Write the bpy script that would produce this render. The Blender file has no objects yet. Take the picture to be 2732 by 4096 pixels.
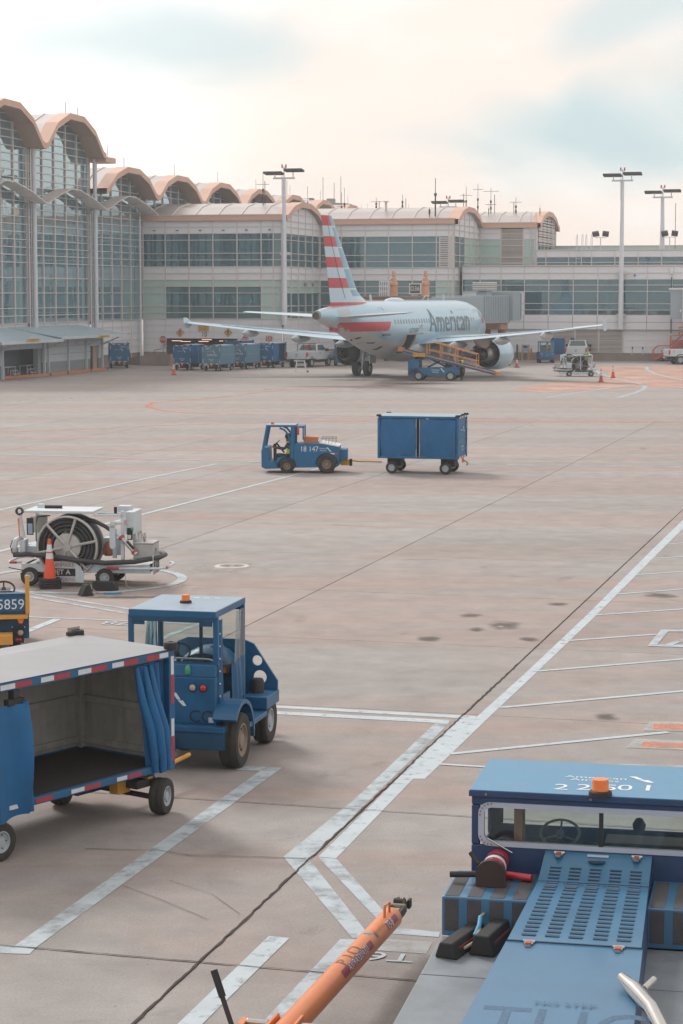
import bpy, bmesh, math, random
from math import sin, cos, pi, radians as R, atan2, hypot, sqrt
from mathutils import Vector, Matrix
random.seed(7)
S = bpy.context.scene
COL = S.collection

# ---------------------------------------------------------------- camera
FPX, CAMH, YHOR = 8500.0, 6.4, 1172.0          # focal length and horizon in photo pixels (2732 x 4096)
PITCH = math.atan((2048 - YHOR) / FPX)
cam = bpy.data.cameras.new('camera'); camo = bpy.data.objects.new('camera', cam); COL.objects.link(camo)
camo.location = (0, 0, CAMH); camo.rotation_euler = (pi / 2 - PITCH, 0, 0)
cam.sensor_fit = 'VERTICAL'; cam.sensor_height = 36.0; cam.sensor_width = 24.0
cam.lens = FPX / 4096 * 36.0; cam.clip_start = 0.5; cam.clip_end = 5000
S.camera = camo
S.render.resolution_x = 683; S.render.resolution_y = 1024

# ---------------------------------------------------------------- sky, sun, exposure
SUN_EL, SUN_AZ = R(40), R(-32)                 # azimuth from the view axis, negative = left
W = bpy.data.worlds.new('World'); S.world = W; W.use_nodes = True
nt = W.node_tree; nt.nodes.clear()
def wn(t, **k):
    n = nt.nodes.new(t)
    for a, b in k.items(): setattr(n, a, b)
    return n
def lk(a, b): nt.links.new(a, b)
out = wn('ShaderNodeOutputWorld'); bg = wn('ShaderNodeBackground'); lk(bg.outputs[0], out.inputs[0])
bg.inputs['Strength'].default_value = 0.10
sky = wn('ShaderNodeTexSky', sky_type='NISHITA', sun_disc=False)
sky.sun_elevation = SUN_EL; sky.sun_rotation = SUN_AZ
sky.air_density = 1.0; sky.dust_density = 3.0; sky.ozone_density = 1.0
tc = wn('ShaderNodeTexCoord')
mp = wn('ShaderNodeMapping'); mp.inputs['Scale'].default_value = (5.2, 5.2, 12.5); mp.inputs['Location'].default_value = (1.13, 0.4, 0.62)
lk(tc.outputs['Generated'], mp.inputs[0])
n1 = wn('ShaderNodeTexNoise'); n1.inputs['Scale'].default_value = 1.0; n1.inputs['Detail'].default_value = 7; n1.inputs['Roughness'].default_value = .5; n1.inputs['Distortion'].default_value = .5
lk(mp.outputs[0], n1.inputs['Vector'])
mp2 = wn('ShaderNodeMapping'); mp2.inputs['Scale'].default_value = (9, 9, 22); mp2.inputs['Location'].default_value = (4.1, 7.4, 2.2)
lk(tc.outputs['Generated'], mp2.inputs[0])
n2 = wn('ShaderNodeTexNoise'); n2.inputs['Scale'].default_value = 1.0; n2.inputs['Detail'].default_value = 6
lk(mp2.outputs[0], n2.inputs['Vector'])
def ramp(stops, src, interp='EASE'):
    r = wn('ShaderNodeValToRGB'); r.color_ramp.interpolation = interp
    e = r.color_ramp.elements
    while len(e) < len(stops): e.new(0.5)
    for i, (p, c) in enumerate(stops): e[i].position = p; e[i].color = c if len(c) == 4 else (*c, 1)
    lk(src, r.inputs[0]); return r.outputs[0]
def wmix(fac, a, b):
    m = wn('ShaderNodeMix', data_type='RGBA')
    if isinstance(fac, float): m.inputs[0].default_value = fac
    else: lk(fac, m.inputs[0])
    for k, v in ((6, a), (7, b)):
        if isinstance(v, tuple): m.inputs[k].default_value = (*v, 1)
        else: lk(v, m.inputs[k])
    return m.outputs[2]
# thin cloud sheet: cream where the veil is bright, blue grey where it is thick
def blob(px, py, sx, sy):
    """soft patch of thick cloud round the view direction of one photo pixel"""
    d = Vector(((px - 1366) / FPX, 1.0, (YHOR - py) / FPX)).normalized()
    m = wn('ShaderNodeMapping'); m.vector_type = 'POINT'
    m.inputs['Location'].default_value = (-d.x / sx, -d.y / sx, -d.z / sy); m.inputs['Scale'].default_value = (1 / sx, 1 / sx, 1 / sy)
    lk(tc.outputs['Generated'], m.inputs[0])
    w = wn('ShaderNodeVectorMath', operation='MULTIPLY_ADD'); lk(n1.outputs['Color'], w.inputs[0])
    w.inputs[1].default_value = (2.2, 1.0, 2.6); lk(m.outputs[0], w.inputs[2])
    w2 = wn('ShaderNodeVectorMath', operation='SUBTRACT'); lk(w.outputs[0], w2.inputs[0]); w2.inputs[1].default_value = (1.1, .5, 1.3)
    l = wn('ShaderNodeVectorMath', operation='LENGTH'); lk(w2.outputs[0], l.inputs[0])
    return ramp([(0.2, (1, 1, 1)), (1.0, (0, 0, 0))], l.outputs['Value'])
def wmath(op, a, b):
    m = wn('ShaderNodeMath', operation=op); m.use_clamp = True
    for i, v in enumerate((a, b)):
        if isinstance(v, (int, float)): m.inputs[i].default_value = v
        else: lk(v, m.inputs[i])
    return m.outputs[0]
thick = ramp([(0.50, (0, 0, 0)), (0.74, (1, 1, 1))], n1.outputs['Fac'])
pb = wmath('MULTIPLY', blob(2400, 530, .15, .046), 1.0)
pb2 = wmath('MULTIPLY', blob(600, 220, .085, .028), .75)
pb3 = wmath('MULTIPLY', blob(2600, 60, .10, .03), .7)
pb4 = wmath('MULTIPLY', blob(40, 290, .03, .010), .45)
mask = wmath('MAXIMUM', wmath('MAXIMUM', wmath('MULTIPLY', thick, .35), pb), wmath('MAXIMUM', pb2, wmath('MAXIMUM', pb3, pb4)))
warm = ramp([(0.42, (0, 0, 0)), (0.62, (1, 1, 1))], n2.outputs['Fac'])
CREAM, PINK, BLUE = (6.7, 6.35, 6.05), (6.6, 5.75, 5.2), (3.7, 4.65, 4.9)
veil = wmix(warm, CREAM, PINK)
# veil brightens towards the hidden sun
sd = Vector((sin(SUN_AZ + R(19)), cos(SUN_AZ + R(19)), .13)).normalized()
dt = wn('ShaderNodeVectorMath', operation='DOT_PRODUCT'); lk(tc.outputs['Generated'], dt.inputs[0]); dt.inputs[1].default_value = sd
glow = ramp([(0.975, (0, 0, 0)), (1.0, (1, 1, 1))], dt.outputs['Value'])
veil = wmix(glow, veil, (8.2, 8.0, 7.8))
cloud = wmix(mask, veil, BLUE)
full = wmix(0.92, sky.outputs[0], cloud)
lk(full, bg.inputs['Color'])
sun = bpy.data.lights.new('sun', 'SUN'); sun.energy = 1.35; sun.angle = R(14); sun.color = (1, .97, .93)
suno = bpy.data.objects.new('sun', sun); COL.objects.link(suno)
suno.rotation_euler = (Vector((sin(SUN_AZ) * cos(SUN_EL), cos(SUN_AZ) * cos(SUN_EL), sin(SUN_EL)))).to_track_quat('Z', 'Y').to_euler()
S.view_settings.view_transform = 'Standard'; S.view_settings.look = 'None'
S.view_settings.exposure = 0.72; S.view_settings.gamma = 1.0; S.view_settings.use_curve_mapping = False
S.render.engine = 'CYCLES'
S.cycles.max_bounces = 6; S.cycles.transparent_max_bounces = 16; S.cycles.transmission_bounces = 4; S.cycles.volume_bounces = 0; S.cycles.diffuse_bounces = 3; S.cycles.glossy_bounces = 3
S.cycles.caustics_reflective = False; S.cycles.caustics_refractive = False

# ---------------------------------------------------------------- pixel helpers (a pixel gives a direction only)
_cp, _sp = cos(PITCH), sin(PITCH)
def ray(px, py):
    u = (px - 1366) / FPX; v = (2048 - py) / FPX
    return Vector((u, _cp + v * _sp, -_sp + v * _cp))
def G(px, py, z=0.0):
    d = ray(px, py); t = (z - CAMH) / d.z
    return Vector((d.x * t, d.y * t, z))
def AY(px, py, Y):
    d = ray(px, py); t = Y / d.y
    return Vector((d.x * t, Y, CAMH + d.z * t))

# ---------------------------------------------------------------- materials
def lin(h):
    if isinstance(h, str):
        h = h.lstrip('#'); c = [int(h[i:i + 2], 16) / 255 for i in (0, 2, 4)]
        return tuple(x / 12.92 if x <= .04045 else ((x + .055) / 1.055) ** 2.4 for x in c)
    return h
_M = {}
def M(name, col=None, rough=.5, metal=0.0, var=.12, scale=2.5, bump=0.0, bscale=40, dirt=0.0, dcol='#5a5148', spec=.5, emit=0.0, alpha=None, trans=0.0, streak=0.0, coat=0.0):
    if name in _M: return _M[name]
    m = bpy.data.materials.new(name); m.use_nodes = True; _M[name] = m
    t = m.node_tree; N = t.nodes; L = t.links; p = N['Principled BSDF']
    c = lin(col)
    p.inputs['Roughness'].default_value = rough; p.inputs['Metallic'].default_value = metal
    p.inputs['Specular IOR Level'].default_value = spec
    if coat: p.inputs['Coat Weight'].default_value = coat; p.inputs['Coat Roughness'].default_value = .12
    if emit:
        p.inputs['Emission Color'].default_value = (*c, 1); p.inputs['Emission Strength'].default_value = emit
    if trans: p.inputs['Transmission Weight'].default_value = trans
    if alpha is not None: p.inputs['Alpha'].default_value = alpha
    tcn = N.new('ShaderNodeTexCoord')
    src = tcn.outputs['Object']
    cur = None
    if var or dirt or streak:
        nz = N.new('ShaderNodeTexNoise'); nz.inputs['Scale'].default_value = scale; nz.inputs['Detail'].default_value = 6; nz.inputs['Roughness'].default_value = .62
        L.new(src, nz.inputs['Vector'])
        rp = N.new('ShaderNodeValToRGB'); e = rp.color_ramp.elements
        e[0].position = .32; e[1].position = .68
        e[0].color = (*[x * (1 - var) for x in c], 1); e[1].color = (*[min(1, x * (1 + var)) for x in c], 1)
        L.new(nz.outputs['Fac'], rp.inputs[0]); cur = rp.outputs[0]
        if dirt:
            n2 = N.new('ShaderNodeTexNoise'); n2.inputs['Scale'].default_value = scale * 2.3; n2.inputs['Detail'].default_value = 9; n2.inputs['Roughness'].default_value = .7
            L.new(src, n2.inputs['Vector'])
            r2 = N.new('ShaderNodeValToRGB'); r2.color_ramp.elements[0].position = .5; r2.color_ramp.elements[1].position = .78
            r2.color_ramp.elements[1].color = (dirt, dirt, dirt, 1); r2.color_ramp.elements[0].color = (dirt * .12,) * 3 + (1,)
            L.new(n2.outputs['Fac'], r2.inputs[0])
            mx = N.new('ShaderNodeMix'); mx.data_type = 'RGBA'
            L.new(r2.outputs[0], mx.inputs[0]); L.new(cur, mx.inputs[6]); mx.inputs[7].default_value = (*lin(dcol), 1); cur = mx.outputs[2]
        if streak:
            mpn = N.new('ShaderNodeMapping'); mpn.inputs['Scale'].default_value = (6, 6, .35); L.new(src, mpn.inputs[0])
            n3 = N.new('ShaderNodeTexNoise'); n3.inputs['Scale'].default_value = 2.0; n3.inputs['Detail'].default_value = 7; L.new(mpn.outputs[0], n3.inputs['Vector'])
            r3 = N.new('ShaderNodeValToRGB'); r3.color_ramp.elements[0].position = .48; r3.color_ramp.elements[1].position = .8
            r3.color_ramp.elements[0].color = (0, 0, 0, 1); r3.color_ramp.elements[1].color = (streak,) * 3 + (1,)
            L.new(n3.outputs['Fac'], r3.inputs[0])
            mx = N.new('ShaderNodeMix'); mx.data_type = 'RGBA'
            L.new(r3.outputs[0], mx.inputs[0]); L.new(cur, mx.inputs[6]); mx.inputs[7].default_value = (*lin(dcol), 1); cur = mx.outputs[2]
        L.new(cur, p.inputs['Base Color'])
        if dirt:
            rr = N.new('ShaderNodeMapRange'); rr.inputs[3].default_value = max(.05, rough - .12); rr.inputs[4].default_value = min(1, rough + .2)
            L.new(nz.outputs['Fac'], rr.inputs[0]); L.new(rr.outputs[0], p.inputs['Roughness'])
    else: p.inputs['Base Color'].default_value = (*c, 1)
    if bump:
        nb = N.new('ShaderNodeTexNoise'); nb.inputs['Scale'].default_value = bscale; nb.inputs['Detail'].default_value = 5
        L.new(src, nb.inputs['Vector'])
        b = N.new('ShaderNodeBump'); b.inputs['Strength'].default_value = bump; b.inputs['Distance'].default_value = .02
        L.new(nb.outputs['Fac'], b.inputs['Height']); L.new(b.outputs[0], p.inputs['Normal'])
    return m

# ---------------------------------------------------------------- mesh builder
class MB:
    def __init__(s): s.v = []; s.f = []; s.m = []; s.slots = []; s.X = None
    def mi(s, m):
        if m not in s.slots: s.slots.append(m)
        return s.slots.index(m)
    def add(s, vs, fs, m):
        b = len(s.v); k = s.mi(m)
        s.v += [tuple(s.X @ Vector(p)) if s.X else tuple(p) for p in vs]
        for f in fs: s.f.append(tuple(b + i for i in f)); s.m.append(k)
        return s
    def poly(s, pts, m): return s.add(pts, [tuple(range(len(pts)))], m)
    def box(s, x0, x1, y0, y1, z0, z1, m, tx=0, ty=0):
        """axis box; tx, ty shrink the top"""
        v = [(x0, y0, z0), (x1, y0, z0), (x1, y1, z0), (x0, y1, z0), (x0 + tx, y0 + ty, z1), (x1 - tx, y0 + ty, z1), (x1 - tx, y1 - ty, z1), (x0 + tx, y1 - ty, z1)]
        return s.add(v, [(3, 2, 1, 0), (4, 5, 6, 7), (0, 1, 5, 4), (1, 2, 6, 5), (2, 3, 7, 6), (3, 0, 4, 7)], m)
    def prism(s, pts, axis, a0, a1, m, m2=None):
        """extrude a 2-D outline along axis ('x': pts are y,z; 'y': x,z; 'z': x,y)"""
        def P(u, w, a): return {'x': (a, u, w), 'y': (u, a, w), 'z': (u, w, a)}[axis]
        n = len(pts)
        v = [P(u, w, a0) for u, w in pts] + [P(u, w, a1) for u, w in pts]
        s.add(v, [(i, (i + 1) % n, n + (i + 1) % n, n + i) for i in range(n)], m)
        b = len(s.v) - 2 * n; k = s.mi(m2 or m)
        s.f.append(tuple(b + n - 1 - i for i in range(n))); s.m.append(k)
        s.f.append(tuple(b + n + i for i in range(n))); s.m.append(k)
        return s
    def cyl(s, p0, p1, r, m, n=12, r1=None, caps=True, mc=None):
        p0, p1 = Vector(p0), Vector(p1); r1 = r if r1 is None else r1
        d = (p1 - p0); d = d.normalized() if d.length > 1e-9 else Vector((0, 0, 1))
        a = d.orthogonal().normalized(); b = d.cross(a)
        v = []
        for P, q in ((p0, r), (p1, r1)):
            v += [P + (a * cos(2 * pi * i / n) + b * sin(2 * pi * i / n)) * q for i in range(n)]
        s.add(v, [(i, (i + 1) % n, n + (i + 1) % n, n + i) for i in range(n)], m)
        if caps:
            bb = len(s.v) - 2 * n; k = s.mi(mc or m)
            if r > 1e-6: s.f.append(tuple(bb + n - 1 - i for i in range(n))); s.m.append(k)
            if r1 > 1e-6: s.f.append(tuple(bb + n + i for i in range(n))); s.m.append(k)
        return s
    def tube(s, pts, r, m, n=8, closed=False, caps=True, rs=None):
        pts = [Vector(p) for p in pts]; N = len(pts); v = []
        prev = None
        for i, P in enumerate(pts):
            if closed: d = pts[(i + 1) % N] - pts[i - 1]
            else: d = pts[min(i + 1, N - 1)] - pts[max(i - 1, 0)]
            d.normalize()
            if prev is None: a = d.orthogonal().normalized()
            else:
                a = prev - d * prev.dot(d)
                a = a.normalized() if a.length > 1e-6 else d.orthogonal().normalized()
            prev = a; b = d.cross(a); q = rs[i] if rs else r
            v += [P + (a * cos(2 * pi * j / n) + b * sin(2 * pi * j / n)) * q for j in range(n)]
        f = []
        for i in range(N if closed else N - 1):
            i2 = (i + 1) % N
            f += [(i * n + j, i * n + (j + 1) % n, i2 * n + (j + 1) % n, i2 * n + j) for j in range(n)]
        if caps and not closed: f += [tuple(range(n - 1, -1, -1)), tuple((N - 1) * n + j for j in range(n))]
        return s.add(v, f, m)
    def lathe(s, prof, m, n=24, o=(0, 0, 0), ax='z', ms=None, close=False):
        """prof: (radius, height) list turned round ax through o"""
        v = []
        for r, h in prof:
            for i in range(n):
                c, q = cos(2 * pi * i / n) * r, sin(2 * pi * i / n) * r
                v.append({'z': (c, q, h), 'x': (h, c, q), 'y': (q, h, c)}[ax])
        v = [(a + o[0], b + o[1], c + o[2]) for a, b, c in v]
        for k in range(len(prof) - 1):
            s_ = ms[k] if ms else m
            if k == 0: base = len(s.v); s.v += [tuple(s.X @ Vector(p)) if s.X else p for p in v]
            kk = s.mi(s_)
            for i in range(n):
                s.f.append((base + k * n + i, base + k * n + (i + 1) % n, base + (k + 1) * n + (i + 1) % n, base + (k + 1) * n + i)); s.m.append(kk)
        return s
    def loft(s, rings, m, caps=True, closed=True, ms=None):
        n = len(rings[0]); v = [p for r in rings for p in r]; base = len(s.v)
        s.v += [tuple(s.X @ Vector(p)) if s.X else tuple(p) for p in v]
        for k in range(len(rings) - 1):
            for i in range(n if closed else n - 1):
                mm = ms(k, i) if ms else m
                s.f.append((base + k * n + i, base + k * n + (i + 1) % n, base + (k + 1) * n + (i + 1) % n, base + (k + 1) * n + i)); s.m.append(s.mi(mm))
        if caps and closed:
            s.f.append(tuple(base + n - 1 - i for i in range(n))); s.m.append(s.mi(m))
            s.f.append(tuple(base + (len(rings) - 1) * n + i for i in range(n))); s.m.append(s.mi(m))
        return s
    def text(s, txt, mat4, size, m, sx=1.0, spacing=1.0, align='CENTER'):
        """flat lettering: x right, y up in mat4's plane"""
        cu = bpy.data.curves.new('lettering', 'FONT'); cu.body = txt; cu.size = size; cu.align_x = align; cu.align_y = 'CENTER'; cu.space_character = spacing; cu.resolution_u = 3
        ob = bpy.data.objects.new('lettering', cu)
        me = ob.to_mesh()
        T = mat4 @ Matrix.Diagonal((sx, 1, 1, 1))
        s.add([T @ v.co for v in me.vertices], [tuple(p.vertices) for p in me.polygons], m)
        ob.to_mesh_clear(); bpy.data.objects.remove(ob); bpy.data.curves.remove(cu)
        return s
    def build(s, name, parent=None, smooth=None, bevel=0, loc=None, fix=True):
        me = bpy.data.meshes.new(name); me.from_pydata(s.v, [], s.f)
        for m in s.slots: me.materials.append(m)
        me.polygons.foreach_set('material_index', s.m)
        if fix:
            b = bmesh.new(); b.from_mesh(me); bmesh.ops.recalc_face_normals(b, faces=b.faces); b.to_mesh(me); b.free()
        if smooth:
            me.polygons.foreach_set('use_smooth', [True] * len(me.polygons)); me.set_sharp_from_angle(angle=R(smooth if smooth is not True else 35))
        me.update()
        o = bpy.data.objects.new(name, me); COL.objects.link(o)
        if parent: o.parent = parent
        if loc: o.location = loc
        if bevel:
            md = o.modifiers.new('edge', 'BEVEL'); md.width = bevel; md.segments = 2; md.limit_method = 'ANGLE'; md.angle_limit = R(40)
        return o
def tag(o, label=None, cat=None, group=None, kind=None):
    if label: o['label'] = label
    if cat: o['category'] = cat
    if group: o['group'] = group
    if kind: o['kind'] = kind
    return o
def thing(name, label, cat, loc=(0, 0, 0), rz=0.0, group=None):
    o = bpy.data.objects.new(name, None); COL.objects.link(o); o.empty_display_size = .3
    o.location = loc; o.rotation_euler = (0, 0, rz)
    return tag(o, label, cat, group)
def inst(src, name, parent, loc=(0, 0, 0), rot=(0, 0, 0), scale=None):
    """another object sharing src's mesh"""
    o = bpy.data.objects.new(name, src.data); COL.objects.link(o); o.parent = parent; o.location = loc; o.rotation_euler = rot
    if scale: o.scale = scale
    for md in src.modifiers:
        if md.type == 'BEVEL':
            q = o.modifiers.new('edge', 'BEVEL'); q.width = md.width; q.segments = md.segments; q.limit_method = 'ANGLE'; q.angle_limit = md.angle_limit
    return o
def copy_tree(o, parent=None, loc=None, rz=None, label=None):
    c = o.copy(); COL.objects.link(c); c.parent = parent
    if loc is not None: c.location = loc
    if rz is not None: c.rotation_euler = (0, 0, rz)
    if label: c['label'] = label
    for ch in list(o.children): copy_tree(ch, c)
    return c
def heading(deg): return R(90 - deg)           # local +x points deg to the right of the view axis
def txm(o, xdir, ydir):
    """matrix for flat text at o"""
    x = Vector(xdir).normalized(); y = Vector(ydir).normalized(); z = x.cross(y)
    m = Matrix.Identity(4)
    for i in range(3): m[i][0] = x[i]; m[i][1] = y[i]; m[i][2] = z[i]; m[i][3] = o[i]
    return m
# ================================================================ GROUND
def concrete(name, base, far=False):
    m = bpy.data.materials.new(name); m.use_nodes = True; t = m.node_tree; N = t.nodes; L = t.links; p = N['Principled BSDF']
    p.inputs['Roughness'].default_value = .82; p.inputs['Specular IOR Level'].default_value = .35
    g = N.new('ShaderNodeNewGeometry'); pos = g.outputs['Position']
    def noise(scale, detail, rough=.55, vec=pos, dist=0):
        n = N.new('ShaderNodeTexNoise'); n.inputs['Scale'].default_value = scale; n.inputs['Detail'].default_value = detail; n.inputs['Roughness'].default_value = rough; n.inputs['Distortion'].default_value = dist
        L.new(vec, n.inputs['Vector']); return n.outputs['Fac']
    def rmp(f, a, b, c0, c1):
        r = N.new('ShaderNodeValToRGB'); r.color_ramp.elements[0].position = a; r.color_ramp.elements[1].position = b
        r.color_ramp.elements[0].color = (*c0, 1); r.color_ramp.elements[1].color = (*c1, 1); L.new(f, r.inputs[0]); return r.outputs[0]
    def mix(f, a, b, mode='MIX'):
        x = N.new('ShaderNodeMix'); x.data_type = 'RGBA'; x.blend_type = mode
        if isinstance(f, (int, float)): x.inputs[0].default_value = f
        else: L.new(f, x.inputs[0])
        for k, v in ((6, a), (7, b)):
            if isinstance(v, tuple): x.inputs[k].default_value = (*v, 1)
            else: L.new(v, x.inputs[k])
        return x.outputs[2]
    grey, red, pale = (.292, .283, .276), (.308, .270, .255), (.340, .329, .321)
    c = mix(rmp(noise(.16, 5, .6, dist=.6), .42, .60, (0, 0, 0), (1, 1, 1)), grey, red)
    # slab rows poured at different times: bands across the apron
    rot = N.new('ShaderNodeMapping'); rot.inputs['Rotation'].default_value = (0, 0, R(15)); rot.inputs['Scale'].default_value = (.004, .16, 0); L.new(pos, rot.inputs[0])
    c = mix(rmp(noise(1.0, 2, .4, rot.outputs[0]), .46, .56, (0, 0, 0), (.62, .62, .62)), c, pale)
    rot2 = N.new('ShaderNodeMapping'); rot2.inputs['Rotation'].default_value = (0, 0, R(15)); rot2.inputs['Location'].default_value = (3, 9, 0); rot2.inputs['Scale'].default_value = (.012, .3, 0); L.new(pos, rot2.inputs[0])
    c = mix(rmp(noise(1.0, 3, .5, rot2.outputs[0]), .50, .60, (0, 0, 0), (.62, .62, .62)), c, (.338, .265, .238))
    # fine speckle, blotches, dark spots
    c = mix(rmp(noise(60, 3, .7), .35, .7, (.86, .86, .86), (1.10, 1.10, 1.10)), (1, 1, 1), (1, 1, 1)) if False else c
    sp = rmp(noise(38, 4, .75), .3, .72, (.80, .80, .80), (1.16, 1.16, 1.16)); c = mix(1.0, c, sp, 'MULTIPLY')
    bl = rmp(noise(1.3, 8, .66), .32, .70, (.82, .82, .83), (1.10, 1.09, 1.08)); c = mix(1.0, c, bl, 'MULTIPLY')
    st = rmp(noise(.55, 7, .62, dist=1.2), .62, .76, (1, 1, 1), (.68, .66, .65)); c = mix(1.0, c, st, 'MULTIPLY')
    # rubbed tyre marks running along the apron
    rot3 = N.new('ShaderNodeMapping'); rot3.inputs['Rotation'].default_value = (0, 0, R(4)); rot3.inputs['Scale'].default_value = (.05, 2.2, 0); L.new(pos, rot3.inputs[0])
    tk = rmp(noise(1.0, 6, .6, rot3.outputs[0]), .60, .80, (1, 1, 1), (.88, .875, .87)); c = mix(1.0, c, tk, 'MULTIPLY')
    v = N.new('ShaderNodeTexVoronoi'); v.inputs['Scale'].default_value = 2.4; L.new(pos, v.inputs['Vector'])
    ch = rmp(v.outputs['Distance'], .018, .045, (.42, .40, .40), (1, 1, 1)); c = mix(.8, c, ch, 'MULTIPLY')
    oi = N.new('ShaderNodeObjectInfo')
    tn = rmp(oi.outputs['Random'], 0, 1, (.95, .94, .935), (1.05, 1.05, 1.05)); c = mix(1.0, c, tn, 'MULTIPLY')
    L.new(c, p.inputs['Base Color'])
    b = N.new('ShaderNodeBump'); b.inputs['Strength'].default_value = .35; b.inputs['Distance'].default_value = .006
    L.new(noise(90, 4, .7), b.inputs['Height']); L.new(b.outputs[0], p.inputs['Normal'])
    return m
CONC = concrete('apron_concrete', None)
JOINT = M('joint_filler', '#38332f', .95, var=.3, scale=8)
apron = MB().poly([(-900, -300, -.035), (900, -300, -.035), (900, 1500, -.035), (-900, 1500, -.035)], JOINT).build('apron')
tag(apron, kind='structure')
PA = R(15); U1 = Vector((cos(PA), -sin(PA), 0)); U2 = Vector((sin(PA), cos(PA), 0))
def uv(u, v, z=0): return U1 * u + U2 * v + Vector((0, 0, z))
u0, du, v0, dv = -6.46, 5.83, 25.1, 6.27
VMAX = v0 + 13 * dv
sl = MB().box(.013, du - .013, .009, dv - .009, -.05, 0, CONC)
slab0 = None
ROT = (0, 0, -PA)
def in_view(u, v, marg):
    P = uv(u, v)
    return P.y > 13 and abs(P.x) < P.y * .1607 + marg
covered = []
for i in range(-12, 14):
    for j in range(-2, 13):
        a, b = u0 + i * du, v0 + j * dv
        if any(in_view(a + q * du, b + w * dv, 5.0) for q in (0, .5, 1) for w in (0, .5, 1)):
            if slab0 is None:
                slab0 = sl.build('concrete_slab', apron); o = slab0
            else: o = inst(slab0, 'concrete_slab', apron)
            o.location = uv(a, b); o.rotation_euler = ROT
            covered.append((i, j))
cv = set(covered)
ms = MB()
for i in range(-70, 72):                       # the slabs that the lens does not show, and those too far off to tell apart
    for j in range(-14, 13):
        if (i, j) not in cv:
            a, b = u0 + i * du, v0 + j * dv
            ms.poly([uv(a + .011, b + .006), uv(a + du - .011, b + .006), uv(a + du - .011, b + dv - .006), uv(a + .011, b + dv - .006)], CONC)
ms.poly([uv(-420, VMAX), uv(420, VMAX), uv(420, VMAX + 500), uv(-420, VMAX + 500)], CONC)
tag(ms.build('concrete_field', apron, fix=False), kind='stuff')

# ---- painted markings
def paint(name, col, wear=.5, scale=5.0, soft=.12, dirtcol='#8d8078'):
    m = bpy.data.materials.new(name); m.use_nodes = True; t = m.node_tree; N = t.nodes; L = t.links; p = N['Principled BSDF']
    p.inputs['Roughness'].default_value = .7
    g = N.new('ShaderNodeNewGeometry')
    a = N.new('ShaderNodeTexNoise'); a.inputs['Scale'].default_value = scale; a.inputs['Detail'].default_value = 9; a.inputs['Roughness'].default_value = .7; L.new(g.outputs['Position'], a.inputs['Vector'])
    r = N.new('ShaderNodeValToRGB'); c = wear; r.color_ramp.elements[0].position = c - soft; r.color_ramp.elements[1].position = c + soft
    r.color_ramp.elements[0].color = (0, 0, 0, 1); L.new(a.outputs['Fac'], r.inputs[0]); L.new(r.outputs[0], p.inputs['Alpha'])
    b = N.new('ShaderNodeTexNoise'); b.inputs['Scale'].default_value = 1.7; b.inputs['Detail'].default_value = 8; b.inputs['Roughness'].default_value = .7; L.new(g.outputs['Position'], b.inputs['Vector'])
    q = N.new('ShaderNodeValToRGB'); q.color_ramp.elements[0].position = .3; q.color_ramp.elements[1].position = .62
    q.color_ramp.elements[0].color = (*[x * .84 for x in lin(col)], 1); q.color_ramp.elements[1].color = (*lin(col), 1)
    L.new(b.outputs['Fac'], q.inputs[0]); L.new(q.outputs[0], p.inputs['Base Color'])
    return m
WP = paint('white_marking', '#b2bec5', .34)
WPW = paint('worn_white_marking', '#abb7be', .37, 2.2, .16)
WPF = paint('faded_white_marking', '#b9bcbc', .46, 1.4, .25)
ORP = paint('orange_marking', '#d68468', .46, 2.0, .2)
PKP = paint('pink_red_surface', '#c9a190', .38, .3, .3)
GYP = paint('grey_blackout', '#8b8783', .38, 2.0, .2)
STN = paint('oil_stain_film', '#6f6862', .60, 1.6, .35)
def soft_film(name, col, strength):
    """stain that fades out towards its edge"""
    m = bpy.data.materials.new(name); m.use_nodes = True; t = m.node_tree; N = t.nodes; L = t.links; p = N['Principled BSDF']
    p.inputs['Roughness'].default_value = .75; p.inputs['Base Color'].default_value = (*lin(col), 1)
    tcn = N.new('ShaderNodeTexCoord'); sb = N.new('ShaderNodeVectorMath'); sb.operation = 'SUBTRACT'; sb.inputs[1].default_value = (.5, .5, 0); L.new(tcn.outputs['Generated'], sb.inputs[0])
    sp = N.new('ShaderNodeSeparateXYZ'); L.new(sb.outputs[0], sp.inputs[0]); cb = N.new('ShaderNodeCombineXYZ'); L.new(sp.outputs[0], cb.inputs[0]); L.new(sp.outputs[1], cb.inputs[1])
    ln = N.new('ShaderNodeVectorMath'); ln.operation = 'LENGTH'; L.new(cb.outputs[0], ln.inputs[0])
    g = N.new('ShaderNodeNewGeometry'); nz = N.new('ShaderNodeTexNoise'); nz.inputs['Scale'].default_value = 2.6; nz.inputs['Detail'].default_value = 7; nz.inputs['Roughness'].default_value = .65; L.new(g.outputs['Position'], nz.inputs['Vector'])
    ma = N.new('ShaderNodeMath'); ma.operation = 'MULTIPLY_ADD'; ma.inputs[1].default_value = .55; ma.inputs[2].default_value = -.275; L.new(nz.outputs['Fac'], ma.inputs[0])
    ad = N.new('ShaderNodeMath'); ad.operation = 'ADD'; L.new(ln.outputs['Value'], ad.inputs[0]); L.new(ma.outputs[0], ad.inputs[1])
    r = N.new('ShaderNodeMapRange'); r.interpolation_type = 'SMOOTHSTEP'; r.inputs[1].default_value = .06; r.inputs[2].default_value = .42; r.inputs[3].default_value = strength; r.inputs[4].default_value = 0; L.new(ad.outputs[0], r.inputs[0]); L.new(r.outputs[0], p.inputs['Alpha'])
    return m
STN = soft_film('oil_stain_film', '#4f4844', .62)
_z = [.004]
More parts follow.
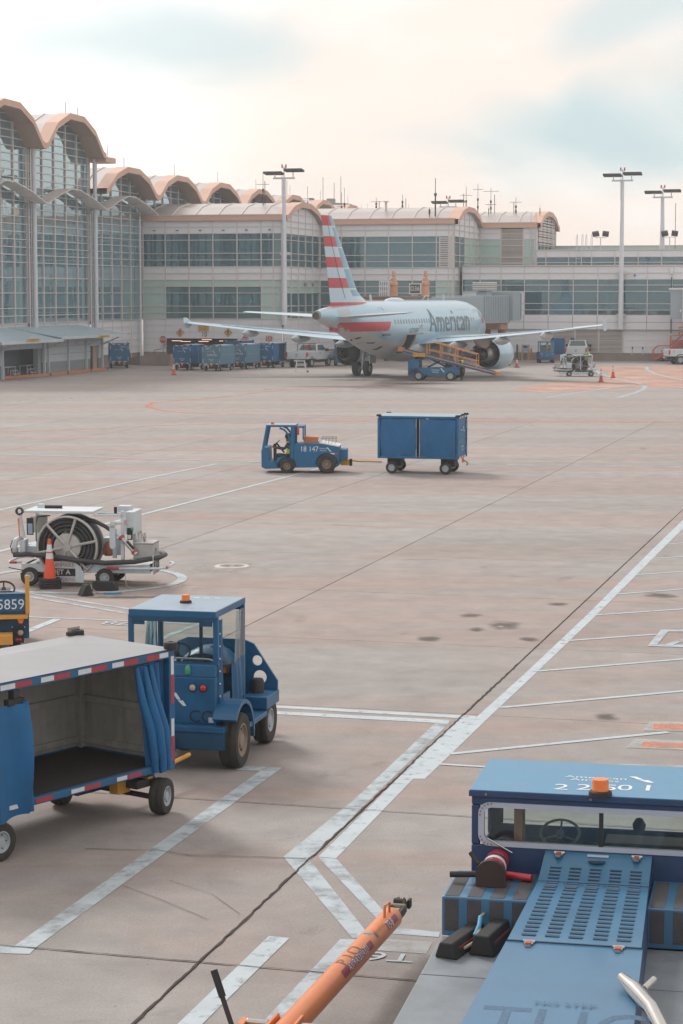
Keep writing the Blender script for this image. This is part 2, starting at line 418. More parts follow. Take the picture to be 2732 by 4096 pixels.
def mark(px, m, name='painted_line', label=None, z=None):
    zz = z if z is not None else _z[0]
    if z is None: _z[0] = .004 + (_z[0] - .004 + .0003) % .006
    o = MB().poly([G(a, b, zz) for a, b in px], m).build(name, apron, fix=False)
    # make sure it faces up
    if o.data.polygons[0].normal.z < 0: o.data.flip_normals()
    if label: o['label'] = label
    return o
def stroke(px, w, m, name='painted_line', closed=False):
    """line of real width w (metres) through ground pixels"""
    P = [G(a, b) for a, b in px]; n = len(P); Lf, Rt = [], []
    for i in range(n):
        d = (P[min(i + 1, n - 1)] - P[max(i - 1, 0)]).normalized(); s_ = Vector((-d.y, d.x, 0)) * w / 2
        Lf.append(P[i] + s_); Rt.append(P[i] - s_)
    zz = _z[0]; _z[0] = .004 + (_z[0] - .004 + .0003) % .006
    b = MB()
    for i in range(n - 1): b.poly([Vector((q.x, q.y, zz)) for q in (Rt[i], Rt[i + 1], Lf[i + 1], Lf[i])], m)
    o = b.build(name, apron, fix=False)
    if o.data.polygons[0].normal.z < 0: o.data.flip_normals()
    return o
# service-road edge on the right and its hatching
mark([(2760, 2053), (2607, 2200), (2346, 2461), (2106, 2688), (1906, 2868), (1838, 2876), (1690, 3013), (1505, 3200), (1273, 3427), (1345, 3433), (1571, 3200), (1653, 3115), (1700, 3115), (1810, 3010), (1960, 2865), (2148, 2688), (2385, 2461), (2645, 2200), (2760, 2086)], WP)
mark([(1273, 3429), (1345, 3434), (1560, 3672), (1600, 3712), (1760, 3728), (1755, 3748), (1575, 3735), (1500, 3667)], WPW)
mark([(1745, 2888), (1802, 2888), (1479, 3200), (1240, 3440), (1480, 3745), (1410, 3752), (1133, 3427), (1414, 3200)], WPW)
mark([(1097, 2821), (1907, 2864), (1895, 2876), (1097, 2831)], WP)
mark([(1040, 2841), (1802, 2880), (1790, 2894), (1040, 2853)], WP)
for a, b, w in (((2673, 2176), (2760, 2171), .10), ((2612, 2235), (2760, 2225), .10), ((2542, 2300), (2760, 2285), .10), ((2472, 2377), (2760, 2355), .10), ((2381, 2461), (2760, 2435), .11),
                ((2268, 2564), (2625, 2538), .11), ((2150, 2686), (2760, 2635), .11), ((1998, 2832), (2760, 2763), .12), ((1802, 3017), (2673, 2930), .12), ((1762, 3058), (2019, 3074), .09)):
    stroke([a, b], w, WP)
mark([(2590, 2584), (2644, 2518), (2760, 2518), (2760, 2526), (2672, 2526), (2630, 2577), (2760, 2580), (2760, 2590)], WPW)
mark([(2650, 2580), (2760, 2545), (2760, 2555), (2680, 2583)], WPW)
for pts, m in (([(2600, 2886), (2760, 2888), (2760, 2925), (2570, 2922)], WPF), ([(2616, 2895), (2760, 2897), (2760, 2918), (2610, 2916)], ORP),
               ([(2540, 2955), (2760, 2965), (2760, 3000), (2505, 2990)], WPF), ([(2575, 2966), (2760, 2973), (2760, 2993), (2560, 2986)], ORP),
               ([(2470, 3055), (2760, 3062), (2760, 3110), (2445, 3090)], WPF), ([(2515, 3068), (2760, 3074), (2760, 3086), (2505, 3080)], ORP)):
    mark(pts, m)
# parking box round the cart and stripes at the bottom
mark([(1041, 3083), (945, 3080), (945, 3061), (1128, 3071), (144, 3789), (118, 3816), (-40, 3811), (-40, 3780), (61, 3781)], WPW)
mark([(690, 3043), (820, 3050), (820, 3062), (690, 3056)], WPF)
mark([(1076, 3743), (1158, 3752), (790, 4115), (690, 4115)], WP)
mark([(1361, 3756), (1430, 3756), (1185, 4110), (1030, 4110)], WPW)
mark([(1525, 3755), (1730, 3768), (1705, 3815), (1500, 3800)], WPF)
# lines on the left
stroke([(-20, 2352), (120, 2374), (512, 2436), (560, 2444)], .13, WPW); stroke([(60, 2378), (512, 2455)], .13, WPW)
stroke([(100, 2468), (603, 2488), (760, 2496)], .09, WP); mark([(110, 2516), (213, 2475), (248, 2476), (115, 2530)], WP)
stroke([(683, 2540), (830, 2484)], .12, WPW); stroke([(560, 2600), (700, 2530)], .12, WPW)
stroke([(-20, 2044), (740, 1882), (867, 1856)], .14, WP); stroke([(-20, 2211), (549, 2064), (1202, 1894), (1340, 1858)], .15, WP)
stroke([(-20, 1817), (600, 1836), (1010, 1848)], .16, WP); stroke([(1010, 1848), (1060, 1850)], .16, WPW)
for a, b in ((1460, 1560), (1640, 1700), (1880, 1925), (2028, 2133), (2224, 2320), (2420, 2524), (2617, 2760)): stroke([(a, 1852 + (a - 1400) * .011), (b, 1852 + (b - 1400) * .011)], .16, WPW)
stroke([(-20, 1628), (250, 1598), (500, 1567)], .3, WPF); stroke([(-20, 1612), (300, 1585), (480, 1562)], .25, WPF)
# orange lead-in lines
arc = [(1366 + 700, 1676), (1366, 1664), (1000, 1659), (730, 1651), (640, 1641), (598, 1629), (592, 1621), (612, 1612), (700, 1603), (880, 1590), (1060, 1567), (1240, 1555), (1366, 1549), (1700, 1535)]
stroke(arc, .34, ORP); stroke([(-20, 1731), (260, 1720), (520, 1708), (740, 1699), (1366, 1685), (2760, 1690)], .26, ORP)
stroke([(1000, 1570), (1366, 1566), (1700, 1551)], .2, WPF); stroke([(900, 1584), (1366, 1572)], .2, WPF)
# red-painted zone on the far right with its white curves
mark([(2380, 1465), (2900, 1465), (2900, 1560), (2560, 1548), (2380, 1560), (2180, 1570), (2030, 1560), (2180, 1532), (2400, 1526), (2440, 1500)], PKP)
stroke([(2381, 1482), (2405, 1497), (2450, 1512), (2516, 1526), (2560, 1535), (2582, 1546), (2570, 1560), (2530, 1575), (2470, 1592)], .32, WPW)
stroke([(2180, 1591), (2340, 1567), (2516, 1538)], .26, WPW); stroke([(2586, 1466), (2590, 1480), (2620, 1495), (2680, 1510), (2760, 1525)], .3, WPW)
stroke([(2520, 1513), (2630, 1516)], .5, WPF)
stroke([(2090, 1492), (2250, 1478)], .25, WPF); stroke([(1960, 1492), (2230, 1470)], .2, WPF); stroke([(1380, 1545), (1900, 1500)], .2, WPF)
# refuelling ring on the ground, pit cover
def ring(cx, cy, r, w, m, a0=0, a1=360, z=None, name='painted_line'):
    C = G(cx, cy); n = 48; b = MB(); zz = z if z is not None else .0105
    for k in range(n):
        t0, t1 = R(a0 + (a1 - a0) * k / n), R(a0 + (a1 - a0) * (k + 1) / n)
        q = [(r, t0), (r, t1), (r - w, t1), (r - w, t0)]
        b.poly([(C.x + x * cos(t), C.y + x * sin(t), zz) for x, t in q][::-1], m)
    o = b.build(name, apron, fix=False)
    if o.data.polygons[0].normal.z < 0: o.data.flip_normals()
    return o
ring(330, 2318, 2.35, .22, WPW)
PADM = M('hydrant_pad', '#aba49c', .85, var=.12, scale=4, dirt=.25)
def disc_mark(px, py, rx, ry, m, z, n=36, jag=0.0, name='oil_stain'):
    C = G(px, py); rnd = random.Random(int(px + py))
    pts = []
    for k in range(n):
        q = 1 + (rnd.random() - .5) * jag
        pts.append((C.x + rx * q * cos(2 * pi * k / n), C.y + ry * q * sin(2 * pi * k / n), z))
    return MB().poly(pts, m).build(name, apron, fix=False)
PADP = soft_film('pale_pad_film', '#a8a29c', .7)
disc_mark(905, 2268, 1.0, 1.5, PADP, .0042, jag=.15, name='pale_concrete_patch')
# oil stains
for a in ((2015, 2503, .42, .75), (1880, 2462, .33, .45), (1710, 2556, .33, .4), (2110, 2558, .26, .35), (1905, 2520, .22, .4), (2640, 2383, .5, .5), (2230, 2418, .3, .3), (2430, 2870, .25, .4),
          (1020, 2950, .7, .6), (520, 2390, 1.4, .25), (1420, 1520, 3.2, 2.0), (1700, 1535, 4, 2), (1550, 1545, .9, .6)):
    disc_mark(*a, STN, .0108, jag=.35)
disc_mark(2003, 2509, .13, .2, PADP, .0115, jag=.3, name='pale_concrete_patch')
# ground lettering
def ground_text(txt, px, py, size, ang, m, sx=1):
    C = G(px, py); a = R(ang)
    b = MB().text(txt, txm((C.x, C.y, .0112), (cos(a), sin(a), 0), (-sin(a), cos(a), 0)), size, m, sx)
    return b.build('ground_lettering', apron, fix=False)
ground_text('78', 470, 2494, .62, 167, WP, 1.0)
ground_text('T6', 1560, 3830, .36, 168, WP, 1.25)
# hydrant pit cover
hp = G(928, 2266)
pit = thing('hydrant_pit_cover', 'round white rimmed fuel hydrant lid set in the concrete apron', 'manhole', (hp.x, hp.y, .004))
CI = M('cast_lid', '#8f8a84', .6, metal=.3, var=.25, scale=12, bump=.3)
MB().lathe([(.30, .016), (.40, .016), (.415, 0)], M('white_ring_paint', '#b9b9b4', .6, var=.1), 40).build('rim', pit)
lid = MB().lathe([(.001, .013), (.285, .013), (.30, .006)], CI, 40).build('lid', pit)
bb = MB()
for k in range(12):
    a = 2 * pi * k / 12; bb.X = Matrix.Rotation(a, 4, 'Z'); bb.box(.08, .25, -.012, .012, .012, .018, CI)
bb.build('grip_rib', lid)

# ragged crack along the main joint, hairline cracks across the slabs
CRK = M('crack_dark', '#3d3632', .95, var=.25, scale=9)
def crack(pts, w, seed, step=.12, name='joint_crack'):
    r = random.Random(seed); P = []
    for a, c in zip(pts[:-1], pts[1:]):
        n = max(2, int((c - a).length / step)); P += [a + (c - a) * (k / n) for k in range(n)]
    P.append(pts[-1]); b = MB(); q = []
    for i, p in enumerate(P):
        d = (P[min(i + 1, len(P) - 1)] - P[max(i - 1, 0)]).normalized(); s_ = Vector((-d.y, d.x, 0)); j = (r.random() - .5) * w * .9; h = w * (.25 + r.random() * .5)
        q.append((p + s_ * (j + h), p + s_ * (j - h)))
    for i in range(len(q) - 1): b.poly([(v_.x, v_.y, .0122) for v_ in (q[i][1], q[i + 1][1], q[i + 1][0], q[i][0])], CRK)
    o = b.build(name, apron, fix=False)
    if o.data.polygons[0].normal.z < 0: o.data.flip_normals()
crack([uv(u0, 14), uv(u0, 36)], .024, 2); crack([uv(u0, 36), uv(u0, 60)], .014, 3)
crack([G(340, 3398), G(520, 3402), G(640, 3405), G(760, 3424), G(900, 3426), G(1000, 3430), G(1140, 3434), G(1225, 3437)], .012, 5)
crack([uv(u0 - du, v0 - dv), uv(u0, v0 - dv)], .018, 8); crack([uv(u0, v0 - dv), uv(u0 + du * 2, v0 - dv)], .014, 9); crack([uv(u0 - du, v0), uv(u0 + du, v0)], .012, 10)
crack([G(490, 3545), G(640, 3600), G(830, 3680)], .006, 11, .3); crack([G(680, 3525), G(850, 3580), G(960, 3660)], .005, 12, .4)
# ================================================================ TERMINAL
BA = R(14); OX = AY(575, 1450, 197.0); ORG = Vector((OX.x, OX.y, 0)); BRZ = -BA
E1 = Vector((cos(BA), -sin(BA), 0)); E2 = Vector((sin(BA), cos(BA), 0))
def BL(px, py, s=None, t=None):
    """photo pixel -> building frame (t, s, z) on the plane s = const or t = const"""
    d = ray(px, py); o = Vector((0, 0, CAMH)) - ORG
    o1, o2, d1, d2 = o.dot(E1), o.dot(E2), d.dot(E1), d.dot(E2)
    k = (s - o2) / d2 if s is not None else (t - o1) / d1
    return Vector((o1 + d1 * k, o2 + d2 * k, CAMH + d.z * k))
def BW(t, s, z=0): return ORG + E1 * t + E2 * s + Vector((0, 0, z))
WHT = M('white_panel', '#dcdfe4', .55, var=.05, scale=.6, dirt=.10, dcol='#8f8a88', streak=.10)
GRN = M('green_spandrel', '#adc6c1', .25, var=.06, scale=.5, spec=.6)
ALU = M('mullion_metal', '#cfcac8', .5, metal=.1, var=.05)
PIPE = M('white_pipe', '#cdd2d9', .45, var=.04)
TAN = M('tan_fascia', '#cca793', .6, var=.06, scale=.5, streak=.1)
SOF = M('soffit_beige', '#b3a093', .7, var=.04)
ROOFM = M('pale_roof_metal', '#b9b3b1', .32, metal=.35, var=.08, scale=.35, spec=.6)
CON2 = M('plinth_concrete', '#8f847c', .9, var=.15, scale=.7, dirt=.3, streak=.3)
DARK = M('interior_dark', '#5b686d', .9, var=.2, scale=.4)
INT2 = M('interior_grey', '#8b8784', .9, var=.15, scale=.3)
LOUV = M('louvre_metal', '#c9c3c0', .5, metal=.1, var=.05)
LOUVD = M('louvre_gap', '#4b4a4b', .8, var=.05)
def glassm(name, tint, refl, tr, rough=.015):
    m = bpy.data.materials.new(name); m.use_nodes = True; t = m.node_tree; N = t.nodes; L = t.links
    for n in list(N):
        if n.type == 'BSDF_PRINCIPLED': N.remove(n)
    o = [n for n in N if n.type == 'OUTPUT_MATERIAL'][0]
    g = N.new('ShaderNodeBsdfGlossy'); g.inputs['Roughness'].default_value = rough; g.inputs['Color'].default_value = (.72, .93, 1, 1)
    tp = N.new('ShaderNodeBsdfTransparent'); tp.inputs['Color'].default_value = (*tint, 1)
    df = N.new('ShaderNodeBsdfDiffuse'); df.inputs['Color'].default_value = (*[x * .5 for x in tint], 1)
    mx0 = N.new('ShaderNodeMixShader'); mx0.inputs[0].default_value = 1 - tr; L.new(tp.outputs[0], mx0.inputs[1]); L.new(df.outputs[0], mx0.inputs[2])
    fr = N.new('ShaderNodeFresnel'); fr.inputs['IOR'].default_value = 1.5
    ad = N.new('ShaderNodeMath'); ad.operation = 'ADD'; ad.use_clamp = True; ad.inputs[1].default_value = refl; L.new(fr.outputs[0], ad.inputs[0])
    # panes are never perfectly flat
    tcn = N.new('ShaderNodeNewGeometry'); nz = N.new('ShaderNodeTexNoise'); nz.inputs['Scale'].default_value = .55; nz.inputs['Detail'].default_value = 2; L.new(tcn.outputs['Position'], nz.inputs['Vector'])
    b = N.new('ShaderNodeBump'); b.inputs['Strength'].default_value = .12; b.inputs['Distance'].default_value = .05; L.new(nz.outputs['Fac'], b.inputs['Height']); L.new(b.outputs[0], g.inputs['Normal'])
    mx = N.new('ShaderNodeMixShader'); L.new(ad.outputs[0], mx.inputs[0]); L.new(mx0.outputs[0], mx.inputs[1]); L.new(g.outputs[0], mx.inputs[2])
    L.new(mx.outputs[0], o.inputs[0]); return m
GLS = glassm('facade_glass', (.30, .58, .68), .06, .62)
GLH = glassm('hall_glass', (.50, .80, .93), .34, .52)
GLT = glassm('teal_glass', (.28, .50, .54), .04, .40)
_unit = {}
def unit(m):
    if m.name not in _unit:
        o = MB().box(-.5, .5, -.5, .5, -.5, .5, m).build('unit_cell'); me = o.data; me.name = 'cell_' + m.name; bpy.data.objects.remove(o); _unit[m.name] = me
    return _unit[m.name]
def cell(name, par, m, c, size):
    o = bpy.data.objects.new(name, unit(m)); COL.objects.link(o); o.parent = par; o.location = c; o.scale = size; return o
class Face:
    """a wall plane: front (runs along t, looks to -s) or side (runs along s, looks to +t)"""
    def __init__(f, par, kind, at): f.p = par; f.k = kind; f.at = at
    def box(f, name, m, a0, a1, z0, z1, n0, n1):
        # n measured outwards
        if f.k == 'front': c = ((a0 + a1) / 2, f.at - (n0 + n1) / 2, (z0 + z1) / 2); s = (a1 - a0, abs(n1 - n0), z1 - z0)
        else: c = (f.at + (n0 + n1) / 2, (a0 + a1) / 2, (z0 + z1) / 2); s = (abs(n1 - n0), a1 - a0, z1 - z0)
        return cell(name, f.p, m, c, s)
    def P(f, a, n, z): return (a, f.at - n, z) if f.k == 'front' else (f.at + n, a, z)
    def grid(f, cols, rows, kind, mv=.05, mh=.045, top=None, vn='mullion', hn='rail', gap=None):
        """panes and panels between the lines; top(a) trims the grid under an arch"""
        for i in range(len(cols) - 1):
            for j in range(len(rows) - 1):
                k = kind(i, j)
                if not k: continue
                a0, a1, z0, z1 = cols[i], cols[i + 1], rows[j], rows[j + 1]
                if top:
                    h0, h1 = top(a0), top(a1)
                    if max(h0, h1) <= z0 + .05: continue
                    if min(h0, h1) < z1:
                        pts = [(a0, z0), (a1, z0)]
                        if h1 > z0: pts.append((a1, min(z1, h1)))
                        n = 5; seg = [a1 + (a0 - a1) * q / n for q in range(1, n)]
                        for q in seg:
                            hq = top(q)
                            if z0 < hq < z1 or (hq >= z1 and False): pts.append((q, hq))
                            elif hq >= z1: pts.append((q, z1))
                        if h0 > z0: pts.append((a0, min(z1, h0)))
                        if len(pts) < 3: continue
                        b = MB().poly([f.P(a, 0 if k[1] == 'pane' else .02, z) for a, z in pts], k[0]); b.build(k[1], f.p); continue
                if k[1] == 'pane': f.box('pane', k[0], a0 + .01, a1 - .01, z0 + .01, z1 - .01, -.02, 0)
                else: f.box(k[1], k[0], a0 + .012, a1 - .012, z0 + .012, z1 - .012, -.03, .025)
        zt = lambda a: min(rows[-1], top(a)) if top else rows[-1]
        for i, a in enumerate(cols):
            zb = rows[0]
            if gap and gap[0] < a < gap[1]: zb = gap[2]
            if zt(a) - zb > .2: f.box(vn, ALU, a - mv, a + mv, zb, zt(a), -.03, .03 + mv)
        for z in rows:
            a0, a1 = cols[0], cols[-1]
            if top:
                w = [a for a in [cols[0] + (cols[-1] - cols[0]) * q / 60 for q in range(61)] if top(a) >= z - .02]
                if len(w) < 2: continue
                a0, a1 = w[0], w[-1]
            if gap and z < gap[2] - .01:
                f.box(hn, ALU, a0, gap[0], z - mh, z + mh, -.02, .03 + mh); f.box(hn, ALU, gap[1], a1, z - mh, z + mh, -.02, .03 + mh); continue
            f.box(hn, ALU, a0, a1, z - mh, z + mh, -.02, .04 + mv)
    def louvres(f, a0, a1, z0, z1, n, name='louvre_panel', posts=()):
        base = f.box(name, LOUVD, a0, a1, z0, z1, -.12, -.02)
        for e in (a0, a1, *posts): f.box('louvre_post', LOUV, e - .06, e + .06, z0, z1, -.1, .08)
        h = (z1 - z0) / n
        for i in range(n):
            z = z0 + i * h
            f.box('louvre_blade', LOUV, a0, a1, z + .06 * h, z + .62 * h, -.02, .06)
ARU = [0, .04, .20, .40, .63, .82, .96, 1]; ARH = [0, .04, .66, 1, .98, .63, .05, 0]
def arch(u):
    for i in range(len(ARU) - 1):
        if u <= ARU[i + 1]: return ARH[i] + (ARH[i + 1] - ARH[i]) * (u - ARU[i]) / (ARU[i + 1] - ARU[i])
    return 0
WB = 13.7
def vault(par, s0, t0, t1, zs, rise, th=.42, over=0.0, name='vault_roof', W=WB, hipped=0):
    """barrel roof of flat facets, axis along t, with a tan band round its open end"""
    b = MB(); o = [(s0 + u * W, zs + h * rise) for u, h in zip(ARU, ARH)]
    T0, T1 = t0, t1 + over
    top = [(s, z + th) for s, z in o]
    n = len(o)
    for i in range(n - 1):
        b.poly([(T0, *top[i]), (T1, *top[i]), (T1, *top[i + 1]), (T0, *top[i + 1])], ROOFM)
        b.poly([(T0, *o[i]), (T0, *o[i + 1]), (T1, *o[i + 1]), (T1, *o[i])], SOF)
    r = b.build(name, par, fix=False)
    e = MB()
    for i in range(n - 1):
        q = [(T1, *o[i]), (T1, *o[i + 1]), (T1, *top[i + 1]), (T1, *top[i])]
        k = [(x + .12, y, z + (.05 if j >= 2 else -.03)) for j, (x, y, z) in enumerate(q)]
        e.poly(k, TAN); e.poly([q[3], q[2], k[2], k[3]], TAN); e.poly([q[0], k[0], k[1], q[1]], TAN)
        q2 = [(x - 1.1, y, z) for x, y, z in k]; e.poly([k[3], k[2], q2[2], q2[3]], TAN); e.poly([k[0], q2[0], q2[1], k[1]], SOF)
    e.build('fascia', r, fix=False)
    # standing seams
    sm = MB()
    for x in [T1 - 2.2 - 2.2 * k for k in range(int((T1 - T0) / 2.2))][:6]:
        for i in range(n - 1):
            a, c = Vector((x, *top[i])), Vector((x, *top[i + 1]))
            sm.add([a + Vector((-.04, 0, 0)), a + Vector((.04, 0, 0)), c + Vector((.04, 0, 0)), c + Vector((-.04, 0, 0)), a + Vector((-.04, 0, .07)), a + Vector((.04, 0, .07)), c + Vector((.04, 0, .07)), c + Vector((-.04, 0, .07))],
                   [(4, 5, 6, 7), (0, 4, 7, 3), (1, 2, 6, 5), (0, 1, 5, 4), (3, 7, 6, 2)], LOUV)
    sm.build('roof_seam', r, fix=False)
    return r
ROWZ = [4.0 + .6 * k for k in range(40)]

# ---- main hall with tall glazed bays
hall = thing('terminal_hall', 'tall glass terminal hall with barrel vault bays and tan arched eaves', 'terminal', ORG, BRZ)
fa = Face(hall, 'side', 0.0)
for k, (zs, rise, tall) in enumerate(((17.75, 2.75, True), (17.75, 2.75, True), (14.85, 2.1, False))):
    s0 = -WB * (3 - k)
    cols = [s0 + .45] + [s0 + .45 + 12.8 * q / 5 for q in range(1, 6)]
    if not tall: cols = [s0 + .45 + 2.45 * q for q in range(5)] + [s0 + 12.9]
    cols = [s0 + .02] + cols + [s0 + WB - .02]
    topf = lambda a, s0=s0, zs=zs, rise=rise: zs + rise * arch(min(1, max(0, (a - s0) / WB)))
    big = (6.4, 7.6, 8.2)
    rows = [4.0, 4.6, 5.2, 6.4, 7.6, 8.8, 9.4, 10.0] + [10.6 + .6 * q for q in range(18)]
    rows = [z for z in rows if z < zs + rise]
    fa.grid(cols, rows, lambda i, j: (GLH, 'pane'), mv=.075, mh=.032, top=topf)
    lower = [0.0, 1.0, 1.6, 2.2, 2.8, 3.4, 3.94]
    fa.grid(cols[1:-1], lower, lambda i, j: ((CON2, 'plinth_panel') if j == 0 else (WHT, 'wall_panel')), mv=.04, mh=.015)
    vault(hall, s0, -26 if tall else -22, 0, zs, rise, over=1.5)
    # inside: floors, rear wall, columns
    n = MB()
    for zf in (3.7, 8.45): n.box(-9, -.5, s0, s0 + WB, zf, zf + .35, INT2)
    n.box(-9.2, -9, s0, s0 + WB, 0, 11.6, DARK)
    n.build('hall_floor', hall)
    for q in range(3):
        c = MB().cyl((-3.4, s0 + 2 + q * 4.6, 0), (-3.4, s0 + 2 + q * 4.6, zs - .3), .28, INT2, 10).build('hall_column', hall)
    r = MB().box(-9.4, -9.2, s0, s0 + .2, 0, zs, INT2); r.build('hall_wall', hall)
for s, zt in ((-27.4, 17.8), (-13.7, 17.8), (-41.1, 17.8)):
    MB().cyl((.55, s, .2), (.55, s, zt), .19, PIPE, 12).build('facade_column', hall, smooth=True)
    for q in (-.55, .62): MB().cyl((.3, s + q, 2.0), (.3, s + q, 13.3), .06, PIPE, 8).build('downpipe', hall)
MB().cyl((.3, -1.6, .5), (.3, -1.6, 13.3), .09, PIPE, 8).build('downpipe', hall)
MB().cyl((.55, -.5, 13.6), (.55, -.5, 14.9), .16, PIPE, 8).build('facade_column', hall)
# sun shades: bowed louvre ladders half way up
for k in range(3):
    s0 = -WB * (3 - k); b = MB()
    zs, rise = 13.45, 1.35
    pr = [(s0 + u * WB, zs + h * rise) for u, h in ((0, 0), (.05, .03), (.25, .62), (.42, 1), (.55, 1), (.8, .55), (1, 0))]
    for q in range(7):
        x = .25 + q * .2
        for i in range(len(pr) - 1):
            a, c = pr[i], pr[i + 1]
            b.add([(x, a[0], a[1]), (x + .11, a[0], a[1] + .02), (x + .11, c[0], c[1] + .02), (x, c[0], c[1]), (x, a[0], a[1] + .09), (x + .11, a[0], a[1] + .11), (x + .11, c[0], c[1] + .11), (x, c[0], c[1] + .09)],
                  [(0, 1, 2, 3), (4, 7, 6, 5), (0, 4, 5, 1), (1, 5, 6, 2), (2, 6, 7, 3), (3, 7, 4, 0)], LOUV)
    sh = b.build('sun_shade', hall, fix=False)
    b = MB()
    for u in (.12, .3, .5, .7, .88):
        h = zs + rise * (1 if .42 < u < .56 else (u / .42 if u < .42 else (1 - u) / .45))
        b.box(.0, 1.6, s0 + u * WB - .04, s0 + u * WB + .04, h - .08, h, LOUV)
    b.build('shade_bracket', sh)
# stepped louvre roof rising behind the tall bays
for q in range(11):
    MB().box(-3.2 - q * .22, -2.3 - q * .22, -56, -14.2 - q * .5, 18.5 + q * .28, 18.62 + q * .28, ROOFM).build('roof_step', hall)
MB().box(-12, -7, -44, -27, 17.5, 18.9, ROOFM).build('roof_deck', hall)
b = MB(); b.box(-5.0, -2.0, -38.2, -34.6, 23.0, 23.9, LOUV); b.box(-4.6, -2.3, -37.8, -35, 22.2, 23.0, LOUVD); b.box(-4.9, -2.1, -38, -34.8, 23.9, 24.2, LOUV, .3, .3); b.build('roof_ventilator', hall)
for (s, t, z) in ((-21.5, 1.0, 20.9), (-18.8, 1.0, 20.7), (-12.9, 1.4, 18.0), (-7.6, 1.0, 17.3), (-36, -3, 24.1)): MB().cyl((t, s, z), (t, s, z + 1.0), .025, LOUVD, 6).build('lightning_rod', hall)
MB().box(-.1, 1.62, -13.7 - .15, -11.4, 17.5, 17.95, TAN).build('gutter_end', hall)
# row of lower vaults running on behind the gate block
for k in range(6):
    s0 = WB * k
    topf = lambda a, s0=s0: 14.85 + 2.1 * arch(min(1, max(0, (a - s0) / WB)))
    if k < 4: fa.grid([s0 + 1.2 + 2.28 * q for q in range(6)], [13.0, 13.6, 14.2, 14.8, 15.4, 16.0, 16.6], lambda i, j: (GLH, 'pane'), mv=.07, mh=.03, top=topf)
    vault(hall, s0, -22, 0, 14.85, 2.1, over=1.5)
    MB().cyl((1.0, s0 + 6.4, 17.4), (1.0, s0 + 6.4, 18.5), .02, LOUVD, 6).build('lightning_rod', hall)

# ---- gate blocks
def block(name, label, t0, t1, s0, cols, kindf, zs=12.95, rise=1.35, gk=None, tback=None, gcols=None, gap=None):
    th_ = thing(name, label, 'terminal', ORG, BRZ)
    f = Face(th_, 'front', s0)
    lo_ = ROWS_B.index(4.05)
    f.grid(cols, ROWS_B[lo_:], lambda i, j: kindf(i, j + lo_), mv=.045, mh=.032)
    f.grid(cols, ROWS_B[:lo_ + 1], kindf, mv=.016, mh=.010, gap=gap)
    f.box('fascia', TAN, t0 - .4, t1 + .15, 12.95, 13.42, -.2, .3)
    f.box('eave_gutter', LOUV, t0 - .4, t1 + .15, 13.42, 13.5, -.2, .34)
    vault(th_, s0, (tback if tback is not None else t0 - 9), t1, zs, rise, th=.42, over=.35)
    g = Face(th_, 'side', t1)
    topf = lambda a: zs + .1 + rise * arch(min(1, max(0, (a - s0) / WB)))
    gc = gcols or ([s0 + .02, s0 + .45] + [s0 + .45 + 2.56 * q for q in range(1, 6)] + [s0 + WB])
    g.grid(gc, ROWS_B[lo_:] + [13.6, 14.2], lambda i, j: gk(i, j + lo_), mv=.06, mh=.032, top=topf)
    g.grid(gc[1:], ROWS_B[:lo_ + 1], gk, mv=.016, mh=.010)
    return th_, f, g
ROWS_B = [0, .5, 1.0, 1.65, 2.26, 2.85, 3.45, 4.05, 4.6, 5.2, 6.4, 7.0, 7.6, 8.2, 8.8, 9.4, 10.0, 11.2, 11.8, 12.4, 12.95]
def rz(j): return ROWS_B[j] if j < len(ROWS_B) else 13.2
tB = [0.02, 2.2, 4.49, 6.78, 9.07, 11.36, 12.5, 13.28]
def kB(i, j):
    z = rz(j)
    if 1 <= i <= 3 and z < 2.2: return None                      # the truck door
    if z < .99: return (CON2, 'plinth_panel')
    if z < 4.0: return (WHT, 'wall_panel')
    if z < 7.55:
        if 1 <= i <= 4 and z < 6.95: return (GLS if 5 < z < 6.3 else GLT, 'pane')
        return (GRN, 'spandrel_panel')
    if z < 8.75: return (WHT, 'wall_panel')
    if z < 11.75: return (GLS, 'pane') if i < 6 else (GLT, 'pane')
    return (WHT, 'wall_panel')
def kBg(i, j):
    z = rz(j) if j < len(ROWS_B) else 13.5
    if z < .99: return (CON2, 'plinth_panel')
    if z < 4.0: return (WHT, 'wall_panel')
    if z < 6.35: return (GLS, 'pane')
    if z < 7.55: return (GRN, 'spandrel_panel')
    if z < 8.75: return (WHT, 'wall_panel')
    if z < 11.75: return (GLS, 'pane')
    return (WHT, 'wall_panel')
gB, fB, sB = block('gate_block', 'pale panelled gate block with numbered truck door and two window bands', 0, 13.3, 0.0, tB, kB, gk=kBg, tback=.2, gap=(2.21, 9.06, 2.26))
# interior of block B
n = MB(); n.box(.06, .12, .1, 5.0, 4.0, 12.8, DARK); n.box(.1, 13.1, 5.0, 5.2, 4.0, 12.8, DARK); n.box(.1, 13.1, .1, 13.4, 7.1, 8.7, DARK); n.box(.1, 13.1, .1, 13.4, 3.3, 3.98, INT2); n.box(.1, 13.1, .1, 13.4, 11.9, 12.9, INT2); n.build('interior_floor', gB)
for q in range(9): MB().box(1.0 + q * 1.45, 1.25 + q * 1.45, 1.4, 1.7, 8.7, 11.9, INT2).build('interior_column', gB)
n = MB(); n.box(2.1, 9.2, 9, 9.2, 0, 3.2, DARK); n.box(2.0, 2.1, .05, 9, 0, 3.2, DARK); n.box(9.15, 9.25, .05, 9, 0, 3.2, DARK); n.box(2.1, 9.2, .05, 9, 3.1, 3.2, DARK); n.build('loading_bay', gB)
TUBE = M('lit_tube', '#ffc9a8', .5, var=0, emit=1.0)
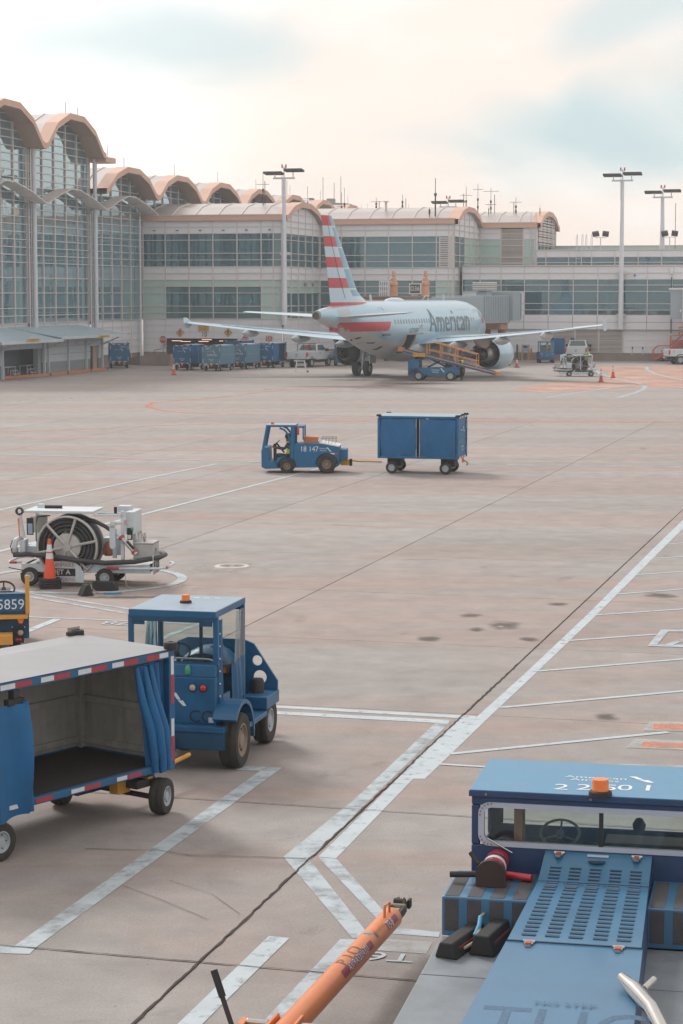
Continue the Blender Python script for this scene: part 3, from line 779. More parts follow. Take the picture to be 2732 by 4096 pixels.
for (a, s, z_) in ((2.4, 1.0, 1.98), (4.3, 4.2, 2.02), (5.0, 1.0, 1.93), (7.0, 1.0, 1.98), (7.6, 3.2, 1.9), (2.5, 3.4, 1.86)): MB().box(a, a + .95, s, s + .1, z_, z_ + .045, TUBE).build('tube_light', gB)
PEND = M('lit_pendant', '#ffd3a0', .5, var=0, emit=4)
rr = random.Random(3)
for q in range(22):
    b = MB().lathe([(.001, -.05), (.045, 0), (.001, .05)], PEND, 6, o=(rr.choice([4.9, 7.6, 8.3, 8.9, 9.6, 10.2, 10.9]) + rr.random() * .6 - 1.5, 1.2 + rr.random() * 2, 5.55 + rr.random() * .7)); b.build('pendant_lamp', gB)
SGN = M('lit_sign_white', '#f2f2ee', .5, var=0, emit=.6)
MB().text('the\ncounter', txm((3.1, .9, 5.95), (1, 0, 0), (0, 0, 1)), .26, SGN).build('shop_lettering', gB)
# soffit spots under the roof edge
for q in range(6): MB().box(1.05 + q * 2.2, 1.3 + q * 2.2, -.12, -.02, 12.05, 12.13, LOUVD).build('soffit_lamp', gB)
for a in (10.0, 11.6): pass
b = MB(); b.box(13.33, 13.42, 7.0, 8.3, 6.95, 7.5, LOUV); [b.box(13.42, 13.45, 7.1, 8.2, 7.05 + .13 * q, 7.11 + .13 * q, LOUVD) for q in range(3)]; b.build('vent_grille', gB)
b = MB(); b.box(13.33, 13.42, 10.0, 11.0, 6.95, 7.5, LOUV); [b.box(13.42, 13.45, 10.1, 10.9, 7.05 + .13 * q, 7.11 + .13 * q, LOUVD) for q in range(3)]; b.build('vent_grille', gB)

tC = [BL(x, 1000, s=13.7).x for x in (1270, 1365, 1461, 1555, 1650, 1746, 1795)] + [26.38]
def kC(i, j):
    z = rz(j)
    if z < .99: return (CON2, 'plinth_panel')
    if z < 4.0: return (WHT, 'wall_panel')
    if z < 7.55: return (GRN, 'spandrel_panel') if i > 4 else ((GLT, 'pane') if z > 5.1 else (GLS, 'pane'))
    if z < 8.75: return (WHT, 'wall_panel')
    if z < 11.75: return (GLS, 'pane') if i < 6 else (WHT, 'wall_panel')
    return (WHT, 'wall_panel')
def kCg(i, j):
    z = rz(j) if j < len(ROWS_B) else 13.5
    if z < .99: return (CON2, 'plinth_panel')
    if z < 4.0: return (WHT, 'wall_panel')
    if z < 7.55: return (GRN, 'spandrel_panel')
    if z < 8.75: return (WHT, 'wall_panel')
    if z < 11.75: return (GLS, 'pane') if i < 3 else (GRN, 'spandrel_panel')
    return (WHT, 'wall_panel')
gC, fC, sC = block('gate_block', 'second pale gate block with long window band behind the aircraft tail', 13.3, 26.4, 13.7, tC, kC, gk=kCg)
n = MB(); n.box(10, 26.2, 19, 19.2, 4.0, 12.8, DARK); n.box(10, 26.2, 13.9, 19, 7.5, 8.7, DARK); n.box(10, 26.2, 13.9, 19, 3.3, 4, INT2); n.box(10, 26.2, 13.9, 19, 11.9, 12.9, INT2); n.build('interior_floor', gC)
for q in range(8): MB().box(13 + q * 1.7, 13.3 + q * 1.7, 15, 15.3, 8.7, 11.9, INT2).build('interior_column', gC)
fC.louvres(25.1, 26.3, 8.85, 11.75, 14)
for z in (12.1, 12.6): fC.louvres(13.2, 14.6, z - .2, z + .25, 4)
tE = [BL(1921, 1000, s=27.4).x, BL(2004, 1000, s=27.4).x, BL(2093, 1000, s=27.4).x, BL(2122, 1000, s=27.4).x, 32.2]
def kE(i, j):
    z = rz(j)
    if z < 8.75: return None
    if i == 1: return None
    return (WHT, 'wall_panel') if z > 11.3 else (GRN, 'spandrel_panel')
def kEg(i, j):
    z = rz(j) if j < len(ROWS_B) else 13.5
    if z < 8.75: return None
    if z < 11.1: return (GLS, 'pane') if z > 9.9 else None
    return None
gE, fE, sE = block('louvre_block', 'square plant block with one tall metal louvre and louvred gable', 26.4, 32.2, 27.4, tE, kE, gk=kEg)
fE.louvres(tE[1], tE[2], 8.95, 12.85, 33)
n = MB(); n.box(24, 31.9, 40, 40.2, 8.8, 12.8, INT2); n.box(20, 32.0, 27.6, 41, 8.5, 8.85, INT2); n.build('interior_floor', gE)
gl = MB()
for c0 in range(4):
    a0, a1 = 27.4 + 1.2 + c0 * 2.85, 27.4 + 1.2 + c0 * 2.85 + 2.5
    for q in range(12):
        z = 11.3 + q * .28; zt = 13.0 + 1.35 * arch((a0 - 27.4 + 1.2) / WB)
        if z + .2 < zt: gl.box(32.22, 32.34, a0, a1, z, z + .17, LOUV)
gl.build('louvre_blade', gE)
MB().box(32.1, 32.2, 28.2, 40.6, 11.2, 13.2, LOUVD).build('louvre_panel', gE)
MB().box(32.0, 32.3, 27.5, 28.0, 8.9, 12.9, WHT).build('corner_post', gE); MB().box(32.0, 32.3, 40.5, 41.0, 8.9, 12.9, WHT).build('corner_post', gE)
# hooped ladders at its corner
def ladder(name, par, base, h, ax, hoop=1.5, w=.45, m=PIPE):
    b = MB(); x, y, z = base
    dx, dy = ax
    for s_ in (-.5, .5):
        px, py = x + dx * w * s_, y + dy * w * s_
        b.cyl((px, py, z), (px, py, z + h), .035, m, 6)
    n_ = int(h / .33)
    for q in range(n_): b.cyl((x - dx * w / 2, y - dy * w / 2, z + .2 + q * .33), (x + dx * w / 2, y + dy * w / 2, z + .2 + q * .33), .018, m, 5)
    o = b.build(name, par)
    c = MB()
    for s_ in (-.5, .5):
        px, py = x + dx * w * s_, y + dy * w * s_; nx, ny = -dy, dx
        c.tube([(px, py, z + h), (px, py, z + h + .8), (px + nx * .15, py + ny * .15, z + h + 1.1), (px + nx * .5, py + ny * .5, z + h + 1.25), (px + nx * .85, py + ny * .85, z + h + 1.1), (px + nx, py + ny, z + h + .8), (px + nx, py + ny, z + h - .3)], .03, m, 6)
    c.build('ladder_hoop', o)
    return o
ladder('roof_ladder', gE, (31.9, 27.15, 8.95), 4.3, (1, 0))
ladder('roof_ladder', gE, (32.75, 36.0, 8.95), 3.9, (.0, 1.0), w=1.2)
# back of the roofs: chimneys, pipe stubs
for (px, s, z) in ((1245, 14.5, 13.4), (1544, 17, 14.3)):
    P = BL(px, 880, s=s); b = MB(); b.cyl((P.x, s, z - .5), (P.x, s, z + .9), .12, ALU, 8); b.cyl((P.x, s, z + .9), (P.x, s, z + 1.0), .3, ALU, 8); b.build('vent_stack', gC)

# ---- low concourse wing on the right
low = thing('concourse_wing', 'low two step concourse wing with wide teal window band', 'terminal', ORG, BRZ)
SD = 16.5; fD = Face(low, 'front', SD)
tD0 = BL(1850, 1200, s=SD).x
tD = [tD0] + [BL(x, 1200, s=SD).x for x in (1920, 2004, 2098, 2195, 2293, 2391, 2486, 2589, 2688, 2790, 2890)]
zD = [0.0, .72, 1.3, 1.9, 2.45, 2.95, 3.05, 3.65, 4.3, 4.8, 5.4, 6.55, 7.15, 7.7, 8.3, 8.95]
lv0, lv1 = BL(2205, 1350, s=SD).x, BL(2492, 1350, s=SD).x
def kD(i, j):
    z = zD[j]
    if z < .7: return (CON2, 'plinth_panel')
    if z < 2.94: return (WHT, 'wall_panel')
    if z < 4.25: return (WHT, 'wall_panel') if z > 3 else None
    if z < 7.65: return (GLS, 'pane') if (i >= 3 or z > 6.5) else (WHT, 'wall_panel')
    return (WHT, 'wall_panel')
fD.grid(tD, zD[:6], kD, mv=.014, mh=.010); fD.grid(tD, zD[6:], lambda i, j: kD(i, j + 6), mv=.04, mh=.032)
fD.box('overhang', WHT, tD0, tD[-1], 2.97, 4.26, .05, .32); fD.box('overhang_edge', LOUV, tD0, tD[-1], 2.93, 2.97, .05, .30)
for a in tD[1:]: fD.box('panel_joint', LOUVD, a - .02, a + .02, 2.98, 4.25, .3, .325)
fD.box('panel_joint', LOUVD, tD0, tD[-1], 3.62, 3.65, .3, .326)
fD.box('parapet_cap', LOUV, tD0, tD[-1], 8.95, 9.05, -.3, .14); fD.box('sill', LOUV, tD0, tD[-1], 4.26, 4.34, .03, .2)
fD.louvres(lv0, lv1, .8, 2.9, 17, posts=(lv0 + (lv1 - lv0) / 3, lv0 + 2 * (lv1 - lv0) / 3))
for q in low.children:
    if q.name.startswith('louvre'): q.location.y -= .06
MB().box(tD0, tD[-1], SD - .6, SD - .04, 0, .55, CON2).build('plinth', low)
MB().box(tD0, tD[-1], SD + .05, 28, 8.7, 8.93, ROOFM).build('roof_deck', low)
n = MB(); n.box(tD0, tD[-1], 25, 25.2, 4, 8.6, DARK); n.box(tD0, tD[-1], SD + .1, 25, 3.7, 4.25, DARK); n.box(tD0, tD[-1], SD + .1, 25, 8.0, 8.6, DARK); n.build('interior_floor', low)
for q in range(9): MB().cyl((tD[3] + 1 + q * 3.2, 19.5, 4.2), (tD[3] + 1 + q * 3.2, 19.5, 8.1), .2, INT2, 8).build('interior_column', low)
fU = Face(low, 'front', 27.4)
tU = [32.3] + [BL(x, 1020, s=27.4).x for x in (2184, 2275, 2367, 2460, 2553, 2647, 2741, 2835)]
fU.grid(tU, [8.9, 9.45, 10.0, 10.65], lambda i, j: (GLS, 'pane') if j < 2 else (WHT, 'wall_panel'), mv=.04, mh=.035)
fU.box('parapet_cap', LOUV, 32.3, tU[-1], 10.65, 10.75, -.3, .1)
MB().box(32.3, tU[-1], 30, 30.1, 8.9, 10.6, DARK).build('interior_wall', low)
MB().box(32.3, tU[-1], 27.6, 40, 10.4, 10.6, ROOFM).build('roof_deck', low)
fV = Face(low, 'front', 39.0)
fV.grid([27 + 2.3 * q for q in range(17)], [10.4, 10.9, 11.35], lambda i, j: (GRN, 'roof_screen'), mv=.03, mh=.03)
for (px, h) in ((2315, 2.1), (2352, 1.0)):
    P = BL(px, 1060, s=27.0 if px < 2330 else 29.5)
    ladder('roof_ladder', low, (P.x, P.y, 8.95 if px < 2330 else 10.6), h if px < 2330 else .5, (1, 0), w=.55)
for px in (2402, 2678):
    P = BL(px, 1000, s=30); b = MB(); b.cyl((P.x, 30, 10.6), (P.x, 30, 12.0), .05, PIPE, 6); b.box(P.x - .55, P.x + .55, 29.95, 30.05, 11.95, 12.02, PIPE)
    lo = b.build('floodlight_post', low)
    for s_ in (-.5, .5):
        c = MB(); c.X = Matrix.Translation((P.x + s_, 30, 12.35)) @ Matrix.Rotation(R(35), 4, 'X') @ Matrix.Rotation(R(20 * s_), 4, 'Y'); c.box(-.32, .32, -.12, .12, -.26, .26, LOUVD); c.build('floodlight', lo)
b = MB(); P = BL(2700, 1000, s=29); b.cyl((P.x, 29, 10.6), (P.x, 29, 15.3), .03, LOUVD, 6); b.build('whip_aerial', low)
# blue wall lamp and boxes
P = BL(2539, 1100, s=SD - .12); MB().cyl((P.x, SD - .1, P.z - .1), (P.x, SD - .2, P.z + .05), .09, M('blue_lamp', '#3f7fd0', .3, var=0), 8).build('wall_lamp', low)
P0, P1 = BL(2680, 1068, s=SD - .1), BL(2694, 1094, s=SD - .1); MB().box(P0.x, P1.x, SD - .3, SD - .1, P1.z, P0.z, WHT).build('junction_box', low)
P0, P1 = BL(2684, 1100, s=SD - .1), BL(2687, 1320, s=SD - .45); MB().cyl((P0.x + .1, SD - .42, 2.6), (P0.x + .1, SD - .42, 7.9), .05, LOUVD, 6).build('conduit', low)

# ---- far hotel block behind the roofs
hot = thing('distant_office_block', 'grey curved office block with ribbon windows beyond the terminal roofs', 'building', (AY(1160, 1000, 380).x, 380, 0), R(-4))
HG = M('hazy_grey_wall', '#93928f', .8, var=.05, scale=.1); HW = M('hazy_ribbon_window', '#7ba0a5', .25, var=.25, scale=.5)
zt = AY(1160, 795, 380).z; sc = 380 / FPX
b = MB(); b.box(-14, 8, 0, 16, 0, zt - 1.2, HG); b.build('wall', hot)
b = MB(); b.lathe([(9.2, 0), (9.2, zt - .6)], HG, 32, o=(1.2, 9.2, 0)); b.lathe([(.01, zt - .6), (9.2, zt - .6)], HG, 32, o=(1.2, 9.2, 0)); b.build('round_end', hot, smooth=True)
for zz in (zt - 2.6, zt - 6.4, zt - 10):
    MB().box(-13.5, 1.5, -.06, .1, zz - .8, zz + .8, HW).build('ribbon_window', hot)
    MB().lathe([(9.27, zz - .8), (9.27, zz + .8)], HW, 32, o=(1.2, 9.2, 0)).build('ribbon_window', hot)
for (a, w, h) in ((-13, 2, 1.1), (-10.5, 3.5, .9), (-4.5, 4, 1.0), (3, .8, .9), (6.2, 1.4, .8)): MB().box(a, a + w, 4, 7, zt - 1.3, zt - .6 + h, HG).build('roof_plant', hot)
for a in (-11, -1, 5.5, 7.5, 8.7): MB().cyl((a, 5, zt - .6), (a, 5, zt + 1.5 + (a % 3)), .05, LOUVD, 5).build('aerial', hot)

# ---- aerials standing on the roofs
def aerial(px, pytop, s, z0, label, cross=(), twin=0, group='roof aerials', r=.035):
    T = BL(px, pytop, s=s); h = T.z - z0
    o = thing('roof_aerial', label, 'aerial', BW(T.x, s, z0), BRZ, group)
    b = MB(); b.cyl((0, 0, 0), (0, 0, h * .62), r * 1.5, LOUVD, 6); b.cyl((0, 0, h * .62), (0, 0, h), r * .7, LOUVD, 6); b.build('mast', o)
    for (f, w) in cross: MB().box(-w, w, -.02, .02, h * f - .02, h * f + .02, LOUVD).build('crossbar', o)
    for f in (.35, .55): MB().cyl((0, 0, h * f), (0, 0, h * f + .25), r * 3, LOUVD, 6).build('clamp', o)
    if twin: MB().cyl((twin, .2, 0), (twin, .2, h * .8), r, LOUVD, 6).build('side_mast', o)
aerial(1052, 690, 4, 13.6, 'tall aerial mast with crossbar above the numbered door block', ((.72, .6),), .12)
aerial(1230, 745, 40, 13.5, 'aerial with crossbar in front of the curved office block', ((.7, .7),))
for px, py, lab in ((1366, 770, 'slim aerial pair beside the end of the curved office block'), (1378, 750, 'taller pole aerial at the round end of the office block')): aerial(px, py, 40, 13.5, lab, ((.6, .5),) if px < 1370 else ())
aerial(1505, 790, 22, 14.2, 'short twin aerial above the second gate block roof', ((.75, .6),), .25)
aerial(1610, 778, 22, 14.2, 'twin pole aerial near the middle of the second gate roof', (), .3)
aerial(1742, 712, 15, 13.6, 'tallest single pole aerial on the second gate roof', (), 0, r=.05)
aerial(1718, 830, 15, 13.6, 'short pole beside the tallest roof aerial')
aerial(1865, 745, 30, 13.6, 'twin aerial behind the second arched gable', ((.75, .6),), -.3)
aerial(1912, 735, 28, 13.6, 'single aerial at the foot of the second arched gable', ((.85, .5),))
aerial(1964, 752, 32, 13.8, 'triple aerial on the roof of the louvred block', ((.9, .8), (.5, .6)), .35)
aerial(2064, 790, 32, 13.8, 'short twin aerial on the louvred block roof', ((.8, .6),), -.25)
for px in (1446, 1470, 1634, 1955, 2160): aerial(px, 815, 30, 13.9, {1446: 'thin lightning rod left of the vent stack', 1470: 'second thin lightning rod nearer the vent stack', 1634: 'small lightning rod right of the twin pole aerial', 1955: 'thin rod left of the triple aerial', 2160: 'thin rod beside the right hand roof arch'}[px], r=.018)

# ---- floodlight masts
def mast(px, pytop, s, zbot, label, tilt=1.0, pos=None):
    T = BL(px, pytop, s=s)
    o = thing('floodlight_mast', label, 'light mast', BW(T.x, s, zbot), BRZ, 'apron floodlight masts')
    h = T.z - zbot; PM = M('mast_paint', '#d3d8df', .4, var=.05)
    MB().cyl((0, 0, 0), (0, 0, h - 1.1), .27, PM, 14, r1=.15).build('pole', o, smooth=True)
    MB().cyl((0, 0, h - 1.1), (0, 0, h - .1), .05, PM, 8).build('top_pipe', o)
    MB().box(-1.0, 1.0, -.08, .08, h - 1.25, h - 1.1, PM).build('crossarm', o)
    for s_ in (-1, 1):
        f = MB(); f.X = Matrix.Translation((s_ * .95, -.1, h - .62 + .06 * s_ * tilt)) @ Matrix.Rotation(R(-8), 4, 'X'); f.box(-.85, .85, -.5, .5, -.07, .09, LOUVD); fl = f.build('lamp_head', o)
        MB().cyl((s_ * .85, 0, h - 1.1), (s_ * .85, -.05, h - .66), .05, PM, 6).build('stem', fl)
        MB().cyl((s_ * .18, 0, h - .25), (s_ * .18, 0, h + .05), .07, M('red_beacon', '#b8473f', .4, var=0), 8).build('obstruction_lamp', o)
    MB().box(-.2, .2, -.03, .03, h - .3, h - .24, PM).build('lamp_bracket', o)
    MB().cyl((-.15, -.2, h - 3.0), (-.15, -.2, h - .9), .03, PM, 6).build('hoist_pipe', o)
    return o
m1 = mast(1136, 660, -.55, BL(1136, 1300, s=-.55).z, 'floodlight mast fixed to the corner of the numbered door block', 2.0)
m2 = mast(2491, 672, SD - .8, 2.97, 'tall floodlight mast fixed to the low concourse wall')
m3 = mast(2652, 742, 30.5, 10.6, 'shorter floodlight mast standing on the concourse roof at far right')
m4 = mast(1793, 785, 45, 13.0, 'distant floodlight head showing above the second gate roof')
for mm, zs in ((m1, (.4, 6.3)), (m2, (.6, 5.2, 1.2))):
    for z in zs: MB().box(-.42, .42, .02, .62, z, z + .25, LOUV).build('wall_bracket', mm)

# ---- service shed on the left
shed = thing('service_shed', 'pale metal service shed with lean-to roof and open roller door', 'shed', ORG, BRZ)
SHT = 2.9; STL = M('shed_sheet', '#c0cad0', .6, var=.06, scale=1, dirt=.2, streak=.2); STB = M('shed_block', '#8c989b', .85, var=.12, scale=1.2, dirt=.25); SRF = M('shed_roof', '#a9c0cc', .35, metal=.25, var=.08, scale=.6)
s_end, s_beg = BL(405, 1470, t=SHT).y, BL(0, 1510, t=SHT).y - 2.5
fS = Face(shed, 'side', SHT)
d0, d1 = BL(5, 1480, t=SHT).y, BL(172, 1480, t=SHT).y
e0, e1 = BL(361, 1460, t=SHT).y, BL(396, 1460, t=SHT).y
zdoor = 2.15
for a0, a1 in ((s_beg, d0), (d1, e0), (e1, s_end)):
    fS.box('block_base', STB, a0, a1, 0, 1.02, -.15, 0); fS.box('wall_sheet', STL, a0, a1, 1.02, 2.75, -.15, .03)
fS.box('wall_sheet', STL, d0, d1, zdoor, 2.75, -.15, .02); fS.box('wall_sheet', STL, e0, e1, 2.05, 2.75, -.15, .02)
for a in (d0, d1, d1 + .9, (d1 + e0) / 2, e0 - 1.2, s_end): fS.box('wall_post', STL, a - .09, a + .09, 0, 2.75, .02, .2)
for z in (1.6, 2.2): fS.box('sheet_joint', LOUVD, d1 + .1, e0, z, z + .02, .02, .045)
MB().box(1.0, 1.15, s_beg, s_end, 0, 2.7, DARK).build('rear_wall', shed)
MB().box(.1, SHT - .2, s_end - .12, s_end - .02, 0, 2.9, STL).build('end_wall', shed)
MB().box(SHT - .5, SHT - .42, e0 + .15, e0 + (e1 - e0) * .55, .03, 2.05, LOUVD).build('doorway_leaf', shed)
MB().box(SHT - .25, SHT - .17, e0 + (e1 - e0) * .55, e1, .03, 2.05, SOF).build('doorway_leaf', shed)
MB().box(SHT - .5, SHT - .1, d1 - .75, d1 - .1, 0, zdoor, STB).build('inner_pier', shed)
# lean-to roof: two overlapping sheets on brackets
for (a0, a1, dz) in ((s_beg - 1, BL(240, 1345, t=SHT + 1.5).y, .0), (BL(235, 1340, t=SHT + 1.5).y, s_end + 1.4, .16)):
    b = MB(); x1 = SHT + 1.7
    v = [(.2, a0, 3.72 + dz * .2), (x1, a0, 2.85 + dz), (x1, a1, 2.85 + dz), (.2, a1, 3.72 + dz * .2)]
    v2 = [(x, y, z - .07) for x, y, z in v]
    b.add(v + v2, [(0, 1, 2, 3), (7, 6, 5, 4), (0, 4, 5, 1), (1, 5, 6, 2), (2, 6, 7, 3)], SRF); rf = b.build('lean_to_roof', shed)
    MB().box(x1 - .02, x1 + .1, a0, a1, 2.66 + dz, 2.86 + dz, STL).build('gutter', rf)
    MB().box(SHT + .25, SHT + 1.6, a0, a1, 2.68 + dz, 2.74 + dz, STL).build('soffit', rf)
for a in (d0 - .2, d1 + .7, e0 - 1.2, s_end - .1):
    b = MB(); b.cyl((SHT + .1, a, 2.1), (SHT + 1.6, a, 2.75), .06, STL, 6); b.build('roof_bracket', shed)
YEL = M('yellow_sign', '#c9a04a', .6, var=.06); BLK = M('sign_black', '#2b2a2a', .6, var=0)
for (px, py) in ((134, 1360), (416, 1346)):
    P = BL(px, py, t=SHT + 1.83); b = MB().box(SHT + 1.81, SHT + 1.84, P.y - 1.3, P.y + 1.3, P.z - .1, P.z + .1, YEL); sg = b.build('clearance_board', shed)
    MB().text("CLEARANCE 7'-4\"", txm((SHT + 1.845, P.y, P.z), (0, 1, 0), (0, 0, 1)), .2, BLK, 1.2).build('lettering', sg)
for z in (2.35, 2.5): P = BL(302, 1365, t=SHT); MB().text('3', txm((SHT + .05, P.y, z), (0, 1, 0), (0, 0, 1)), .22, BLK, 1.6).build('lettering', shed)
# orange kerb blocks in front of it
ORK = M('orange_kerb', '#c07a58', .75, var=.12, scale=1.5, dirt=.35)
kp = [G(-30, 1521), G(198, 1503), G(268, 1497), G(360, 1487), G(425, 1481)]
for i in range(4):
    a, c = kp[i], kp[i + 1]; d = (c - a); L_ = d.length; o = thing('kerb_block', ['long orange kerb block at the far left before the roller door', 'orange kerb block before the shed wall centre', 'orange kerb block left of the shed doorway', 'short orange kerb block at the right end of the shed'][i], 'kerb', a, atan2(d.y, d.x), 'orange kerb blocks along the shed')
    MB().box(.12, L_ - .12, -.13, .13, 0, .22, ORK, .03, .05).build('block', o, bevel=.02)
    MB().box(L_ - .12, L_ + .1, -.1, .1, 0, .18, BLK).build('end_cap', o)
# clutter inside the open door
for k, (px, lab) in enumerate(((25, 'grey work table under the roller door, left one'), (115, 'grey work bench with red shelf inside the roller door'))):
    P = BL(px, 1490, t=SHT - 1.0); o = thing('work_bench', lab, 'bench', BW(SHT - 1.0, P.y, 0), BRZ)
    MB().box(-.35, .35, -1.1, 1.1, .8, .86, LOUV).build('top', o)
    for q in (-1, 1):
        for w in (-.3, .3): MB().box(w - .03, w + .03, q * 1.05 - .03, q * 1.05 + .03, 0, .8, LOUV).build('leg', o)
    MB().box(-.3, .3, -1, 1, .25, .3, M('red_shelf', '#8c4a42', .6)).build('shelf', o)
for k, px in enumerate((60, 130)):
    P = BL(px, 1490, t=SHT - .45); o = thing('step_stool', ['small white step stool in the shed door, left of two', 'small white step stool in the shed door, right of two'][k], 'stool', BW(SHT - .45, P.y, 0), BRZ)
    for q in range(2): MB().box(-.2 + q * .18, .02 + q * .18, -.45, .45, .55 - q * .27, .59 - q * .27, PIPE).build('tread', o)
    for q in (-.45, .45):
        MB().cyl((-.2, q, 0), (-.15, q, .58), .025, PIPE, 6).build('leg', o); MB().cyl((.25, q, 0), (.0, q, .58), .025, PIPE, 6).build('leg', o)

# ---- ramp wall, bollard and signs at the truck door
rw = thing('retaining_wall', 'low concrete ramp wall left of the numbered truck door', 'wall', (0, 0, 0))
A0, A1, A2 = G(505, 1459), G(560, 1462), G(676, 1463)
b = MB(); th2 = .3
for (p, q, z0, z1) in ((A0, A1, .55, .85), (A1, A2, .85, 1.05)):
    d = (q - p).normalized(); nrm = Vector((-d.y, d.x, 0)) * th2
    v = [p, q, q + nrm, p + nrm]; b.add([(*x.xy, 0) for x in v] + [(v[0].x, v[0].y, z0), (v[1].x, v[1].y, z1), (v[2].x, v[2].y, z1), (v[3].x, v[3].y, z0)], [(0, 1, 5, 4), (1, 2, 6, 5), (2, 3, 7, 6), (3, 0, 4, 7), (4, 5, 6, 7)], CON2)
b.build('wall', rw)
rl = MB(); p = G(615, 1463) + Vector((0, .5, 0)); q = G(652, 1463) + Vector((0, .5, 0))
rl.tube([(p.x, p.y, .9), (p.x, p.y, 1.35), (q.x, q.y, 1.5), (q.x, q.y, 1.0)], .03, LOUVD, 6); rl.build('handrail', rw)
bo = thing('bollard', 'short orange bollard at the left jamb of the truck door', 'bollard', G(688, 1464)); MB().lathe([(.15, 0), (.15, .98), (.12, 1.06), (.001, 1.08)], M('faded_orange_post', '#b9896a', .7, var=.1, dirt=.2), 12).build('post', bo, smooth=True)
bo = thing('bollard', 'white pipe bollard beside the ramp wall', 'bollard', G(550, 1450)); MB().lathe([(.09, 0), (.09, 1.15), (.001, 1.18)], PIPE, 10).build('post', bo, smooth=True)
RED = M('sign_red', '#b2424a', .5, var=.04); SW = M('sign_white', '#d9d9d8', .5, var=.03); SY = M('sign_yellow', '#cba04e', .55, var=.05)
def wallsign(px, py, s=-.06):
    return BL(px, py, s=s)
def sign(name, label, px, py, s=-.09, group=None):
    P = BL(px, py, s=s); return thing(name, label, 'sign', BW(P.x, s, P.z), BRZ, group)
for px, lab in ((652, 'red octagonal stop sign left of the truck door'), (981, 'red octagonal stop sign right of the truck door')):
    o = sign('stop_sign', lab, px, 1358, group='stop signs at the truck door')
    def octa(r): return [(r * cos(pi / 8 + k * pi / 4), r * sin(pi / 8 + k * pi / 4)) for k in range(8)]
    MB().prism(octa(.375), 'y', 0, .03, SW).build('border', o); pl = MB().prism(octa(.345), 'y', -.012, -.001, RED).build('plate', o)
    MB().text('STOP', txm((0, -.016, 0), (1, 0, 0), (0, 0, 1)), .36, SW, .82).build('lettering', pl)
for px, lab in ((720, 'yellow diamond pedestrian sign left of the clearance sign'), (912, 'yellow diamond pedestrian sign right of the clearance sign')):
    o = sign('pedestrian_sign', lab, px, 1330, group='pedestrian signs over the truck door')
    MB().prism([(0, -.40), (.40, 0), (0, .40), (-.40, 0)], 'y', 0, .03, BLK).build('border', o); pl = MB().prism([(0, -.375), (.375, 0), (0, .375), (-.375, 0)], 'y', -.012, -.001, SY).build('plate', o)
    b = MB()
    def flat(pts): b.poly([(x, -.016, z) for x, z in pts], BLK)
    flat([(.035 * cos(a * pi / 4) + .0, .215 + .035 * sin(a * pi / 4)) for a in range(8)][::-1]); flat([(-.055, .17), (.05, .17), (.045, -.02), (-.045, -.02)]); flat([(-.045, -.02), (.0, -.02), (-.10, -.25), (-.14, -.25)]); flat([(.0, -.02), (.045, -.02), (.12, -.24), (.07, -.25)]); flat([(-.05, .17), (-.13, .02), (-.10, .01), (-.04, .1)]); flat([(.05, .17), (.14, .06), (.12, .03), (.04, .1)])
    b.build('walking_figure', pl, fix=False)
o = sign('clearance_sign', 'yellow height clearance sign above the truck door', 814, 1313)
MB().box(-.5, .5, 0, .03, -.26, .22, SY).build('plate', o); MB().text("7'-4\"", txm((0, -.01, -.12), (1, 0, 0), (0, 0, 1)), .27, BLK, 1.1).build('lettering', o); MB().text('LOW CLEARANCE', txm((0, -.01, .14), (1, 0, 0), (0, 0, 1)), .125, BLK).build('lettering', o)
o = sign('door_number', 'black painted number over the truck door', 817, 1338); MB().text('10', txm((0, 0, 0), (1, 0, 0), (0, 0, 1)), .62, BLK, .9).build('lettering', o)
o = sign('hose_connection_sign', 'white and red lettered sign on the wall right of the truck door', 1076, 1353); MB().box(-.3, .3, 0, .02, -.22, .22, RED).build('plate', o); MB().text('FDC', txm((0, -.006, 0), (1, 0, 0), (0, 0, 1)), .52, SW, .72).build('lettering', o)
o = sign('no_turn_sign', 'small round no turn sign below the left stop sign', 660, 1383)
MB().lathe([(.20, 0), (.20, .02), (.001, .02)], SW, 20, ax='y').build('plate', o); MB().lathe([(.165, -.01), (.205, -.01)], RED, 20, ax='y').build('red_ring', o)
MB().poly([(-.06, -.014, -.1), (-.02, -.014, -.1), (-.02, -.014, .04), (.08, -.014, .04), (.08, -.014, .09), (-.06, -.014, .09)], BLK).build('arrow', o)
o = sign('notice_plate', 'small white notice beside the round no turn sign', 645, 1384); MB().box(-.1, .1, 0, .02, -.14, .14, SW).build('plate', o); MB().text('E', txm((0, -.006, 0), (1, 0, 0), (0, 0, 1)), .16, BLK).build('lettering', o)
o = sign('gate_number_board', 'yellow lane board with number under the aircraft tail', 1287, 1306, s=.0); o.location = BW(*BL(1290, 1306, t=13.45).xy, BL(1290, 1306, t=13.45).z)
MB().box(-.62, .62, -.02, .02, -1.15, .45, SY).build('plate', o); MB().text('10', txm((0, -.03, 0), (1, 0, 0), (0, 0, 1)), .75, BLK).build('lettering', o); MB().box(-.5, .1, -.03, -.025, .2, .38, BLK).build('truck_symbol', o)
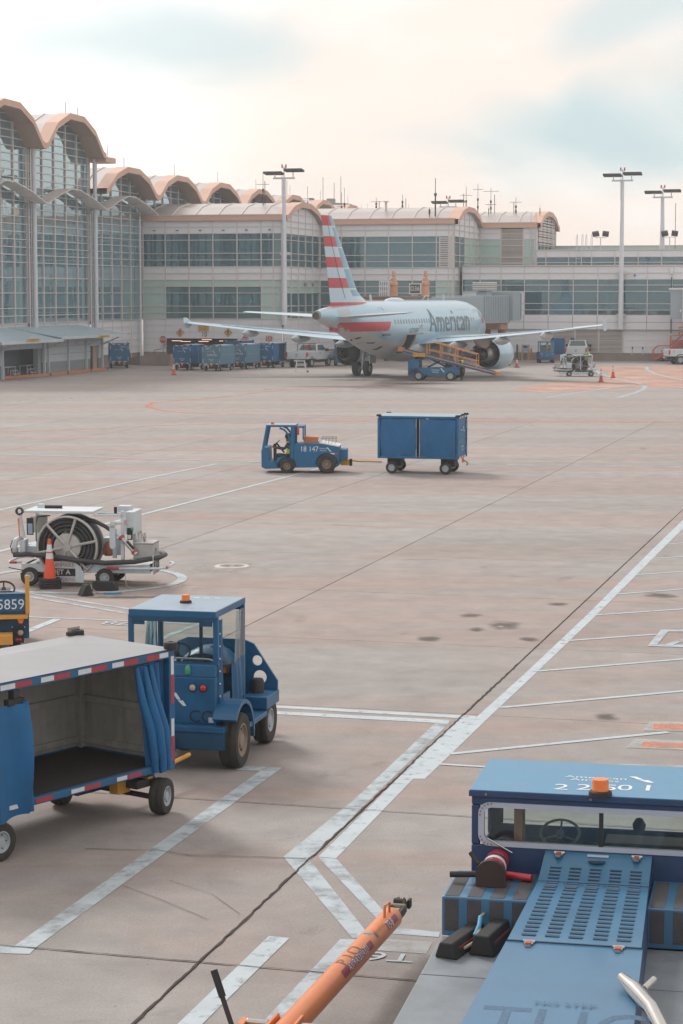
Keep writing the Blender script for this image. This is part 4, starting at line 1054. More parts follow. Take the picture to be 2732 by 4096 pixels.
# ================================================================ AIRLINER
ac = thing('airliner', 'silver twin engine airliner with red and blue striped tail parked at the gate', 'airplane', (5.1, 163.4, 0), heading(23))
XR = 16.1                                                     # main gear station
SIL = M('silver_paint', '#9fc2d4', .28, metal=.25, var=.03, scale=.4, spec=.6, coat=.3)
LGR = M('light_grey_paint', '#b4b9bc', .4, metal=.1, var=.05, scale=.5, dirt=.1)
RDL = M('livery_red', '#b8434c', .35, var=.05, coat=.2); BLL = M('livery_blue', '#5f9db8', .35, var=.06, coat=.2); WHL = M('livery_pale', '#b4ccd9', .32, var=.03, coat=.2)
GRT = M('letter_grey', '#5c7682', .4, var=.03); PNK = M('livery_faded_red', '#b78f94', .35, var=.05)
DKM = M('dark_metal', '#4c4d4f', .45, metal=.6, var=.15); STEEL = M('engine_steel', '#8d8a86', .35, metal=.7, var=.12); TYRE = M('tyre_rubber', '#33322f', .85, var=.18, scale=6, dirt=.3, dcol='#5d564e'); STRUT = M('gear_strut', '#a5a6a5', .35, metal=.5, var=.1)
fst = [(0, .04, 3.25, .04), (.25, .42, 3.28, .45), (.7, .78, 3.34, .82), (1.4, 1.16, 3.45, 1.22), (2.2, 1.45, 3.58, 1.55), (3.2, 1.72, 3.68, 1.85), (4.4, 1.90, 3.74, 2.0), (6, 1.975, 3.76, 2.07)]
fst += [(6 + k * .8, 1.975, 3.76, 2.07) for k in range(1, 20)]
fst += [(22.2, 1.96, 3.80, 2.03), (23.2, 1.91, 3.90, 1.94), (24.2, 1.83, 4.02, 1.82), (25.2, 1.72, 4.15, 1.68), (26.2, 1.58, 4.28, 1.53), (27.2, 1.42, 4.40, 1.37), (28.2, 1.25, 4.50, 1.21), (29.2, 1.07, 4.59, 1.05), (30.2, .89, 4.67, .89), (31.2, .71, 4.74, .73), (32.2, .54, 4.80, .57), (33.0, .41, 4.84, .43), (33.5, .32, 4.86, .34)]
NR = 40
def fsec(X):
    for i in range(len(fst) - 1):
        if X <= fst[i + 1][0]:
            a, b = fst[i], fst[i + 1]; k = (X - a[0]) / (b[0] - a[0]); return [a[j] + (b[j] - a[j]) * k for j in range(1, 4)]
    return fst[-1][1:]
rings = [[(XR - X, hw * sin(2 * pi * i / NR), zc + hh * cos(2 * pi * i / NR)) for i in range(NR)] for X, hw, zc, hh in fst]
def fm(k, i):
    X = (fst[k][0] + fst[k + 1][0]) / 2; a = 360 * (i + .5) / NR           # 0 top, 90 left, 270 right
    r = min(a, 360 - a)
    if 25.7 < X < 32 and r < 30: return PNK if r > 12 else RDL
    if 22 < X < 26 and r < 22: return PNK
    if X > 20.0 and r > 140: return LGR
    if r > 128: return LGR
    return SIL
fus = MB().loft(rings, SIL, ms=fm).build('fuselage', ac, smooth=50)
MB().lathe([(.30, 0), (.32, .12), (.24, .16), (.20, .05)], STEEL, 20, ax='x').build('exhaust', fus, loc=(XR - 33.5, 0, 4.86)).rotation_euler = (0, R(180), 0)
MB().lathe([(.001, -.02), (.21, -.02)], DKM, 16, ax='x').build('exhaust_bore', fus, loc=(XR - 33.6, 0, 4.86))
def onfus(X, z, side=-1, off=.012):
    hw, zc, hh = fsec(X); q = max(-1, min(1, (z - zc) / hh)); return (XR - X, side * (hw * sqrt(1 - q * q) + off), z)
def skin_text(txt, X0, z, size, m, name, side=-1, sx=1.0, par=fus, spacing=1.0):
    b = MB().text(txt, Matrix.Identity(4), size, m, sx, spacing, 'LEFT'); me = bpy.data.meshes.new('t'); me.from_pydata(b.v, [], b.f)
    bm = bmesh.new(); bm.from_mesh(me); bmesh.ops.triangulate(bm, faces=bm.faces)
    for it in range(3):
        ed = [e for e in bm.edges if e.calc_length() > .14]
        if ed: bmesh.ops.subdivide_edges(bm, edges=ed, cuts=1); bmesh.ops.triangulate(bm, faces=bm.faces)
    for v in bm.verts:
        v.co = Vector(onfus(X0 - v.co.x if side < 0 else X0 + v.co.x, z + v.co.y, side, .02))
    bm.to_mesh(me); bm.free(); me.materials.append(m); me.name = name
    o = bpy.data.objects.new(name, me); COL.objects.link(o); o.parent = par; return o
skin_text('American', 16.6, 4.2, 2.55, GRT, 'airline_lettering', sx=.92)
skin_text('N774XF', 20.9, 3.55, .62, GRT, 'registration', sx=.9)
def skin_patch(X0, X1, z0, z1, m, name, side=-1, n=6, nx=2, off=.015, slant=0, par=fus):
    b = MB()
    for i in range(nx):
        for j in range(n):
            q = []
            for (a, c) in ((i, j), (i + 1, j), (i + 1, j + 1), (i, j + 1)):
                z = z0 + (z1 - z0) * c / n; q.append(onfus(X0 + (X1 - X0) * a / nx + slant * (z - z0), z, side, off))
            b.poly(q, m)
    return b.build(name, par, fix=False)
# flight-symbol on the nose, flag, windows, doors
skin_patch(4.0, 4.55, 4.5, 5.1, BLL, 'emblem', slant=-.5); skin_patch(3.7, 4.3, 3.95, 4.5, RDL, 'emblem', slant=-.35)
skin_patch(18.2, 18.75, 3.75, 4.05, WHL, 'flag'); skin_patch(18.2, 18.45, 3.92, 4.05, M('flag_blue', '#4b6b8a', .5), 'flag', off=.018); [skin_patch(18.2, 18.75, 3.77 + .07 * q, 3.80 + .07 * q, RDL, 'flag', off=.02) for q in range(3)]
WIN = M('cabin_window', '#7f97a2', .15, var=.1)
for q in range(33):
    X = 6.4 + q * .53
    if not 12.0 < X < 12.6: skin_patch(X, X + .21, 4.15, 4.47, WIN, 'window', n=2, nx=1)
def door(X0, X1, z0, z1, side=-1):
    pts = []
    r = .18
    for (X, z) in ((X0 + r, z0), (X0, z0 + r), (X0, (z0 + z1) / 2), (X0, z1 - r), (X0 + r, z1), (X1 - r, z1), (X1, z1 - r), (X1, (z0 + z1) / 2), (X1, z0 + r), (X1 - r, z0)): pts.append(onfus(X, z, side, .0))
    return MB().tube(pts, .03, WHL, 6, closed=True).build('door_outline', fus)
door(24.6, 25.5, 3.55, 5.35); door(4.9, 5.75, 3.3, 5.1)
MB().box(XR - 25.7, XR - 24.5, -1.9, -1.72, 3.32, 3.42, DKM).build('door_sill', fus)
skin_patch(24.5, 31.3, 3.66, 4.34, RDL, 'red_flash', n=4, nx=14, off=.012, slant=-.5); skin_patch(24.5, 31.3, 3.66, 4.34, RDL, 'red_flash', side=1, n=4, nx=14, off=.012)
skin_patch(29.6, 31.2, 4.4, 5.35, LGR, 'stabiliser_plate', off=.008)
for X, z in ((27.2, 2.98), (24.0, 2.25)): skin_patch(X, X + .35, z, z + .28, DKM, 'access_panel')
skin_patch(25.3, 26.3, 2.75, 2.84, DKM, 'access_panel')
# open aft hold: shade inside it painted as a dark patch on the skin
skin_patch(19.6, 21.5, 1.95, 3.35, M('hold_dark', '#2a2b2d', .9, var=.1), 'hold_shade_patch', n=8, nx=4, off=.01)
b = MB()
hold = [onfus(21.5, 3.35), onfus(19.6, 3.35)]
for k in range(4):
    z0, z1 = 3.35 + k * .03, 3.35 + (k + 1) * .03; y0, y1 = -2.0 - k * .33, -2.0 - (k + 1) * .33
    b.box(XR - 21.5, XR - 19.6, y1, y0, z0 - .02, z1 + .05, LGR)
b.build('cargo_door', fus)
for X in (21.5, 19.6):
    bb = MB(); bb.tube([onfus(X, z, -1, .03) for z in (1.95, 2.3, 2.7, 3.0, 3.35)], .07, SOF, 6); bb.build('cargo_frame', fus)
# antennae
for X in (8.2, 23.6): MB().prism([(XR - X - .25, 5.78), (XR - X + .2, 5.78), (XR - X - .1, 6.3), (XR - X - .25, 6.3)], 'y', -.03, .03, WHL).build('blade_antenna', fus)
b = MB(); b.loft([[(XR - X, .42 * w * cos(a * pi / 6), 5.74 + .32 * w * max(0, sin(a * pi / 6))) for a in range(12)] for X, w in ((17.0, .1), (17.5, .7), (18.2, 1), (19.6, 1), (20.4, .7), (21.0, .1))], WHL); b.build('satellite_dome', fus, smooth=True)
# belly fairing
b = MB(); b.loft([[(XR - X, 2.1 * w * sin(2 * pi * i / 20), 2.15 + (.95 * w) * cos(2 * pi * i / 20)) for i in range(20)] for X, w in ((9.5, .3), (10.8, .85), (12.5, 1), (17.5, 1), (19.0, .85), (20.3, .3))], LGR); b.build('belly_fairing', ac, smooth=50)
# fin with bands
bands = [(5.45, 5.75, 'r'), (5.75, 6.75, 'w'), (6.75, 7.45, 'r'), (7.45, 8.18, 'w'), (8.18, 8.9, 'r'), (8.9, 9.62, 'w'), (9.62, 10.33, 'r'), (10.33, 11.05, 'w'), (11.05, 11.76, 'r')]
def finle(z): return 31.05 - (11.76 - z) * .86 if z > 6.6 else 31.05 - (11.76 - 6.6) * .86 - (6.6 - z) * (1.1 + (6.6 - z) * 1.3)
def finte(z): return 32.75 - (11.76 - z) * .27
zl = []
for a, c, k in bands:
    zl += [a, a + (c - a) * .42, c - (c - a) * .12] if k == 'w' else [a, a + (c - a) * .5]
zl.append(11.76)
cf = [0, .03, .1, .22, .34, .46, .62, .8, 1.0]
def ft(u): return .62 * (sqrt(u) * .6 * (1 - u) + .24 * u * (1 - u) * 1.6 + .012)
rings = []
for z in zl:
    le, te = finle(z), finte(z); c = te - le; up = [(XR - (le + u * c), ft(u) * c * .5, z) for u in cf]; rings.append(up + [(x, -y, q) for x, y, q in up[::-1]])
def finm(k, i):
    z = (zl[k] + zl[k + 1]) / 2; n = len(cf); j = i if i < n - 1 else 2 * n - 2 - i
    u = (cf[min(j, n - 1)] + cf[min(j + 1, n - 1)]) / 2 if j < n - 1 else 1
    kd = [q for q in bands if q[0] <= z < q[1]]
    if not kd: return WHL
    a, c, q = kd[0]; lim = .46 - .0 * (z - 6)
    if u > lim: return RDL if q == 'r' else WHL
    if z < 6.4: return RDL if q == 'r' else WHL
    return BLL if not (q == 'w' and z > c - (c - a) * .12) else WHL
fin = MB().loft(rings, WHL, ms=finm).build('tail_fin', ac, smooth=40)
MB().tube([(XR - finle(z) - (finte(z) - finle(z)) * .70, -(ft(.7) * (finte(z) - finle(z)) * .5 + .004), z) for z in (6.0, 8, 10, 11.5)], .012, DKM, 5).build('rudder_gap', fin)
# wings and tailplane
def foil(le, chord, y, z, tc, n=9, cam_=.02):
    us = [(1 - cos(pi * i / (n - 1))) / 2 for i in range(n)]
    th_ = lambda u: tc * 5 * (.2969 * sqrt(u) - .126 * u - .3516 * u * u + .2843 * u ** 3 - .1015 * u ** 4)
    up = [(XR - (le + u * chord), y, z + chord * (th_(u) + cam_ * (1 - (2 * u - 1) ** 2))) for u in us]
    lo = [(XR - (le + u * chord), y, z + chord * (-th_(u) * .8 + cam_ * (1 - (2 * u - 1) ** 2))) for u in us[1:-1]]
    return up + lo[::-1]
for sd in (1, -1):
    secs = [(10.7, 7.4, .6, 2.45, .13), (11.3, 6.9, 1.9, 2.58, .13), (13.9, 4.35, 6.4, 2.98, .115), (16.6, 2.9, 11.6, 3.52, .11), (19.3, 1.62, 16.7, 4.08, .105)]
    w = MB().loft([foil(a, c, sd * y, z, t) for a, c, y, z, t in secs], SIL).build('wing', ac, smooth=45)
    tipm = LGR
    s2 = [(20.2, .35, 16.74, 3.72, .1), (19.5, 1.5, 16.73, 4.08, .1), (20.0, .9, 16.8, 4.3, .1), (20.4, .35, 16.86, 4.5, .1)]
    rr = []
    for a, c, y, z, t in s2:
        us = [0, .15, .4, .7, 1]; q = [(XR - (a + u * c), sd * (y - .05 * (1 - u)), z) for u in us] + [(XR - (a + u * c), sd * (y + .06), z - .03) for u in us[::-1]]; rr.append(q)
    MB().loft(rr, WHL).build('wingtip_fence', w, smooth=45)
    # flap gap line and track fairings
    for (y, X, L_) in ((4.6, 16.4, 3.2), (8.2, 16.9, 2.9), (12.0, 18.1, 2.4)):
        z = 2.85 + (y - 4.6) * .105 - .25
        f = MB().loft([[(XR - (X + L_ * u), sd * y + .24 * r * cos(a * pi / 5), z - .12 + .05 * u + .34 * r * sin(a * pi / 5)) for a in range(10)] for u, r in ((-.3, .1), (.0, .7), (.35, 1), (.7, .8), (1.0, .08))], LGR); f.build('flap_fairing', w, smooth=True)
    MB().tube([(XR - (le + c * .74), sd * y, z + c * .055) for le, c, y, z in ((11.6, 6.6, 2.4, 2.6), (13.9, 4.35, 6.4, 2.98), (16.6, 2.9, 11.6, 3.52), (17.9, 2.2, 14.2, 3.8))], .018, DKM, 5).build('flap_gap', w)
    hs = [(27.9, 3.6, .55, 4.72, .1), (28.6, 3.15, 1.4, 4.76, .1), (31.1, 1.35, 6.2, 5.06, .09)]
    MB().loft([foil(a, c, sd * y, z, t, cam_=0) for a, c, y, z, t in hs], WHL).build('tailplane', ac, smooth=45)
    # engine
    EX, EY, EZ = 11.0, sd * 5.75, 1.75
    NAC = SIL
    n = MB().lathe([(.92, .28), (.99, .05), (1.08, 0), (1.16, .12), (1.24, .55), (1.25, 1.3), (1.2, 2.3), (1.05, 3.25), (1.03, 3.25), (.98, 2.6), (.95, 1.5), (.92, .28)], NAC, 36, ax='x', ms=[STEEL, STEEL, STEEL] + [NAC] * 4 + [STEEL] + [DKM] * 3)
    no = n.build('nacelle', ac, smooth=60, loc=(XR - EX, EY, EZ)); no.rotation_euler = (0, 0, pi)
    c = MB().lathe([(.72, 2.0), (.74, 2.7), (.62, 3.6), (.50, 4.3), (.46, 4.32), (.44, 3.8)], STEEL, 28, ax='x', ms=[STEEL] * 4 + [DKM]); co = c.build('core_cowl', no, smooth=60)
    MB().lathe([(.36, 3.6), (.33, 4.3), (.2, 4.7), (.05, 4.9), (.001, 4.92)], DKM, 20, ax='x').build('exhaust_plug', no, smooth=60)
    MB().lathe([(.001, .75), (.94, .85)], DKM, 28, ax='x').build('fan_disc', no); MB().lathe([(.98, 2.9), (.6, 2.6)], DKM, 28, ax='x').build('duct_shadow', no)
    b = MB(); b.loft([[(XR - X, EY + w_, z0), (XR - X, EY - w_, z0), (XR - X, EY - w_, z1), (XR - X, EY + w_, z1)] for X, w_, z0, z1 in ((12.0, .05, 2.75, 2.95), (13.0, .2, 2.5, 3.2), (14.6, .22, 2.15, 3.3), (16.0, .16, 2.3, 3.1), (17.2, .04, 2.75, 2.95))], SOF); b.build('pylon', ac, smooth=40)
    # main gear
    g = MB(); g.cyl((0, sd * 3.8, .6), (.1, sd * 3.6, 2.8), .13, STRUT, 12); g.cyl((0, sd * 3.8, .585), (0, sd * 3.8 + .55, .585), .09, STRUT, 10); g.cyl((0, sd * 3.8, .585), (0, sd * 3.8 - .55, .585), .09, STRUT, 10); g.cyl((0, sd * 3.7, 1.4), (.2, sd * 2.0, 2.5), .07, STRUT, 8); g.cyl((0, sd * 3.78, 1.2), (.9, sd * 3.4, 2.6), .05, STRUT, 8)
    go = g.build('landing_gear', ac, smooth=40)
    for q in (-1, 1):
        t_ = MB().lathe([(.28, -.2), (.5, -.21), (.57, -.15), (.585, 0), (.57, .15), (.5, .21), (.28, .2)], TYRE, 28, ax='y'); t_.lathe([(.001, -.1), (.25, -.12), (.28, -.2)], STRUT, 20, ax='y'); t_.lathe([(.001, .1), (.25, .12), (.28, .2)], STRUT, 20, ax='y')
        t_.build('wheel', go, smooth=40, loc=(0, sd * 3.8 + q * .46, .585))
    MB().box(-.6, .7, sd * 2.95 - .03, sd * 2.95 + .03, 1.0, 2.3, LGR).build('gear_door', go)
g = MB(); g.cyl((11.03, 0, .4), (11.2, 0, 2.2), .09, STRUT, 10); go = g.build('nose_gear', ac)
for q in (-.26, .26): MB().lathe([(.001, -.1), (.2, -.1), (.36, -.09), (.38, 0), (.36, .09), (.2, .1), (.001, .1)], TYRE, 20, ax='y').build('wheel', go, loc=(11.03, q, .38), smooth=40)
# ================================================================ VEHICLES NEAR THE LENS
BLUE = M('tug_blue', '#0f5985', .42, var=.12, scale=3, dirt=.35, dcol='#1f3d4d', streak=.25, coat=.15)
BLUD = M('tug_blue_dark', '#0f4868', .5, var=.15, scale=3, dirt=.4, dcol='#22303c', streak=.3)
BLUT = M('tug_roof_sky_sheen', '#8096a8', .4, var=.10, scale=2, dirt=.35, dcol='#8fa3b2')  # blue roof greyed, the sky's reflection is put into its top colour
CHA = M('chassis_black', '#2d2d2e', .7, var=.2, scale=5, dirt=.4)
ORB = M('amber_lens', '#d9701f', .25, var=.08, spec=.6)
WHITE = M('white_paint', '#c6cdd0', .45, var=.06, scale=3, dirt=.15, streak=.12)
REFW = M('reflector_white', '#c9d3da', .35, var=.08, scale=8, dirt=.2); REFR = M('reflector_red', '#a8343c', .35, var=.12, scale=8, dirt=.25)
CHR = M('bright_steel', '#b8b8b6', .22, metal=.9, var=.08); RUB = M('black_rubber', '#2b2b2c', .75, var=.12, scale=6)
RIMW = M('rim_pale', '#a8b4bb', .5, metal=.2, var=.1, dirt=.3); RIMT = M('rim_tan', '#8d7f72', .6, metal=.2, var=.15, dirt=.4)
YELO = M('safety_yellow', '#cf973c', .55, var=.1, dirt=.3); LAMPR = M('lamp_red', '#c2303c', .25, var=.05); LAMPW = M('lamp_clear', '#a7a097', .2, var=.15)
CLEAR = glassm('cab_glass', (.80, .86, .84), .02, .96); VINYL = glassm('clear_vinyl', (.66, .72, .73), .03, .62, .2)
SEAT = M('seat_vinyl', '#3a3a3b', .6, var=.1)
LW = M('letter_white', '#d3dce2', .55, var=.06, dirt=.15); LK = M('letter_black', '#23262a', .6, var=.05)
class LF:
    """photo pixel -> local coordinates of a thing, on one of its own planes"""
    def __init__(s, loc, deg): s.loc = Vector((loc[0], loc[1], 0)); a = R(90 - deg); s.f = Vector((cos(a), sin(a), 0)); s.l = Vector((-sin(a), cos(a), 0))
    def __call__(s, px, py, ax, val):
        d = ray(px, py); o = Vector((0, 0, CAMH)) - s.loc
        O = Vector((o.dot(s.f), o.dot(s.l), o.z)); D = Vector((d.dot(s.f), d.dot(s.l), d.z)); k = (val - O['xyz'.index(ax)]) / D['xyz'.index(ax)]
        return O + D * k
_wc = {}
def wheel(par, loc, r, w, rim=RIMW, rr=.55, name='wheel', tread=False):
    key = (r, w, rim.name, rr)
    if key not in _wc:
        t = MB().lathe([(rr * r, -w * .42), (r * .8, -w * .5), (r * .94, -w * .46), (r, -w * .3), (r, -w * .1), (r * .985, -w * .07), (r * .985, w * .07), (r, w * .1), (r, w * .3), (r * .94, w * .46), (r * .8, w * .5), (rr * r, w * .42)], TYRE, 32, ax='y')
        rm = MB()
        for s_ in (-1, 1):
            rm.lathe([(rr * r * 1.02, s_ * w * .43), (rr * r * .93, s_ * w * .44), (rr * r * .85, s_ * w * .30), (rr * r * .5, s_ * w * .24), (rr * r * .42, s_ * w * .40), (rr * r * .22, s_ * w * .42), (.001, s_ * w * .42)], rim, 24, ax='y')
            for k in range(5):
                a = 2 * pi * k / 5; rm.cyl((rr * r * .66 * cos(a), s_ * w * .25, rr * r * .66 * sin(a)), (rr * r * .66 * cos(a), s_ * w * .33, rr * r * .66 * sin(a)), rr * r * .07, DKM, 6)
        a = t.build('tyre_proto', None, smooth=40); b = rm.build('rim_proto', None, smooth=40)
        _wc[key] = (a.data, b.data); bpy.data.objects.remove(a); bpy.data.objects.remove(b)
    a, b = _wc[key]
    o = bpy.data.objects.new(name, a); COL.objects.link(o); o.parent = par; o.location = loc
    q = bpy.data.objects.new('rim', b); COL.objects.link(q); q.parent = o
    return o
def beacon(par, loc, r=.07, h=.12):
    b = MB().lathe([(r * 1.35, 0), (r * 1.3, h * .28), (r * 1.05, h * .36)], RUB, 20); o = b.build('beacon_base', par, smooth=40, loc=loc)
    MB().lathe([(r, h * .34), (r * .98, h * .5), (r * .95, h * .52), (r * .95, h), (r * .85, h * 1.12), (.001, h * 1.14)], ORB, 20).build('beacon_lens', o, smooth=50)
def steering(par, c, r, tilt, m=RUB, tube=.014):
    X = Matrix.Translation(c) @ Matrix.Rotation(tilt, 4, 'Y')
    b = MB(); b.X = X; b.tube([(r * cos(2 * pi * k / 28), r * sin(2 * pi * k / 28), 0) for k in range(28)], tube, m, 7, closed=True)
    for a in (0, 2.1, 4.2): b.cyl((0, 0, -.02), (r * cos(a), r * sin(a), 0), tube * .8, m, 6)
    b.cyl((0, 0, -.04), (0, 0, .015), r * .2, m, 12); o = b.build('steering_wheel', par, smooth=50)
    c2 = MB(); c2.X = X; c2.cyl((0, 0, -.03), (0, 0, -.45), .03, CHA, 8); c2.build('steering_column', o)
def reflect_strip(par, p0, p1, up, n, m0=0, h=.055, gap=0, name='reflector_strip', seq=None):
    """red and white tape laid along p0-p1, standing 2 mm proud along the face normal given by order"""
    p0, p1, up = Vector(p0), Vector(p1), Vector(up).normalized(); d = p1 - p0
    nrm = d.normalized().cross(up) * .004
    for k, (a, b_, c) in enumerate(seq):
        q = [p0 + d * a - up * h / 2, p0 + d * b_ - up * h / 2, p0 + d * b_ + up * h / 2, p0 + d * a + up * h / 2]
        MB().poly([x + nrm for x in q], REFR if c == 'r' else REFW).build(name, par, fix=False)
def plate_holes(b, outer, holes, conv, t0, t1, m):
    """sheet with round holes; outline in 2-D, conv maps (u, v, offset) to 3-D"""
    from mathutils.geometry import tessellate_polygon
    loops = [[Vector((u, v, 0)) for u, v in outer]] + [[Vector((cx + r * cos(2 * pi * k / 16), cy - r * sin(2 * pi * k / 16), 0)) for k in range(16)] for cx, cy, r in holes]
    flat = [p for l in loops for p in l]; tr = tessellate_polygon(loops)
    for t in (t0, t1): b.add([conv(p.x, p.y, t) for p in flat], [tuple(f) for f in tr], m)
    for l in loops:
        n = len(l)
        b.add([conv(p.x, p.y, t0) for p in l] + [conv(p.x, p.y, t1) for p in l], [(i, (i + 1) % n, n + (i + 1) % n, n + i) for i in range(n)], m)
def drape(p0, p1, z0, z1, nrm, waves, amp, m, nx=24, nz=10, seed=1, taper=1.0, slump=0.0, thick=True):
    """hanging curtain between two points, gathered in folds"""
    r = random.Random(seed); ph = [r.random() * 6 for _ in range(4)]
    p0, p1, nrm = Vector(p0), Vector(p1), Vector(nrm); b = MB(); v = []
    for j in range(nz + 1):
        f = j / nz; z = z1 + (z0 - z1) * f
        for i in range(nx + 1):
            u = i / nx; uu = u * (1 + (taper - 1) * f)
            w = sin(u * waves * 2 * pi + ph[0] + f * .8) * amp * (.5 + .5 * f) + sin(u * waves * 4.3 + ph[1] - f * 2) * amp * .35 + slump * sin(f * pi) * (.6 + .4 * sin(u * 7 + ph[2]))
            p = p0 + (p1 - p0) * uu + nrm * w; v.append((p.x, p.y, z + .02 * sin(u * 9 + ph[3]) * f))
    n = nx + 1
    b.add(v, [(j * n + i, j * n + i + 1, (j + 1) * n + i + 1, (j + 1) * n + i) for j in range(nz) for i in range(nx)], m)
    return b
def flight_mark(b, o, xd, yd, s, m):
    """slanted double bar emblem beside the airline name"""
    X, Y, O = Vector(xd), Vector(yd), Vector(o)
    b.poly([O + X * (s * x) + Y * (s * y) for x, y in ((0, 1), (.35, 1), (.75, .42), (.45, .42))], m)
    b.poly([O + X * (s * x) + Y * (s * y) for x, y in ((.48, .36), (.95, .36), (1.25, -.1), (.95, -.1))], m)

# ---------------------------------------------------------------- near tug
tl = (-2.12, 28.95)
tug = thing('baggage_tug', 'blue baggage tug with open cab and amber beacon hitched to the near cart', 'tug', (*tl, 0), heading(13.5))
b = MB(); b.box(-.70, -.58, -.61, .61, .62, 1.26, BLUE); b.prism([(-.70, 1.26), (-.66, 1.43), (-.58, 1.45), (-.52, 1.43), (-.58, 1.26)], 'y', -.61, .61, BLUE); rear = b.build('rear_body', tug, bevel=.015)
b = MB(); b.box(-.86, -.58, -.77, .77, .54, .62, BLUE); b.box(-.84, -.60, -.77, .77, .30, .54, BLUD); b.build('bumper', tug, bevel=.012)
b = MB(); b.box(-.5, 1.3, -.45, .45, .28, .5, CHA); b.cyl((-.42, -.75, .38), (-.42, .75, .38), .06, CHA, 10); b.lathe([(.001, -.2), (.14, -.12), (.17, 0), (.14, .12), (.001, .2)], CHA, 14, o=(-.45, -.1, .36), ax='x'); b.cyl((1.2, -.75, .33), (1.2, .75, .33), .05, CHA, 8); b.box(-.98, -.84, -.09, .09, .28, .46, BLUD); b.build('chassis', tug)
b = MB(); b.box(-.58, .8, -.61, .61, .52, .58, BLUD); b.box(-.58, .8, .58, .62, .58, .95, BLUE); b.box(-.12, .78, -.92, -.61, .48, .55, BLUE); b.build('floor', tug, bevel=.008)
for s_ in (-1, 1):
    b = MB(); n = 14; c = (-.42, .40)
    an = [R(-8 + 150 * k / n) for k in range(n + 1)]; outer = [(c[0] + .52 * cos(a), c[1] + .53 * sin(a)) for a in an]; inner = [(c[0] + .465 * cos(a), c[1] + .475 * sin(a)) for a in an]
    for k in range(n):
        y0, y1 = s_ * .60, s_ * .93
        q = [outer[k], outer[k + 1], inner[k + 1], inner[k]]
        b.add([(x, y0, z) for x, z in q] + [(x, y1, z) for x, z in q], [(0, 1, 5, 4), (1, 2, 6, 5), (2, 3, 7, 6), (3, 0, 4, 7), (4, 5, 6, 7), (3, 2, 1, 0)], BLUE if k else BLUD)
    b.build('fender', tug, smooth=30)
    b = MB(); b.box(.76, 1.42, min(s_ * .55, s_ * .92), max(s_ * .55, s_ * .92), .56, .74, BLUE); b.build('front_fender', tug, bevel=.012)
    b = MB(); b.box(-.60, -.12, min(s_ * .61, s_ * .64), max(s_ * .61, s_ * .64), .56, .98, BLUE); b.build('side_panel', tug)
    for (x0, x1) in ((-.60, -.66), (.60, .66)):
        p = MB(); p.box(min(x0, x1), max(x0, x1), s_ * .60 - .035, s_ * .60 + .035, .56 if x0 > 0 else 1.42, 2.08, BLUE); p.build('cab_post', tug, bevel=.008)
    wheel(tug, (-.42, s_ * .79, .375), .375, .27, RIMT, .6); wheel(tug, (1.2, s_ * .76, .33), .33, .22, RIMW, .5)
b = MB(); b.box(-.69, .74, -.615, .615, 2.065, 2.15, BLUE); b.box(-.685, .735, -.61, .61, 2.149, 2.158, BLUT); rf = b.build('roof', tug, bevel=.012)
beacon(rf, (.02, .03, 2.158), .062, .1)
MB().text('5 8 6 9', txm((.5, -.05, 2.1605), (0, -1, 0), (1, 0, 0)), .16, LW, 1.2).build('lettering', rf); MB().text('18 5 4', txm((-.45, -.18, 2.1605), (0, -1, 0), (1, 0, 0)), .13, M('ghost_letter', '#86a5bd', .6), 1.2).build('lettering', rf)
b = MB(); b.box(-.69, -.64, -.56, .56, 2.0, 2.065, BLUD); b.box(-.68, -.65, -.555, -.40, 1.95, 2.0, BLUD); b.box(-.68, -.65, .40, .555, 1.95, 2.0, BLUD); b.build('window_frame', tug); b = MB(); b.box(.62, .66, -.57, .57, 2.0, 2.07, BLUD); b.box(.60, .64, -.02, .02, 1.0, 2.05, BLUD); b.build('window_frame', tug)
MB().poly([(.63, -.57, 1.1), (.63, .57, 1.1), (.63, .57, 2.0), (.63, -.57, 2.0)], CLEAR).build('windscreen', tug)
MB().poly([(-.655, -.57, 1.46), (-.655, .57, 1.46), (-.655, .57, 2.0), (-.655, -.57, 2.0)], CLEAR).build('rear_window', tug)
# curtains at the side: vinyl above, blue below
for s_, mm in ((-1, 3), (1, 9)):
    drape((.58, s_ * .63, 0), (.18, s_ * .64, 0), 1.35, 2.03, (0, s_, 0), 2, .02, VINYL, seed=mm, taper=1.35).build('clear_curtain', tug, smooth=60)
    drape((.58, s_ * .63, 0), (.04, s_ * .64, 0), .78, 1.36, (0, s_, 0), 2.5, .028, BLUE, seed=mm + 1, taper=.9).build('curtain', tug, smooth=60)
drape((-.60, -.635, 0), (-.46, -.64, 0), .80, 2.03, (0, -1, 0), 1.5, .02, BLUE, nx=10, seed=5, taper=.75).build('curtain', tug, smooth=60)
for k in range(6): MB().cyl((-.61, -.64, 1.0 + k * .17), (-.61, -.655, 1.0 + k * .17), .012, LW, 6).build('snap_stud', tug)
